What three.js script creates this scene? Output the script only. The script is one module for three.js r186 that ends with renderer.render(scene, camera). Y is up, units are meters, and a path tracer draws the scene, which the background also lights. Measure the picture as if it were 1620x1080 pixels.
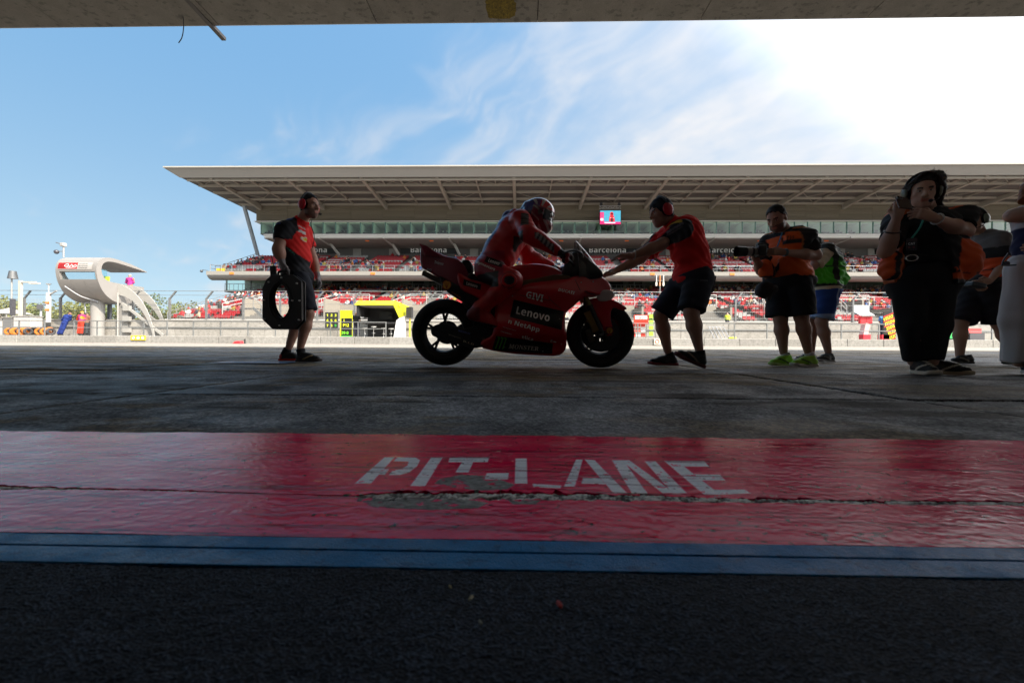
import * as THREE from 'three';
import { mergeGeometries, mergeVertices } from 'three/addons/utils/BufferGeometryUtils.js';
import { RoundedBoxGeometry } from 'three/addons/geometries/RoundedBoxGeometry.js';

// ---------------------------------------------------------------- camera, sky, sun, exposure
const scene = new THREE.Scene();
const EYE = 0.235;                                   // the camera stands almost on the garage floor
const camera = new THREE.PerspectiveCamera(80.31, 1620 / 1080, 0.02, 2000);
camera.position.set(0, EYE, 0);
camera.rotation.set(0, 0.021, 0.0052, 'YXZ');
camera.focus = 3.9; camera.userData.fStop = 6.3;
camera.updateMatrixWorld(true);
const renderer = new THREE.WebGLRenderer({ antialias: true });
renderer.setSize(1620, 1080);
renderer.toneMapping = THREE.LinearToneMapping;
renderer.toneMappingExposure = 4.8;
renderer.shadowMap.enabled = true;

const SUN = new THREE.Vector3(0.86, 1.0, 0.27).normalize();      // high, from the right along the lane and a little behind the garages
const sun = new THREE.DirectionalLight(0xfff1dc, 2.0);
sun.position.copy(SUN).multiplyScalar(160); sun.castShadow = true; sun.shadow.radius = 1.2;
sun.shadow.mapSize.set(4096, 4096);
Object.assign(sun.shadow.camera, { left: -110, right: 110, top: 110, bottom: -110, near: 1, far: 420 });
scene.add(sun); scene.add(sun.target); sun.target.position.set(10, 0, -40);

// ---------------------------------------------------------------- small helpers
let seed = 20250907;
function rnd() { seed = (seed + 0x6d2b79f5) | 0; let t = Math.imul(seed ^ (seed >>> 15), 1 | seed); t = (t + Math.imul(t ^ (t >>> 7), 61 | t)) ^ t; return ((t ^ (t >>> 14)) >>> 0) / 4294967296; }
const rr = (a, b) => a + (b - a) * rnd();
const lerp = (a, b, t) => a + (b - a) * t, clamp = (x, a, b) => Math.min(b, Math.max(a, x));
const sstep = (a, b, x) => { const t = clamp((x - a) / (b - a), 0, 1); return t * t * (3 - 2 * t); };
const V = (x, y, z) => new THREE.Vector3(x, y, z);
const hashT = new Float32Array(65536); for (let i = 0; i < 65536; i++) hashT[i] = rnd();
const h2 = (x, y) => hashT[((x * 7919 + y * 104729) ^ (y << 5)) & 65535];
function vn(x, y) { const ix = Math.floor(x), iy = Math.floor(y), fx = x - ix, fy = y - iy, u = fx * fx * (3 - 2 * fx), v = fy * fy * (3 - 2 * fy); const a = h2(ix, iy), b = h2(ix + 1, iy), c = h2(ix, iy + 1), d = h2(ix + 1, iy + 1); return a + (b - a) * u + (c - a) * v + (a - b - c + d) * u * v; }
function fbm(x, y, o = 5, g = 0.5) { let s = 0, a = 1, n = 0; for (let i = 0; i < o; i++) { s += a * vn(x, y); n += a; a *= g; x = x * 2.03 + 17.1; y = y * 2.03 + 9.7; } return s / n; }
// a pixel of the photograph gives a direction; the depth D (metres towards the stand) comes from what the thing touches
function W(px, py, D) { const v = V((px - 810) / 640, (540 - py) / 640, -1).applyQuaternion(camera.quaternion); return v.multiplyScalar(D / -v.z).add(camera.position); }
function G(px, py) { const v = V((px - 810) / 640, (540 - py) / 640, -1).applyQuaternion(camera.quaternion); return v.multiplyScalar(EYE / -v.y).add(camera.position); }
const taken = new Map();
function numbered(n) { const k = taken.get(n) ?? 0; taken.set(n, k + 1); return k ? n + '_' + String(k).padStart(3, '0') : n; }
function shadows(o) { o.traverse((m) => { if (m.isMesh) { m.castShadow = true; m.receiveShadow = true; } }); return o; }
function thing(name, label, category, pos = [0, 0, 0], group) { const o = new THREE.Group(); o.name = numbered(name); o.position.set(...(pos.isVector3 ? pos.toArray() : pos)); o.userData = { label, category }; if (group) o.userData.group = group; scene.add(o); return o; }
function structure(o, name) { o.name = numbered(name); o.userData.kind = 'structure'; scene.add(o); return o; }
function mesh(name, geo, mat, parent, pos) { const m = new THREE.Mesh(Array.isArray(geo) ? join(geo) : geo, mat); m.name = name; m.castShadow = m.receiveShadow = true; if (pos) m.position.set(...(pos.isVector3 ? pos.toArray() : pos)); if (parent) parent.add(m); return m; }
function tag(m, name, label, category, group) { m.name = numbered(name); Object.assign(m.userData, { label, category }); if (group) m.userData.group = group; scene.add(m); return m; }
function join(list) { return mergeGeometries(list.map((g) => { g = g.index ? g.toNonIndexed() : g; for (const k of Object.keys(g.attributes)) if (!['position', 'normal', 'uv'].includes(k)) g.deleteAttribute(k); if (!g.attributes.uv) g.setAttribute('uv', new THREE.BufferAttribute(new Float32Array(g.attributes.position.count * 2), 2)); return g; })); }
const std = (c, rough = 0.8, metal = 0, extra = {}) => { const m = new THREE.MeshStandardMaterial({ roughness: rough, metalness: metal, ...extra }); if (Array.isArray(c)) m.color.setRGB(...c); else m.color.set(c); return m; };
const phys = (c, p) => { const m = new THREE.MeshPhysicalMaterial(p); if (Array.isArray(c)) m.color.setRGB(...c); else m.color.set(c); return m; };
function box(x0, x1, y0, y1, z0, z1) { const g = new THREE.BoxGeometry(Math.abs(x1 - x0), Math.abs(y1 - y0), Math.abs(z1 - z0)); g.translate((x0 + x1) / 2, (y0 + y1) / 2, (z0 + z1) / 2); return g; }
const UPY = V(0, 1, 0);
function bar(a, b, r, seg = 8, r2 = r) { const d = b.clone().sub(a), L = d.length(); const g = new THREE.CylinderGeometry(r2, r, L, seg); g.translate(0, L / 2, 0); g.applyQuaternion(new THREE.Quaternion().setFromUnitVectors(UPY, d.normalize())); g.translate(a.x, a.y, a.z); return g; }
function beam(a, b, w, h, up = V(0, 1, 0)) { const d = b.clone().sub(a), L = d.length(); d.normalize(); const s = V().crossVectors(up, d).normalize(), u = V().crossVectors(d, s); const g = new THREE.BoxGeometry(w, h, L); g.applyMatrix4(new THREE.Matrix4().makeBasis(s, u, d)); const m = a.clone().add(b).multiplyScalar(0.5); g.translate(m.x, m.y, m.z); return g; }
function tube(pts, r, seg = 24, rad = 8) { return new THREE.TubeGeometry(new THREE.CatmullRomCurve3(pts), seg, r, rad, false); }
function canvasTex(w, h, draw, opts = {}) { const c = document.createElement('canvas'); c.width = w; c.height = h; const x = c.getContext('2d'); draw(x, w, h); const t = new THREE.CanvasTexture(c); t.colorSpace = opts.data ? THREE.NoColorSpace : THREE.SRGBColorSpace; t.wrapS = t.wrapT = opts.wrap ?? THREE.ClampToEdgeWrapping; t.anisotropy = 8; return t; }
function dataTex(w, h, fn, srgb, wrap = THREE.RepeatWrapping) { const d = new Uint8Array(w * h * 4); const o = [0, 0, 0]; for (let y = 0, i = 0; y < h; y++) for (let x = 0; x < w; x++, i += 4) { fn(x, y, o); d[i] = clamp(o[0], 0, 1) * 255; d[i + 1] = clamp(o[1], 0, 1) * 255; d[i + 2] = clamp(o[2], 0, 1) * 255; d[i + 3] = 255; } const t = new THREE.DataTexture(d, w, h); t.colorSpace = srgb ? THREE.SRGBColorSpace : THREE.NoColorSpace; t.wrapS = t.wrapT = wrap; t.magFilter = THREE.LinearFilter; t.minFilter = THREE.LinearMipmapLinearFilter; t.needsUpdate = true; return t; }
function uvPlane(g, ax, ay, sx = 1, sy = 1, ox = 0, oy = 0) { const p = g.attributes.position, uv = new Float32Array(p.count * 2); const get = { x: (i) => p.getX(i), y: (i) => p.getY(i), z: (i) => p.getZ(i) }; for (let i = 0; i < p.count; i++) { uv[i * 2] = get[ax](i) * sx + ox; uv[i * 2 + 1] = get[ay](i) * sy + oy; } g.setAttribute('uv', new THREE.BufferAttribute(uv, 2)); return g; }

// ---------------------------------------------------------------- sky: blue haze, a veil of cirrus that thickens towards the sun
{
  const w = 2048, h = 1024, d = new Float32Array(w * h * 4), R = 180 / Math.PI;
  const sunAz = Math.atan2(SUN.x, -SUN.z) * R;
  for (let j = 0; j < h; j++) {
    const el = ((j + 0.5) / h - 0.5) * Math.PI, y = Math.sin(el), ce = Math.cos(el), e = el * R;
    for (let i = 0; i < w; i++) {
      const a = ((i + 0.5) / w - 0.5) * 2 * Math.PI, x = Math.cos(a) * ce, z = Math.sin(a) * ce;
      const cs = x * SUN.x + y * SUN.y + z * SUN.z, ey = Math.max(e, 0);
      const hz = Math.exp(-ey / 15);
      let r = lerp(0.0275, 0.152, hz), g = lerp(0.080, 0.198, hz), b = lerp(0.154, 0.212, hz);
      const halo = Math.exp(-(1 - cs) * 3.0) * 0.16 + Math.pow(sstep(0.45, 0.85, cs), 1.2) * 0.95 + Math.exp(-(1 - cs) * 14) * 0.6;
      r += halo * 1.0; g += halo * 0.97; b += halo * 0.9;
      if (y > 0.005) {
        const az = Math.atan2(x, -z) * R;                                        // 0 looking at the stand, + to the right
        const k = 1 / (y + 0.12), cx = x * k, cz = z * k;
        const wx = fbm(cx * 1.3 + 3, cz * 1.3 + 8, 4), wy = fbm(cx * 1.7 + 31, cz * 1.7 + 2, 4);
        const fib = fbm((cx * 0.62 + cz * 0.78) * 2.2 + wx * 2.6, (cx * 0.78 - cz * 0.62) * 9 + wy * 3.2, 6, 0.55);
        const puff = fbm(cx * 16 + wx * 4, cz * 16 + wy * 4, 4);
        // the bank of cirrus has an edge that runs up to the right and lies round the sun's side of the sky
        const dAz = Math.abs(((az - sunAz + 540) % 360) - 180);
        const edge = (sunAz + 17 - (ey - 22) * 1.35) - dAz + (wx - 0.5) * 38 + (fib - 0.5) * 26;
        const veil = sstep(-16, 44, edge);
        const thin = sstep(-22, 10, edge) * sstep(0.42, 0.78, fib) * 0.3;
        let c = clamp(veil * (0.50 + 0.42 * fib + 0.34 * (puff - 0.5)) + thin * (1 - veil), 0, 0.95) * sstep(0, 5, ey);
        const white = 0.172 + halo * 0.9;
        r = lerp(r, white, c); g = lerp(g, white * 1.0, c); b = lerp(b, white * 1.02, c);
      }
      const q = (j * w + i) * 4; d[q] = r; d[q + 1] = g; d[q + 2] = b; d[q + 3] = 1;
    }
  }
  const t = new THREE.DataTexture(d, w, h, THREE.RGBAFormat, THREE.FloatType);
  t.mapping = THREE.EquirectangularReflectionMapping; t.magFilter = THREE.LinearFilter; t.needsUpdate = true;
  scene.background = t; scene.environment = t;
}

// ---------------------------------------------------------------- ground, pit lane, garage floor
const MAT = {};
const grainMap = dataTex(1024, 1024, (x, y, o) => { const n = fbm(x / 3.1, y / 3.1, 2), m = fbm(x / 40, y / 40, 4), p = h2(x * 3 + 7, y * 5 + 1); let v = 0.66 + (n - 0.5) * 0.75 + (m - 0.5) * 0.45 + (fbm(x / 9 + 33, y / 9, 3) - 0.5) * 0.4 + (p > 0.975 ? 0.25 : p < 0.05 ? -0.22 : 0); o[0] = v; o[1] = v * 0.995; o[2] = v * 0.985; }, true, THREE.MirroredRepeatWrapping);
const paleGrain = dataTex(1024, 1024, (x, y, o) => { const n = fbm(x / 3.1, y / 3.1, 2), m = fbm(x / 50, y / 50, 5), d = sstep(0.62, 0.75, fbm(x / 26 + 70, y / 18, 5)); let v = 0.93 + (n - 0.5) * 0.14 + (m - 0.5) * 0.16 - d * 0.16; o[0] = v; o[1] = v * 0.995; o[2] = v * 0.98; }, true, THREE.MirroredRepeatWrapping);
const grainBump = dataTex(1024, 1024, (x, y, o) => { const v = 0.5 * fbm(x / 2.4, y / 2.4, 2) + 0.5 * fbm(x / 22 + 50, y / 22, 4); o[0] = o[1] = o[2] = v; }, false, THREE.MirroredRepeatWrapping);
const roughVar = dataTex(1024, 1024, (x, y, o) => { const v = 0.58 + 0.34 * sstep(0.3, 0.72, fbm(x / 120 + 9, y / 60, 5)) + 0.15 * (fbm(x / 4, y / 4, 2) - 0.5); o[0] = o[1] = o[2] = v; }, false, THREE.MirroredRepeatWrapping);
structure(mesh('ground', uvPlane(new THREE.PlaneGeometry(900, 900, 1, 1).rotateX(-Math.PI / 2).translate(0, -0.16, 0), 'x', 'z', 0.2, 0.2), std([0.14, 0.135, 0.12], 0.95)), 'ground');

// worn concrete apron in front of the garages: separate slabs with open joints
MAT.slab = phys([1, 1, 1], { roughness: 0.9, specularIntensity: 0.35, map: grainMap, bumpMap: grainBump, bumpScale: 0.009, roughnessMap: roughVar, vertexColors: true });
function stain(x, z, o) {
  const big = fbm(x * 0.35 + 4, z * 0.8 + 2, 5), st = fbm(x * 0.9 + z * 0.5 + 20, z * 2.6 - x * 0.25 + 5, 5), fine = fbm(x * 5 + 3, z * 7 + 1, 4);
  let c = 0.27 + (big - 0.5) * 0.3 + (fine - 0.5) * 0.26, r = c * 1.0, g = c, b = c * 1.0;
  const oil = sstep(0.50, 0.60, st + (fine - 0.5) * 0.18);                       // brown, oily sweeps
  r = lerp(r, 0.27, oil * 0.85); g = lerp(g, 0.19, oil * 0.85); b = lerp(b, 0.085, oil * 0.85);
  const sp = sstep(0.69, 0.72, fbm(x * 2.2 + 60, z * 3.8 + 8, 4) + (fine - 0.5) * 0.1);   // small dark drips
  r = lerp(r, 0.24, sp * 0.85); g = lerp(g, 0.16, sp * 0.85); b = lerp(b, 0.07, sp * 0.85);
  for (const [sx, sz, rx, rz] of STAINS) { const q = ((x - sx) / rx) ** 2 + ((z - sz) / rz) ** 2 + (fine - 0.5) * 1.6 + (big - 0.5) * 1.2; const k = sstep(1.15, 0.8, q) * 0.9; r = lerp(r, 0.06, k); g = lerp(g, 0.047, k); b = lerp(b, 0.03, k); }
  const tyre = Math.exp(-(((z + 3.5 + 0.05 * Math.sin(x * 0.7)) / 0.16) ** 2)) * 0.5 * sstep(0.3, 0.6, fbm(x * 0.6, z * 9, 3)) + Math.exp(-(((z + 4.6 + 0.12 * Math.sin(x * 0.4)) / 0.12) ** 2)) * 0.4 * sstep(0.35, 0.6, fbm(x * 0.5 + 7, z * 9, 3)) + sstep(0.62, 0.7, fbm(x * 0.35 + 40, z * 7 + x * 0.5, 4)) * 0.35;
  r *= 1 - tyre; g *= 1 - tyre; b *= 1 - tyre;
  o[0] = r; o[1] = g; o[2] = b;
}
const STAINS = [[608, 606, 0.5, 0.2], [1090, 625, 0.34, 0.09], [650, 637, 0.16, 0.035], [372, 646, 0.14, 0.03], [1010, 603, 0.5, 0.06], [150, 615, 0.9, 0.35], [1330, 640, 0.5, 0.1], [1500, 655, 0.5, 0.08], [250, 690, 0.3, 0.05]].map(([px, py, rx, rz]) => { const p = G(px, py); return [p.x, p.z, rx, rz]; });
const lane = structure(new THREE.Group(), 'pit_lane');
{
  const XJ = [-18, -9.7, -6.45, -4.85, -3.24, -1.63, 1.62, 4.85, 8.1, 18], ZJ = [-0.93, -1.72, -3.07, -5.2, -7.6, -10.4, -14.2], o = [0, 0, 0];
  for (let i = 0; i < XJ.length - 1; i++) for (let j = 0; j < ZJ.length - 1; j++) {
    const x0 = XJ[i] + 0.004, x1 = XJ[i + 1] - 0.004, z0 = ZJ[j] - 0.004, z1 = ZJ[j + 1] + 0.004, near = -z0;
    const c = clamp(near * 0.022, 0.024, 0.12), nx = Math.ceil((x1 - x0) / (c * 1.3)), nz = Math.ceil((z0 - z1) / c), lift = (rnd() - 0.5) * 0.005;
    const pos = [], col = [], idx = [], uv = [];
    for (let b = 0; b <= nz + 2; b++) for (let a = 0; a <= nx + 2; a++) {
      const ia = clamp(a - 1, 0, nx), ib = clamp(b - 1, 0, nz), edge = a === 0 || b === 0 || a === nx + 2 || b === nz + 2;
      const chip = (ia === 0 || ia === nx || ib === 0 || ib === nz) ? 0.004 * rnd() : 0;
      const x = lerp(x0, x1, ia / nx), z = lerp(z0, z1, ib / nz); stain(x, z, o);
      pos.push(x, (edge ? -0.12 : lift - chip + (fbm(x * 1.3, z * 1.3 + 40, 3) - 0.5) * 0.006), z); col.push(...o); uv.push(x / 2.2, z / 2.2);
    }
    const n = nx + 3;
    for (let b = 0; b < nz + 2; b++) for (let a = 0; a < nx + 2; a++) { const k = b * n + a; idx.push(k, k + 1, k + n, k + 1, k + n + 1, k + n); }
    const g = new THREE.BufferGeometry();
    g.setAttribute('position', new THREE.Float32BufferAttribute(pos, 3)); g.setAttribute('color', new THREE.Float32BufferAttribute(col, 3)); g.setAttribute('uv', new THREE.Float32BufferAttribute(uv, 2)); g.setIndex(idx); g.computeVertexNormals();
    mesh('slab', g, MAT.slab, lane);
  }
}
// the running lane beyond, out in the sun, and its faded red line along the kerb
const laneMat = std([0.26, 0.247, 0.222], 0.9, 0, { map: paleGrain, bumpMap: grainBump, bumpScale: 0.003 });
mesh('running_surface', uvPlane(new THREE.PlaneGeometry(220, 13.79, 40, 4).rotateX(-Math.PI / 2).translate(0, -0.002, -14.21 - 6.9), 'x', 'z', 0.3, 0.3), laneMat, lane);
mesh('running_surface', uvPlane(new THREE.PlaneGeometry(90, 14, 2, 2).rotateX(-Math.PI / 2).translate(63.1, -0.006, -7.2), 'x', 'z', 0.3, 0.3), laneMat, lane);
mesh('running_surface', uvPlane(new THREE.PlaneGeometry(90, 14, 2, 2).rotateX(-Math.PI / 2).translate(-63.1, -0.006, -7.2), 'x', 'z', 0.3, 0.3), laneMat, lane);
mesh('painted_line', uvPlane(new THREE.PlaneGeometry(220, 0.8).rotateX(-Math.PI / 2).translate(0, 0.003, -24.4), 'x', 'z', 0.4, 0.4), std([0.42, 0.24, 0.21], 0.85, 0, { map: paleGrain }), lane);
mesh('painted_line', uvPlane(new THREE.PlaneGeometry(220, 0.2).rotateX(-Math.PI / 2).translate(0, 0.003, -16.5), 'x', 'z', 0.4, 0.4), std([0.5, 0.49, 0.46], 0.85, 0, { map: paleGrain }), lane);
// blue painted box and yellow stop mark on the apron
{
  const a = G(306, 577), b = G(432, 571);
  mesh('blue_marking', uvPlane(new THREE.PlaneGeometry(0.78, 0.34).rotateX(-Math.PI / 2).translate(-2.72, 0.0085, (a.z + b.z) / 2), 'x', 'z', 0.9, 0.9), std([0.03, 0.13, 0.34], 0.55, 0, { map: grainMap, roughnessMap: roughVar }), lane);
  const y = G(935, 588), ym = std([0.42, 0.30, 0.03], 0.8, 0, { map: grainMap });
  mesh('yellow_tape_mark', uvPlane(new THREE.PlaneGeometry(0.22, 0.03).rotateX(-Math.PI / 2).translate(y.x, 0.009, y.z), 'x', 'z'), ym, lane);
  mesh('yellow_tape_mark', uvPlane(new THREE.PlaneGeometry(0.03, 0.09).rotateX(-Math.PI / 2).translate(y.x, 0.0095, y.z - 0.06), 'x', 'z'), ym, lane);
}

// ---------------------------------------------------------------- painted threshold strip with PIT-LANE stencilled on it
{
  const X0 = -1.4, X1 = 1.4, Z0 = 0.455, Z1 = 1.0, TW = 2048, TH = 420;
  const toC = (p) => [(p.x - X0) / (X1 - X0) * TW, (1 - (-p.z - Z0) / (Z1 - Z0)) * TH];        // canvas top = far edge
  const zc = (a) => toC(G(500 + a[0] / 2.189, 690 + a[1] / 2.189));
  const cv = document.createElement('canvas'); cv.width = TW; cv.height = TH; const x = cv.getContext('2d');
  const poly = (pts, s) => { x.fillStyle = s; x.beginPath(); pts.map(zc).forEach(([u, v], i) => (i ? x.lineTo(u, v) : x.moveTo(u, v))); x.closePath(); x.fill(); };
  x.fillStyle = '#000'; x.fillRect(0, 0, TW, TH);
  const L = '#ff0000';
  for (const p of [
    [[236, 82], [272, 82], [190, 178], [133, 178]], [[280, 82], [345, 82], [360, 92], [350, 114], [322, 137], [290, 147], [252, 147], [264, 130], [292, 126], [316, 112], [320, 98], [268, 97]], [[222, 126], [252, 126], [238, 146], [203, 146]],
    [[398, 82], [438, 82], [378, 187], [325, 187]], [[462, 82], [600, 82], [595, 99], [458, 99]], [[505, 99], [545, 99], [528, 137], [482, 137]],
    [[590, 140], [668, 140], [664, 163], [582, 163]], [[690, 86], [730, 86], [732, 178], [688, 178]], [[750, 178], [850, 183], [848, 193], [752, 190]],
    [[900, 90], [924, 90], [897, 187], [858, 187]], [[930, 90], [965, 92], [1080, 210], [1030, 210]], [[925, 155], [985, 157], [1003, 178], [918, 176]],
    [[1025, 93], [1064, 93], [1150, 209], [1094, 209]], [[1056, 93], [1085, 93], [1245, 207], [1200, 207]], [[1138, 97], [1176, 97], [1286, 208], [1236, 208]],
    [[1205, 95], [1250, 95], [1402, 213], [1345, 213]], [[1250, 95], [1345, 97], [1362, 115], [1262, 115]], [[1295, 141], [1400, 143], [1418, 163], [1310, 163]], [[1375, 196], [1485, 196], [1507, 210], [1395, 213]]]) poly(p, L);
  const mk = x.getImageData(0, 0, TW, TH).data;
  x.fillStyle = '#000'; x.fillRect(0, 0, TW, TH);
  const blob = (pts, a) => poly(pts, `rgba(0,255,0,${a})`);
  for (const p of [[[408, 178], [430, 160], [500, 146], [600, 150], [690, 182], [660, 198], [560, 202], [470, 192]], [[150, 214], [300, 220], [480, 228], [600, 246], [560, 266], [400, 272], [200, 262], [140, 240]], [[655, 230], [780, 236], [760, 252], [680, 250]], [[880, 96], [920, 90], [905, 150], [872, 150]], [[600, 86], [670, 84], [690, 100], [620, 106]], [[1195, 216], [1400, 214], [1600, 214], [1600, 226], [1195, 232]], [[850, 328], [965, 330], [960, 350], [852, 350]]]) blob(p, p[0][0] === 850 ? 0.35 : p[0][0] > 1100 || p[0][0] === 880 || p[0][0] === 600 ? 0.42 : 0.8);
  const wr = x.getImageData(0, 0, TW, TH).data;
  const wearAt = (i, u, v) => { const n = fbm(u / 18, v / 14, 5); const w = wr[i + 1] / 255; return w * 0.62 + n * 0.55 + (fbm(u / 4, v / 4, 2) - 0.5) * 0.12; };
  const grid = (fn, srgb) => dataTex(TW, TH, (u, y, o) => { const v = TH - 1 - y, i = (v * TW + u) * 4; fn(i, u, v, o); }, srgb, THREE.ClampToEdgeWrapping);
  const stripMap = grid((i, u, v, o) => {
    const n = fbm(u / 60, v / 30, 5), f = fbm(u / 5, v / 3, 3), scr = fbm(u / 90 + v / 8, v / 2.2 - u / 160, 4);
    const red = 0.97 + (n - 0.5) * 0.1 + (f - 0.5) * 0.10 + (scr > 0.63 ? -0.07 : 0);
    let r = red, g = 0.02 + (f - 0.5) * 0.04, b = 0.31 + (n - 0.5) * 0.08;
    const wht = mk[i] / 255 * sstep(0.80, 0.74, fbm(u / 11 + 40, v / 9, 4) + 0.25 * (fbm(u / 3, v / 3, 2) - 0.5));
    if (wht > 0) { const k = 0.97 + (f - 0.5) * 0.2; r = lerp(r, k, wht); g = lerp(g, k * 1.0, wht); b = lerp(b, k * 1.02, wht); }
    const w = sstep(0.66, 0.71, wearAt(i, u, v));
    const k = 0.55 + (f - 0.5) * 0.4; r = lerp(r, k, w); g = lerp(g, k * 0.99, w); b = lerp(b, k * 0.95, w);
    const dirt = sstep(0.56, 0.74, fbm(u / 150 + v / 22, v / 5 - u / 320, 5)) * 0.4 * (0.6 + f); r = lerp(r, 0.30, dirt); g = lerp(g, 0.10, dirt); b = lerp(b, 0.14, dirt); const ck = sstep(0.007, 0.001, Math.abs(fbm(u / 130 + 7, v / 55 + 3, 5) - 0.5)) * sstep(0.5, 0.6, fbm(u / 200 + 50, v / 90, 3)); r = lerp(r, 0.12, ck * 0.8); g = lerp(g, 0.03, ck * 0.8); b = lerp(b, 0.05, ck * 0.8); const scuff = sstep(0.66, 0.74, fbm(u / 60 + 11, v / 3.2 + 30, 4)) * sstep(0.55, 0.7, fbm(u / 220, v / 60 + 77, 3)); r = lerp(r, 0.2, scuff * 0.6); g = lerp(g, 0.06, scuff * 0.6); b = lerp(b, 0.09, scuff * 0.6); const chip = sstep(0.80, 0.825, fbm(u / 9 + 90, v / 6 + 5, 3)); r = lerp(r, 0.13, chip); g = lerp(g, 0.10, chip); b = lerp(b, 0.11, chip);
    o[0] = r; o[1] = g; o[2] = b;
  }, true);
  const stripBump = grid((i, u, v, o) => { const w = sstep(0.66, 0.71, wearAt(i, u, v)); o[0] = o[1] = o[2] = 0.5 + 0.4 * (fbm(u / 26 + v / 30, v / 9 - u / 60, 5) - 0.5) + 0.5 * (fbm(u / 7.5, v / 5.5, 3) - 0.5) + mk[i] / 255 * 0.05 - w * 0.3; }, false);
  const stripRough = grid((i, u, v, o) => { const w = sstep(0.66, 0.71, wearAt(i, u, v)); o[0] = o[1] = o[2] = 0.11 + 0.20 * fbm(u / 50, v / 20, 4) + w * 0.5 + mk[i] / 255 * 0.2; }, false);
  MAT.strip = phys([1, 1, 1], { roughness: 1, specularIntensity: 0.3, map: stripMap, bumpMap: stripBump, bumpScale: 0.0015, roughnessMap: stripRough });
  // broken mortar seam: position read off the photograph, paint sheets end raggedly on both sides of it
  const seam = [[-2600, 741], [-900, 758], [0, 777], [150, 780], [300, 783], [560, 791], [800, 791], [1000, 793], [1200, 798], [1400, 801], [1620, 803], [2600, 818], [4200, 838]].map(([a, b]) => G(a, b));
  const seamZ = (X) => { for (let i = 1; i < seam.length; i++) if (X < seam[i].x || i === seam.length - 1) { const t = (X - seam[i - 1].x) / (seam[i].x - seam[i - 1].x); return lerp(seam[i - 1].z, seam[i].z, t); } };
  const wAt = [[-9, 0.008], [-0.78, 0.008], [-0.58, 0.0035], [-0.34, 0.0016], [-0.245, 0.0025], [-0.21, 0.018], [-0.05, 0.017], [0.1, 0.0175], [0.22, 0.012], [0.45, 0.009], [0.8, 0.009], [9, 0.008]];
  const half = (X) => { for (let i = 1; i < wAt.length; i++) if (X < wAt[i][0]) return lerp(wAt[i - 1][1], wAt[i][1], (X - wAt[i - 1][0]) / (wAt[i][0] - wAt[i - 1][0])); return 0.006; };
  const strip = structure(new THREE.Group(), 'threshold_strip');
  const fold = (X) => { let q = (X - 0.5) / 0.85; q = Math.abs(((q % 2) + 2) % 2 - 1); return 0.5 + 0.85 * (1 - q); };
  for (const far of [true, false]) for (const [a, b, plain] of [[-9, -1.4, 1], [-1.4, 1.4, 0], [1.4, 9, 1]]) {
    const nx = plain ? 500 : 560, nz = 10, pos = [], uv = [], idx = [];
    for (let j = -2; j <= nz + 2; j++) for (let i = 0; i <= nx; i++) {
      const X = lerp(a, b, i / nx), rag = (fbm(X * 70 + (far ? 0 : 40), 3, 4) - 0.5) * half(X) * 1.9, sz = seamZ(X) + (far ? -half(X) + rag : half(X) * 0.8 + rag * 0.7);
      const outer = far ? -0.985 - (fbm(X * 30, 9, 3) - 0.5) * 0.012 : -0.4665, t = clamp(j, 0, nz) / nz, Z = lerp(outer, sz, t);
      const y = (j === -2 || j === nz + 2) ? -0.014 : 0.006 + (fbm(X * 4, Z * 6, 3) - 0.5) * 0.004;
      pos.push(X, y, Z); const ux = plain ? fold(X) : X; uv.push((ux - X0) / (X1 - X0), (-Z - Z0) / (Z1 - Z0));
    }
    const n = nx + 1;
    for (let j = 0; j < nz + 4; j++) for (let i = 0; i < nx; i++) { if (j === 1 || j === nz + 2) continue; const k = j * n + i; if (far) idx.push(k, k + n, k + 1, k + 1, k + n, k + n + 1); else idx.push(k, k + 1, k + n, k + 1, k + n + 1, k + n); }
    for (let q = 0; q < idx.length; q += 3) { const t = idx[q]; idx[q] = idx[q + 1]; idx[q + 1] = t; }
    const g = new THREE.BufferGeometry(); g.setAttribute('position', new THREE.Float32BufferAttribute(pos, 3)); g.setAttribute('uv', new THREE.Float32BufferAttribute(uv, 2)); g.setIndex(idx); g.computeVertexNormals();
    mesh('painted_strip', g, MAT.strip, strip);
  }
  { // crumbling mortar in the seam
    const pos = [], idx = [], uv = [], col = [], nx = 2200, nz = 16;
    for (let j = 0; j <= nz; j++) for (let i = 0; i <= nx; i++) { const X = lerp(-1.6, 1.6, i / nx), Z = seamZ(X) + lerp(-0.022, 0.022, j / nz), h = 0.55 * fbm(X * 330 + 3 * fbm(X * 60, Z * 60, 2), Z * 260, 4) + 0.45 * fbm(X * 70, Z * 110, 3), off = Math.abs(Z - seamZ(X)) - half(X) * 0.9; pos.push(X, Math.min(-0.001 + h * 0.0125, 0.005 - Math.max(0, off) * 3), Z); uv.push(X, Z); const c = 0.08 + 0.72 * sstep(0.36, 0.62, h); col.push(c, c * 0.95, c * 0.86); }
    for (let j = 0; j < nz; j++) for (let i = 0; i < nx; i++) { const k = j * (nx + 1) + i; idx.push(k, k + nx + 1, k + 1, k + 1, k + nx + 1, k + nx + 2); }
    for (let q = 0; q < idx.length; q += 3) { const t = idx[q]; idx[q] = idx[q + 1]; idx[q + 1] = t; }
    const g = new THREE.BufferGeometry(); g.setAttribute('position', new THREE.Float32BufferAttribute(pos, 3)); g.setAttribute('uv', new THREE.Float32BufferAttribute(uv, 2)); g.setAttribute('color', new THREE.Float32BufferAttribute(col, 3)); g.setIndex(idx); g.computeVertexNormals();
    mesh('mortar_seam', g, std([1, 1, 1], 0.95, 0, { vertexColors: true }), strip);
  }
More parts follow.
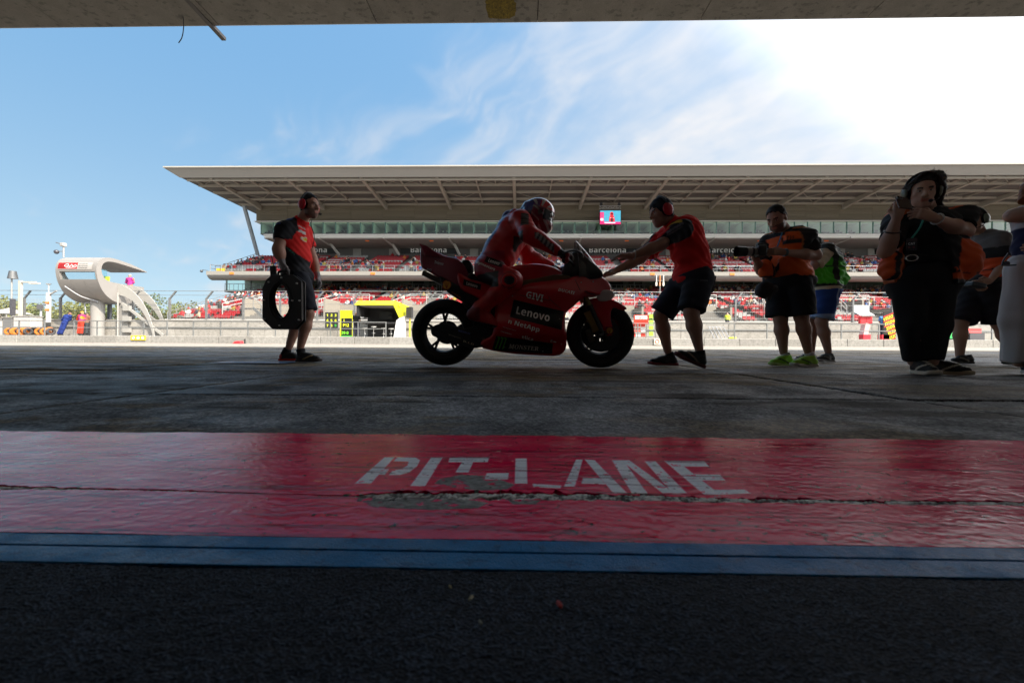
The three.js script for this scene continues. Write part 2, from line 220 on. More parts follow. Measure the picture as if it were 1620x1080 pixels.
  mesh('strip_bed', box(-9, 9, -0.1, -0.0105, -0.99, -0.30), std([0.22, 0.21, 0.2], 0.95), strip);
  // blue threshold: two flat bars with a groove between them
  const blue = phys([0.008, 0.20, 0.50], { roughness: 0.62, map: paleGrain, bumpMap: grainBump, bumpScale: 0.0018, roughnessMap: roughVar, specularIntensity: 0.4 });
  for (const [z0, z1, y] of [[-0.4663, -0.4400, 0.0062], [-0.4385, -0.4065, 0.0058]]) { const g = new RoundedBoxGeometry(18, 0.014, z1 - z0, 2, 0.0015); g.translate(0, y - 0.007, (z0 + z1) / 2); mesh('threshold_bar', uvPlane(g, 'x', 'z', 2, 2), blue, strip); }
  mesh('threshold_groove', box(-9, 9, -0.0102, 0.0042, -0.441, -0.437), std([0.01, 0.07, 0.16], 0.8), strip);
}
// garage carpet: short looped pile
{
  const cm = dataTex(1024, 1024, (x, y, o) => { const a = fbm(x / 3.4 + 2.5 * fbm(x / 30, y / 30, 2), y / 2.1, 3), s = fbm(x / 70, y / 70, 3); const v = clamp((a - 0.34) * 1.9, 0, 1) * (0.65 + 0.5 * s); o[0] = 0.05 + v * 0.29; o[1] = 0.065 + v * 0.33; o[2] = 0.085 + v * 0.40; }, true, THREE.MirroredRepeatWrapping);
  const cb = dataTex(1024, 1024, (x, y, o) => { o[0] = o[1] = o[2] = fbm(x / 3.4 + 2.5 * fbm(x / 30, y / 30, 2), y / 2.1, 3); }, false, THREE.MirroredRepeatWrapping);
  const nx = 420, nz = 260, g = new THREE.PlaneGeometry(2.4, 0.62, nx, nz).rotateX(-Math.PI / 2).translate(0, 0, -0.0955), p = g.attributes.position;
  for (let i = 0; i < p.count; i++) { const X = p.getX(i), Z = p.getZ(i); p.setY(i, 0.0035 + fbm(X * 300, Z * 300, 2) * 0.0025 + (fbm(X * 14, Z * 14, 2) - 0.5) * 0.003); }
  g.computeVertexNormals(); uvPlane(g, 'x', 'z', 1 / 0.55, 1 / 0.55);
  const carpetMat = std([1, 1, 1], 1, 0, { map: cm, bumpMap: cb, bumpScale: 0.004 });
  const floor = structure(mesh('garage_floor', g, carpetMat), 'garage_floor');
  const rest = [new THREE.PlaneGeometry(6.4, 9.6).rotateX(-Math.PI / 2).translate(0, 0, 5.015), new THREE.PlaneGeometry(2.0, 0.62).rotateX(-Math.PI / 2).translate(2.2, 0.002, -0.0955), new THREE.PlaneGeometry(2.0, 0.62).rotateX(-Math.PI / 2).translate(-2.2, 0.002, -0.0955)];
  structure(mesh('garage_floor', uvPlane(join(rest), 'x', 'z', 1 / 0.55, 1 / 0.55), carpetMat), 'garage_floor');
  const bits = [[885, 968, '#b01a10', 0.0035, 'red plastic sliver lying on the dark carpet'], [712, 938, '#9a8a5a', 0.002, 'pale straw crumb on the dark carpet by the red sliver'], [745, 957, '#8d845f', 0.0028, 'largest pale straw crumb lying on the dark carpet'], [760, 996, '#8f8a74', 0.002, 'greyish crumb lying alone farther into the dark carpet']];
  for (const [px, py, c, s, label] of bits) { const q = G(px, py); const b = new THREE.DodecahedronGeometry(s, 0).scale(0.7, 0.5, 1.5).rotateY(rr(-0.6, 0.6)); tag(mesh('x', b, std(c, 0.6), null, [q.x, 0.0055 + s * 0.4, q.z]), 'crumb', label, 'crumb'); }
}

// ---------------------------------------------------------------- the pit building: garage, facade and the deep overhang above the apron
const CAN_H = 6.25, CAN_D = 7.62;
{
  const bld = thing('pit_building', 'pit garage building with a deep flat overhang of beige soffit panels above the apron', 'building');
  const wallM = std([0.42, 0.41, 0.39], 0.9, 0, { bumpMap: grainBump, bumpScale: 0.002 }), dark = wallM;
  mesh('garage_wall', box(-3.4, -3.2, 0, 3.3, -0.3, 9.8), dark, bld); mesh('garage_wall', box(3.2, 3.4, 0, 3.3, -0.3, 9.8), dark, bld); mesh('garage_wall', box(-3.2, 3.2, 0, 3.3, 9.82, 10), dark, bld);
  mesh('garage_ceiling', box(-3.4, 3.4, 3.303, 3.5, -0.3, 10), dark, bld);
  mesh('facade', box(-62, 62, 3.503, CAN_H + 0.3, -0.3, 10), wallM, bld);
  mesh('facade', box(-62, -3.403, -0.15, 3.5, -0.28, 10), wallM, bld); mesh('facade', box(3.403, 62, -0.15, 3.5, -0.28, 10), wallM, bld);
  mesh('upper_storeys', box(-62, 62, CAN_H + 0.303, CAN_H + 3.7, -CAN_D + 0.03, 14), std([0.5, 0.49, 0.47], 0.85), bld);
  const pm = [0, 1, 2].map((k) => std([0.28 + k * 0.012, 0.255 + k * 0.011, 0.225 + k * 0.010], 0.85, 0, { map: paleGrain, bumpMap: grainBump, bumpScale: 0.0012 }));
  const edge = -CAN_D, sp = 3.04, xs0 = W(850, 27, CAN_D).x;
  const geos = []; for (let k = -18; k <= 18; k++) { const a = xs0 + k * sp; for (const [z0, z1] of [[edge, edge + 3.8], [edge + 3.812, -0.31]]) { const g = new THREE.BoxGeometry(sp - 0.014, 0.08, z1 - z0); g.translate(a + sp / 2, CAN_H + 0.04 + (Math.abs(k * 7) % 3) * 0.002, (z0 + z1) / 2); mesh('soffit_panel', uvPlane(g, 'x', 'z', 0.25, 0.25), pm[Math.abs(k * 5 + 2) % 3], bld); } }
  mesh('soffit_frame', box(-56, 56, CAN_H + 0.095, CAN_H + 0.29, edge + 0.02, -0.31), std([0.05, 0.05, 0.05], 0.9), bld);
  mesh('edge_trim', box(-56, 56, CAN_H + 0.03, CAN_H + 0.36, edge - 0.05, edge - 0.003), std([0.5, 0.5, 0.5], 0.5, 0.3), bld);
  // dried yellow sealant stain on the soffit
  { const q = W(793, -1, 7.45), s = new THREE.Shape(); for (let i = 0; i <= 40; i++) { const a = i / 40 * Math.PI * 2, r = 1 + 0.16 * (fbm(Math.cos(a) * 3 + 5, Math.sin(a) * 3 + 5, 4) - 0.5) * 2; const X = Math.sign(Math.cos(a)) * Math.abs(Math.cos(a)) ** 0.5 * 0.27 * r, Y = Math.sign(Math.sin(a)) * Math.abs(Math.sin(a)) ** 0.6 * 0.26 * r; i ? s.lineTo(X, Y) : s.moveTo(X, Y); } const g = new THREE.ShapeGeometry(s).rotateX(Math.PI / 2).translate(q.x, CAN_H - 0.004, -7.28); mesh('sealant_patch', uvPlane(g, 'x', 'z', 1.6, 1.6), std([0.42, 0.29, 0.02], 0.9, 0, { map: grainMap }), bld); }
  shadows(bld);
  // steel arm and loose cable hanging from the overhang
  const steel = std([0.11, 0.1, 0.095], 0.55, 0.6), arm = thing('steel_arm', 'dark steel channel arm jutting down from the edge of the overhang', 'bracket', [0, 0, 0]);
  const a0 = W(292, -6, 7.0), a1 = W(354, 62, 7.95);
  mesh('channel', [beam(a0, a1, 0.085, 0.06), beam(a0.clone().add(V(0.03, 0.06, 0)), W(336, 30, 7.75), 0.03, 0.05)], steel, arm);
  mesh('end_bolt', new THREE.CylinderGeometry(0.014, 0.014, 0.1, 8).rotateZ(Math.PI / 2).translate(a1.x - 0.01, a1.y + 0.03, a1.z + 0.03), std([0.3, 0.28, 0.25], 0.5, 0.8), arm);
  mesh('clamp', [beam(W(276, -4, 7.3), W(281, 5, 7.35), 0.03, 0.03), beam(W(283, -4, 7.3), W(288, 8, 7.35), 0.03, 0.03)], steel, arm);
  tag(mesh('c', tube([W(284, -3, 7.35), W(288, 18, 7.4), W(290, 42, 7.4), W(287, 60, 7.4), W(282, 68, 7.4)], 0.008, 30, 6), std([0.06, 0.07, 0.09], 0.6)), 'loose_cable', 'thin loose cable dangling from the overhang beside the steel arm', 'cable');
}

// ---------------------------------------------------------------- the grandstand across the track
{
  const HY = (py, D) => EYE + (540.3 - py) * D / 640;
  const st = thing('grandstand', 'long two tier grandstand with wide flat roof and rows of red and white seats', 'grandstand');
  const XR = 104, cream = std([0.29, 0.262, 0.22], 0.8), conc = std([0.2, 0.195, 0.185], 0.9, 0, { map: paleGrain }), white = std([0.5, 0.49, 0.46], 0.6), dark = std([0.035, 0.035, 0.04], 0.7), sheet = std([0.36, 0.33, 0.31], 0.75);
  const at = (name, geo, mat, parent = st) => mesh(name, geo, mat, parent);
  const P = (x, y, d) => V(x, y, -d);
  // --- roof
  const RF = 53, RB = 82, RH = HY(279, RF), RL = W(285, 278, RF).x, RT = W(267, 268, RF).x, TOP = HY(267.5, RF);
  const WALL = 63.5, WL = W(405, 322, WALL).x;
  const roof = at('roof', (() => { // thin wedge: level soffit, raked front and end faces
    const b = [P(RL, RH, RF), P(XR, RH, RF), P(XR, RH, RB), P(RL, RH, RB)], t = [P(RT, TOP, RF - 0.75), P(XR, TOP, RF - 0.75), P(XR, TOP + 0.6, RB), P(RT, TOP + 0.6, RB)];
    const q = [[b[0], b[1], b[2], b[3]], [t[0], t[3], t[2], t[1]], [b[0], t[0], t[1], b[1]], [b[0], b[3], t[3], t[0]]]; const pos = [];
    for (const [a, c, d, e] of q) for (const v of [a, d, c, a, e, d]) pos.push(v.x, v.y, v.z);
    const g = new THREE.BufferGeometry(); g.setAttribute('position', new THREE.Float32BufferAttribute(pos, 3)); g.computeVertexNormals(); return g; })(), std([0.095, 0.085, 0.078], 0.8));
  mesh('gutter', box(RT, XR, TOP - 0.02, TOP + 0.14, -RF + 0.7, -RF + 0.95), std([0.34, 0.32, 0.28], 0.6), roof);
  mesh('fascia', (() => { const q = [P(RL - 0.02, RH - 0.06, RF - 0.02), P(XR, RH - 0.06, RF - 0.02), P(XR, TOP - 0.03, RF - 0.78), P(RT, TOP - 0.03, RF - 0.78)], pos = []; for (const v of [q[0], q[1], q[2], q[0], q[2], q[3]]) pos.push(v.x, v.y, v.z); const g = new THREE.BufferGeometry(); g.setAttribute('position', new THREE.Float32BufferAttribute(pos, 3)); g.computeVertexNormals(); return g; })(), std([0.25, 0.235, 0.21], 0.8), roof);
  const ribX = []; { const s = W(570, 277, RF).x, d = (W(1181 + 4, 277, RF).x - s) / 5; for (let k = -3; k < 11; k++) ribX.push(s + k * d); }
  const bay = ribX[1] - ribX[0];
  ribX.forEach((x) => { if (x > RL + 1) { // tapered main ribs
    const sh = new THREE.Shape(); sh.moveTo(RF + 0.2, RH - 0.02); sh.lineTo(WALL + 0.6, RH - 0.02); sh.lineTo(WALL + 0.6, RH - 1.05); sh.lineTo(WALL - 1.2, RH - 0.78); sh.lineTo(RF + 0.2, RH - 0.16);
    const g = new THREE.ExtrudeGeometry(sh, { depth: 0.42, bevelEnabled: false }).rotateY(Math.PI / 2).translate(x - 0.21, 0, 0); at('rib', g, cream); } });
  for (const d of [53.5, 55.4, 58.1, 60.9, 63.2]) at('purlin', box(RL + (d - 53) * 0.02 + 0.5, XR, RH - 0.32, RH - 0.02, -d - 0.11, -d + 0.11), cream);
  for (let k = -4; k < 11; k++) { const x = ribX[0] + (k + 3) * bay - bay; if (x + bay / 2 > RL + 1) at('secondary_rib', beam(P(x + bay / 2, RH - 0.16, RF + 0.3), P(x + bay / 2, RH - 0.16, 62.9), 0.16, 0.22), cream);
    for (const q of [0.25, 0.75]) if (x + bay * q > RL + 1) at('stub_rib', beam(P(x + bay * q, RH - 0.12, RF + 0.3), P(x + bay * q, RH - 0.12, 55.3), 0.13, 0.16), cream);
    for (const q of [0, 0.25, 0.5, 0.75]) { if (x + bay * q > RL + 0.6) { at('brace', [bar(P(x + bay * q, RH - 0.1, 53.6), P(x + bay * (q + 0.25), RH - 0.1, 55.3), 0.035, 5), bar(P(x + bay * (q + 0.25), RH - 0.1, 53.6), P(x + bay * q, RH - 0.1, 55.3), 0.035, 5)], cream); } }
    if (x > RL) at('brace', [bar(P(x, RH - 0.1, 58.1), P(x + bay / 2, RH - 0.1, 62.9), 0.04, 5), bar(P(x + bay / 2, RH - 0.1, 58.1), P(x, RH - 0.1, 62.9), 0.04, 5)], cream); }
  // --- panelled wall above the boxes
  const VT = HY(351.5, 63), VB = HY(370, 63);
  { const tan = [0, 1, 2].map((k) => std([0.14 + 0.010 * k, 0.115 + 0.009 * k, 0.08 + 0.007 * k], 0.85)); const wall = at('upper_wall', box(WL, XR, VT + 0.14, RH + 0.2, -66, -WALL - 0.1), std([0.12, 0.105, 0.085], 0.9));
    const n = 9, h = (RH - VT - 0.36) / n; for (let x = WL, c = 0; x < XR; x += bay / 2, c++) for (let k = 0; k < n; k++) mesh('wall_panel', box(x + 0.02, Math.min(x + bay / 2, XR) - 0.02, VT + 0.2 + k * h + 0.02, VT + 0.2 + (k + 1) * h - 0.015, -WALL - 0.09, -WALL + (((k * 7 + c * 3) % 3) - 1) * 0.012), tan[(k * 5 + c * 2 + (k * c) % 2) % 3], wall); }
  at('trim', box(WL + 0.3, XR, VT, VT + 0.12, -WALL, -62.6), white);
  // --- glazed boxes
  const BL = W(413, 360, 63).x, green = phys([0.78, 0.95, 0.85], { transmission: 1, thickness: 0, roughness: 0.03, ior: 1.5 });
  const part = std([0.6, 0.68, 0.6], 0.8), sp = W(619, 360, 63).x - W(599.2, 360, 63).x;
  at('box_floor', box(BL, XR, VB - 0.12, VB, -67.5, -62.8), conc); at('box_back_wall', box(BL, XR, VB, VT, -67.8, -67.5), std([0.8, 0.85, 0.76], 0.9)); at('box_ceiling', box(BL, XR, VT - 0.12, VT - 0.003, -67.5, -63.05), std([0.6, 0.62, 0.56], 0.9));
  for (let x = BL, k = 0; x < XR; x += sp, k++) { at('box_partition', box(x - 0.05, x + 0.05, VB, VT - 0.12, -67.4, -63.1), part); at('mullion', box(x - 0.06, x + 0.06, VB, VT - 0.01, -63.02, -62.9), std([0.10, 0.2, 0.17], 0.6)); const m = at('box_pane', new THREE.PlaneGeometry(sp - 0.12, VT - VB - 0.06).translate(x + sp / 2, (VT + VB) / 2, -62.98), green); m.castShadow = false;
    if (h2(k, 5) > 0.2) { const dk = at('box_desk', box(x + 0.15, x + sp - 0.15, VB + 0.02, VB + 0.42, -64.2, -63.6), dark); if (h2(k, 9) > 0.55) mesh('monitor', [box(x + 0.5, x + 0.95, VB + 0.5, VB + 0.8, -63.92, -63.88), box(x + 1.05, x + 1.5, VB + 0.5, VB + 0.8, -63.92, -63.88)], dark, dk); } }
  // --- ledge below the boxes, back wall with signs, raking struts
  const LL = W(417, 373, 62).x, LT = HY(370.5, 62), LB = HY(376, 62);
  at('ledge', box(LL, XR, LT - 0.28, LT, -64, -61.9), white); at('ledge_beam', box(LL + 0.1, XR, LB, LT - 0.285, -63.6, -62), std([0.55, 0.54, 0.5], 0.7)); at('ledge_soffit', box(LL, XR, LB - 0.12, LB - 0.003, -69, -62.1), std([0.30, 0.28, 0.26], 0.9));
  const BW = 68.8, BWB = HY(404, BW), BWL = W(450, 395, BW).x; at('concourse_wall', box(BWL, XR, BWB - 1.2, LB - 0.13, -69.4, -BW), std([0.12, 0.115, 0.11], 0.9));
  const signTex = canvasTex(1024, 160, (x, w, h) => { x.fillStyle = '#26292b'; x.fillRect(0, 0, w, h); x.fillStyle = '#f1f2f0'; x.font = 'bold 140px sans-serif'; x.textAlign = 'center'; x.textBaseline = 'middle'; x.fillText('Barcelona', w / 2, h / 2 + 4, 700); });
  const signM = std([1, 1, 1], 0.6, 0, { map: signTex });
  const bw2 = W(722, 395, BW).x - W(633, 395, BW).x, sH = 1.4;
  for (const px of [394, 489, 678, 961, 1148, 1430]) { const c = W(px, 395, BW).x; if (c > BWL) at('sign_board', new THREE.BoxGeometry(bw2, sH, 0.08).translate(c, HY(395.5, BW), -BW + 0.06), signM); }
  for (const px of [565, 622, 750, 800, 870, 900, 1060, 1090, 1240, 1330, 1380]) { const c = W(px, 395, BW).x; at('wall_pier', box(c - 0.7, c + 0.7, BWB - 0.2, LB - 0.16, -BW - 0.02, -BW + 0.1), std([0.30, 0.29, 0.27], 0.9)); }
  ribX.forEach((x) => { if (x > LL) { at('strut', beam(P(x + 0.3, LB - 0.1, 65.4), P(x + 0.9, HY(403, 67), 67.2), 0.3, 0.3), std([0.6, 0.59, 0.56], 0.7)); at('ledge_bracket', beam(P(x, LT - 0.5, 61.86), P(x + 0.1, LB - 0.25, 65.5), 0.25, 0.3), white); at('orange_sign', box(x - 3.2, x - 2.6, LB - 0.32, LB - 0.16, -63.1, -63), std([0.75, 0.16, 0.03], 0.6)); } });
  // --- upper deck
  const DF = 58, DL = W(327, 433, DF).x, DT = HY(430.5, DF), DB = HY(443, DF), N1 = 13, tread = (68.6 - 59.1) / N1, UY = HY(409, 68.5), rise = (UY - DT) / N1;
  function tiers(name, x0, x1, d0, y0, n, tr, rs, back, bottom, mat) { const s = new THREE.Shape(); s.moveTo(d0, bottom); s.lineTo(d0, y0); for (let k = 0; k < n; k++) { s.lineTo(d0 + k * tr, y0 + k * rs + (k ? 0 : 0)); s.lineTo(d0 + (k + 1) * tr, y0 + k * rs); s.lineTo(d0 + (k + 1) * tr, y0 + (k + 1) * rs); } s.lineTo(back, y0 + n * rs); s.lineTo(back, y0 + n * rs - 0.9); s.lineTo(d0 + 0.3, bottom); const g = new THREE.ExtrudeGeometry(s, { depth: x1 - x0, bevelEnabled: false }).rotateY(Math.PI / 2).translate(x0, 0, 0); return at(name, g, mat); }
  tiers('upper_tier', DL, XR, 59.1, DT, N1, tread, rise, 70, DT - 0.9, conc);
  { const s = new THREE.Shape(); s.moveTo(DF, DT); s.lineTo(59.6, DT - 0.02); s.lineTo(67.5, DT + 0.1); s.lineTo(67, DB + 1.1); s.quadraticCurveTo(59.5, DB + 0.6, 59.0, DB); s.quadraticCurveTo(58.2, DB + 0.1, DF, DT - 0.55); at('deck_nose', new THREE.ExtrudeGeometry(s, { depth: XR - DL, bevelEnabled: false, curveSegments: 8 }).rotateY(Math.PI / 2).translate(DL, 0, 0), std([0.30, 0.285, 0.26], 0.85)); }
  at('deck_coping', box(DL - 0.05, XR, DT - 0.5, DT + 0.06, -58.25, -57.9), std([0.27, 0.26, 0.235], 0.7));
  for (const px of [367, 590, 715, 850, 1032, 1158, 1290]) { const c = W(px, 438, DF).x; at('orange_plate', box(c - 0.32, c + 0.32, DT - 0.42, DT - 0.1, -57.89, -57.85), std([0.85, 0.2, 0.03], 0.6)); }
  // --- railings of the upper deck: front and raking left end
  const railM = std([0.32, 0.34, 0.36], 0.5, 0.6), postM = railM;
  at('front_rail', [bar(P(DL + 0.2, DT + 1.0, 58.4), P(XR, DT + 1.0, 58.4), 0.035, 6), bar(P(DL + 0.2, DT + 0.55, 58.4), P(XR, DT + 0.55, 58.4), 0.02, 5)], railM);
  for (let x = DL + 0.2, k = 0; x < 80; x += 1.6, k++) at('rail_post', bar(P(x, DT, 58.4), P(x, DT + 1.0, 58.4), 0.03, 6), postM);
  { const g = []; for (const h of [1.15, 0.6]) g.push(bar(P(DL + 0.15, DT + h, 58.4), P(DL + 0.15, DT + h, 60), 0.035, 6), bar(P(DL + 0.15, DT + h, 60), P(DL + 0.15, UY + h, 69.4), 0.035, 6)); at('side_rail', g, railM); for (let k = 0; k <= 11; k++) { const d = lerp(58.4, 69.4, k / 11), y = lerp(DT, UY, clamp((d - 60) / 9.4, 0, 1)); at('rail_post', bar(P(DL + 0.15, y - 0.2, d), P(DL + 0.15, y + 1.15, d), 0.035, 6), postM); } }
  at('end_camera', [bar(P(DL - 0.1, DT + 0.2, 58.3), P(DL - 0.9, DT + 0.3, 58.3), 0.04, 6), new THREE.SphereGeometry(0.2, 12, 8).translate(DL - 1.05, DT + 0.12, -58.3)], std([0.08, 0.09, 0.1], 0.5));
  at('end_column', beam(P(W(384, 336, 64).x, RH + 0.1, 64.2), P(W(407, 402, 67.5).x, HY(404, 67.5), 67.6), 0.42, 0.42), std([0.30, 0.34, 0.38], 0.6)); at('end_column', beam(P(BL + 0.6, VB - 0.1, 67), P(BL + 0.6, HY(402, 68), 68), 0.35, 0.35), std([0.3, 0.33, 0.36], 0.6));
  for (const px of [346, 352, 1218, 1226, 712, 718]) { const c = W(px, 425, 58.8).x; at('yellow_barrier', box(c - 0.24, c + 0.24, DT + 0.02, DT + 0.62, -58.9, -58.6), std([0.7, 0.45, 0.04], 0.7)); }
  // --- glazed lounge between the tiers
  const GL = W(356, 452, 66).x, GB = HY(461, 66.5), GT = HY(443, 66.5) + 0.4;
  at('lounge_back', box(GL, XR, GB, GT, -71, -70.7), std([0.30, 0.31, 0.27], 0.9)); at('lounge_ceiling', box(GL, XR, GT, GT + 0.2, -71, -66), std([0.35, 0.34, 0.3], 0.9)); at('lounge_floor', box(GL, XR, GB - 0.3, GB, -71, -65.8), conc);
  { let x = GL; for (let k = 0; x < XR; k++) { const w = 4.1 + (k % 3) * 0.4; const p = at('lounge_pane', new THREE.PlaneGeometry(w - 0.1, GT - GB).translate(x + w / 2, (GT + GB) / 2, -66.3), green); p.castShadow = false; at('lounge_mullion', box(x - 0.08, x + 0.08, GB, GT, -66.4, -66.2), std([0.2, 0.25, 0.22], 0.6)); x += w; } for (const px of [535, 560, 660, 690, 958, 975, 1005, 1180]) { const c = W(px, 452, 67.5).x; at('lounge_screen', box(c - 1.1, c + 1.1, GB, GT - 0.1, -67.6, -67.3), std([0.05, 0.045, 0.04], 0.8)); } }
  // --- lower deck
  const N2 = 21, LDF = 47.5, LYF = HY(509, LDF), LYB = GB - 0.05, tr2 = (65.6 - LDF) / N2, rs2 = (LYB - LYF) / N2, LDL = W(292, 500, 50).x;
  tiers('lower_tier', LDL, XR, LDF, LYF, N2, tr2, rs2, 67, LYF - 2.4, conc);
  at('lower_front_wall', box(LDL, XR, 0, LYF + 0.15, -47.4, -47.1), std([0.45, 0.44, 0.42], 0.85));
  at('concourse_rail', [bar(P(GL, GB + 1.05, 65.9), P(XR, GB + 1.05, 65.9), 0.05, 6)], railM);
  for (let x = GL; x < 90; x += 0.75) at('baluster', bar(P(x, GB, 65.9), P(x, GB + 1.05, 65.9), 0.035, 5), std([0.5, 0.5, 0.5], 0.5, 0.4));
  { const g = []; for (const h of [1, 0.5]) g.push(bar(P(LDL, LYF + h, LDF), P(LDL, LYB + h, 65.6), 0.035, 6)); at('side_rail', g, railM); for (let k = 0; k <= 14; k++) { const t = k / 14; at('rail_post', bar(P(LDL, lerp(LYF, LYB, t), lerp(LDF, 65.6, t)), P(LDL, lerp(LYF, LYB, t) + 1, lerp(LDF, 65.6, t)), 0.03, 5), postM); } }
  // stair wells of the lower deck: pale parapets with tube railings
  const wellM = std([0.24, 0.22, 0.185], 0.85), tubeM = std([0.42, 0.42, 0.41], 0.4, 0.3), wells = [];
  for (const px of [425, 548, 668, 985, 1120, 1250, 1372, 1500, 1640]) { const c = W(px, 490, 51).x; wells.push(c); const w = 2.1, d0 = 49.2, d1 = 53.2, y0 = LYF + 0.3, yt = LYF + (d1 - LDF) / tr2 * rs2 + 1.0;
    const well = at('stair_well', [box(c - w, c - w + 0.25, LYF - 1, yt, -d1, -d0), box(c + w - 0.25, c + w, LYF - 1, yt - 0.9, -d1, -d0), box(c - w, c + w, LYF - 1, yt - 0.4, -d1 - 0.25, -d1)], wellM);
    const g = []; for (const h of [0.5, 1.0]) g.push(bar(P(c - w, yt + h, d1), P(c + w, yt + h, d1), 0.05, 6), bar(P(c - w, yt + h, d1), P(c - w - 2.2, yt + h - 1.7, d0 - 0.5), 0.05, 6)); for (const x of [-w, 0, w]) g.push(bar(P(c + x, yt - 0.5, d1), P(c + x, yt + 1, d1), 0.05, 6)); for (const t of [0, 0.5, 1]) g.push(bar(P(c - w - 2.2 * t, yt - 1.7 * t - 0.7, lerp(d1, d0 - 0.5, t)), P(c - w - 2.2 * t, yt + 1 - 1.7 * t, lerp(d1, d0 - 0.5, t)), 0.05, 6)); mesh('stair_rail', g, tubeM, well); }
  // --- seats: shells on every step, in blocks of red and white between the aisles
  const seatG = (() => { const a = box(-0.21, 0.21, 0.36, 0.42, -0.1, 0.26), b = box(-0.21, 0.21, 0.4, 0.78, -0.16, -0.1), c = box(-0.04, 0.04, 0, 0.36, -0.04, 0.04); return join([a, b, c]); })();
  const red = std([0.30, 0.008, 0.014], 0.5), wht = std([0.30, 0.30, 0.29], 0.5), slots = [[], []], people = [];
  const place = (x0, n, d0, y0, tr, rs, aisle, off, occ, whiteness, skip) => { for (let k = 0; k < n; k++) { const y = y0 + k * rs, d = d0 + k * tr + tr * 0.45; for (let x = x0 + 0.5; x < 92; x += 0.5) { const u = ((x - off) % aisle + aisle) % aisle; if (u < 1.15 || (skip && skip(x, d))) continue; const blk = Math.floor((x - off) / aisle); const run = h2(blk * 3 + 1, k * 5 + 2) < whiteness(k / n, blk) ? 1 : 0, c = h2(Math.floor(u / 1.7) + blk * 9, k * 7 + 3) < 0.07 ? 1 - run : run; slots[c].push([x, y, d]); const cl = fbm(x * 0.22 + n, k * 0.33 + 4, 3); if (h2(Math.floor(x * 2) + 11, k * 13 + n) < sstep(0.38, 0.68, cl) * occ(k / n)) people.push([x, y, d]); } } };
  place(DL, N1, 59.1, DT, tread, rise, 6.75, 1.1, () => 0.42, (t) => 0.28);
  place(LDL, N2, LDF, LYF, tr2, rs2, 8.2, 3.0, (t) => 0.12 + t * 0.75, (t) => 0.34, (x, d) => d < 53.6 && wells.some((c) => Math.abs(x - c) < 2.6));
  let made = 0; const im = (list, mat, name) => { const m = new THREE.InstancedMesh(seatG, mat, list.length), q = new THREE.Matrix4(); list.forEach(([x, y, d], i) => m.setMatrixAt(i, q.makeTranslation(x, y, -d))); m.name = name; m.userData.kind = 'stuff'; st.add(m); };
  const near = [...slots[0].map((s) => [s, red]), ...slots[1].map((s) => [s, wht])].filter(([s]) => s[2] < 52 && s[0] > -41 && s[0] < 45).sort((a, b) => a[0][2] - b[0][2]).slice(0, 300); const nearSet = new Set(near.map(([s]) => s));
  for (const [s, m] of near) mesh('seat', seatG, m, st, [s[0], s[1], -s[2]]);
  im(slots[0].filter((s) => !nearSet.has(s)), red, 'red_seats'); im(slots[1].filter((s) => !nearSet.has(s)), wht, 'white_seats');
  // --- spectators
  { const bodyG = join([new THREE.CylinderGeometry(0.15, 0.2, 0.52, 7).scale(1.15, 1, 0.75).translate(0, 0.72, -0.02), new THREE.SphereGeometry(0.17, 7, 5).scale(1.3, 0.6, 0.75).translate(0, 0.95, -0.02), bar(V(-0.22, 0.92, 0), V(-0.24, 0.66, 0.12), 0.055, 5), bar(V(0.22, 0.92, 0), V(0.22, 0.68, 0.16), 0.055, 5)]), legG = join([bar(V(-0.1, 0.5, 0), V(-0.12, 0.5, 0.42), 0.085, 5), bar(V(0.1, 0.5, 0), V(0.12, 0.5, 0.42), 0.085, 5), bar(V(-0.12, 0.5, 0.42), V(-0.12, 0.05, 0.4), 0.065, 5), bar(V(0.12, 0.5, 0.42), V(0.12, 0.05, 0.4), 0.065, 5)]), headG = join([new THREE.IcosahedronGeometry(0.115, 1).scale(0.9, 1.1, 1).translate(0, 1.17, 0.01), bar(V(0, 0.98, 0), V(0, 1.1, 0), 0.055, 5)]), capG = join([new THREE.SphereGeometry(0.125, 8, 4, 0, Math.PI * 2, 0, Math.PI / 2).translate(0, 1.2, 0), box(-0.09, 0.09, 1.2, 1.22, 0.05, 0.2)]);
    const pal = [[0.02, 0.02, 0.025], [0.03, 0.035, 0.05], [0.4, 0.02, 0.025], [0.45, 0.03, 0.03], [0.6, 0.6, 0.58], [0.03, 0.06, 0.18], [0.06, 0.07, 0.09], [0.5, 0.16, 0.03], [0.12, 0.16, 0.2], [0.45, 0.36, 0.25], [0.04, 0.09, 0.24], [0.3, 0.22, 0.05], [0.1, 0.1, 0.1], [0.03, 0.03, 0.035], [0.02, 0.02, 0.02], [0.08, 0.05, 0.05], [0.3, 0.02, 0.02]], skin = [[0.42, 0.25, 0.17], [0.36, 0.2, 0.13], [0.5, 0.32, 0.23]], hair = [[0.02, 0.015, 0.012], [0.06, 0.035, 0.02], [0.4, 0.02, 0.03], [0.02, 0.03, 0.08], [0.5, 0.5, 0.48], [0.03, 0.03, 0.03]];
    const crowd = new THREE.Group(); crowd.name = 'spectator_crowd'; crowd.userData = { label: 'scattered crowd of seated spectators filling parts of the grandstand tiers', category: 'crowd', kind: 'stuff' }; scene.add(crowd);
    const q = new THREE.Matrix4(), e = new THREE.Euler(), s = V(1, 1, 1), quat = new THREE.Quaternion(), c = new THREE.Color();
    const pm = people.map((p) => { const f = rr(0.92, 1.08), stand = rnd() < 0.04; quat.setFromEuler(e.set(0, rr(-0.6, 0.6), 0)); return q.clone().compose(V(p[0] + rr(-0.06, 0.06), p[1] + (stand ? 0.3 : 0), -p[2] + 0.02), quat, s.clone().multiplyScalar(f)); });
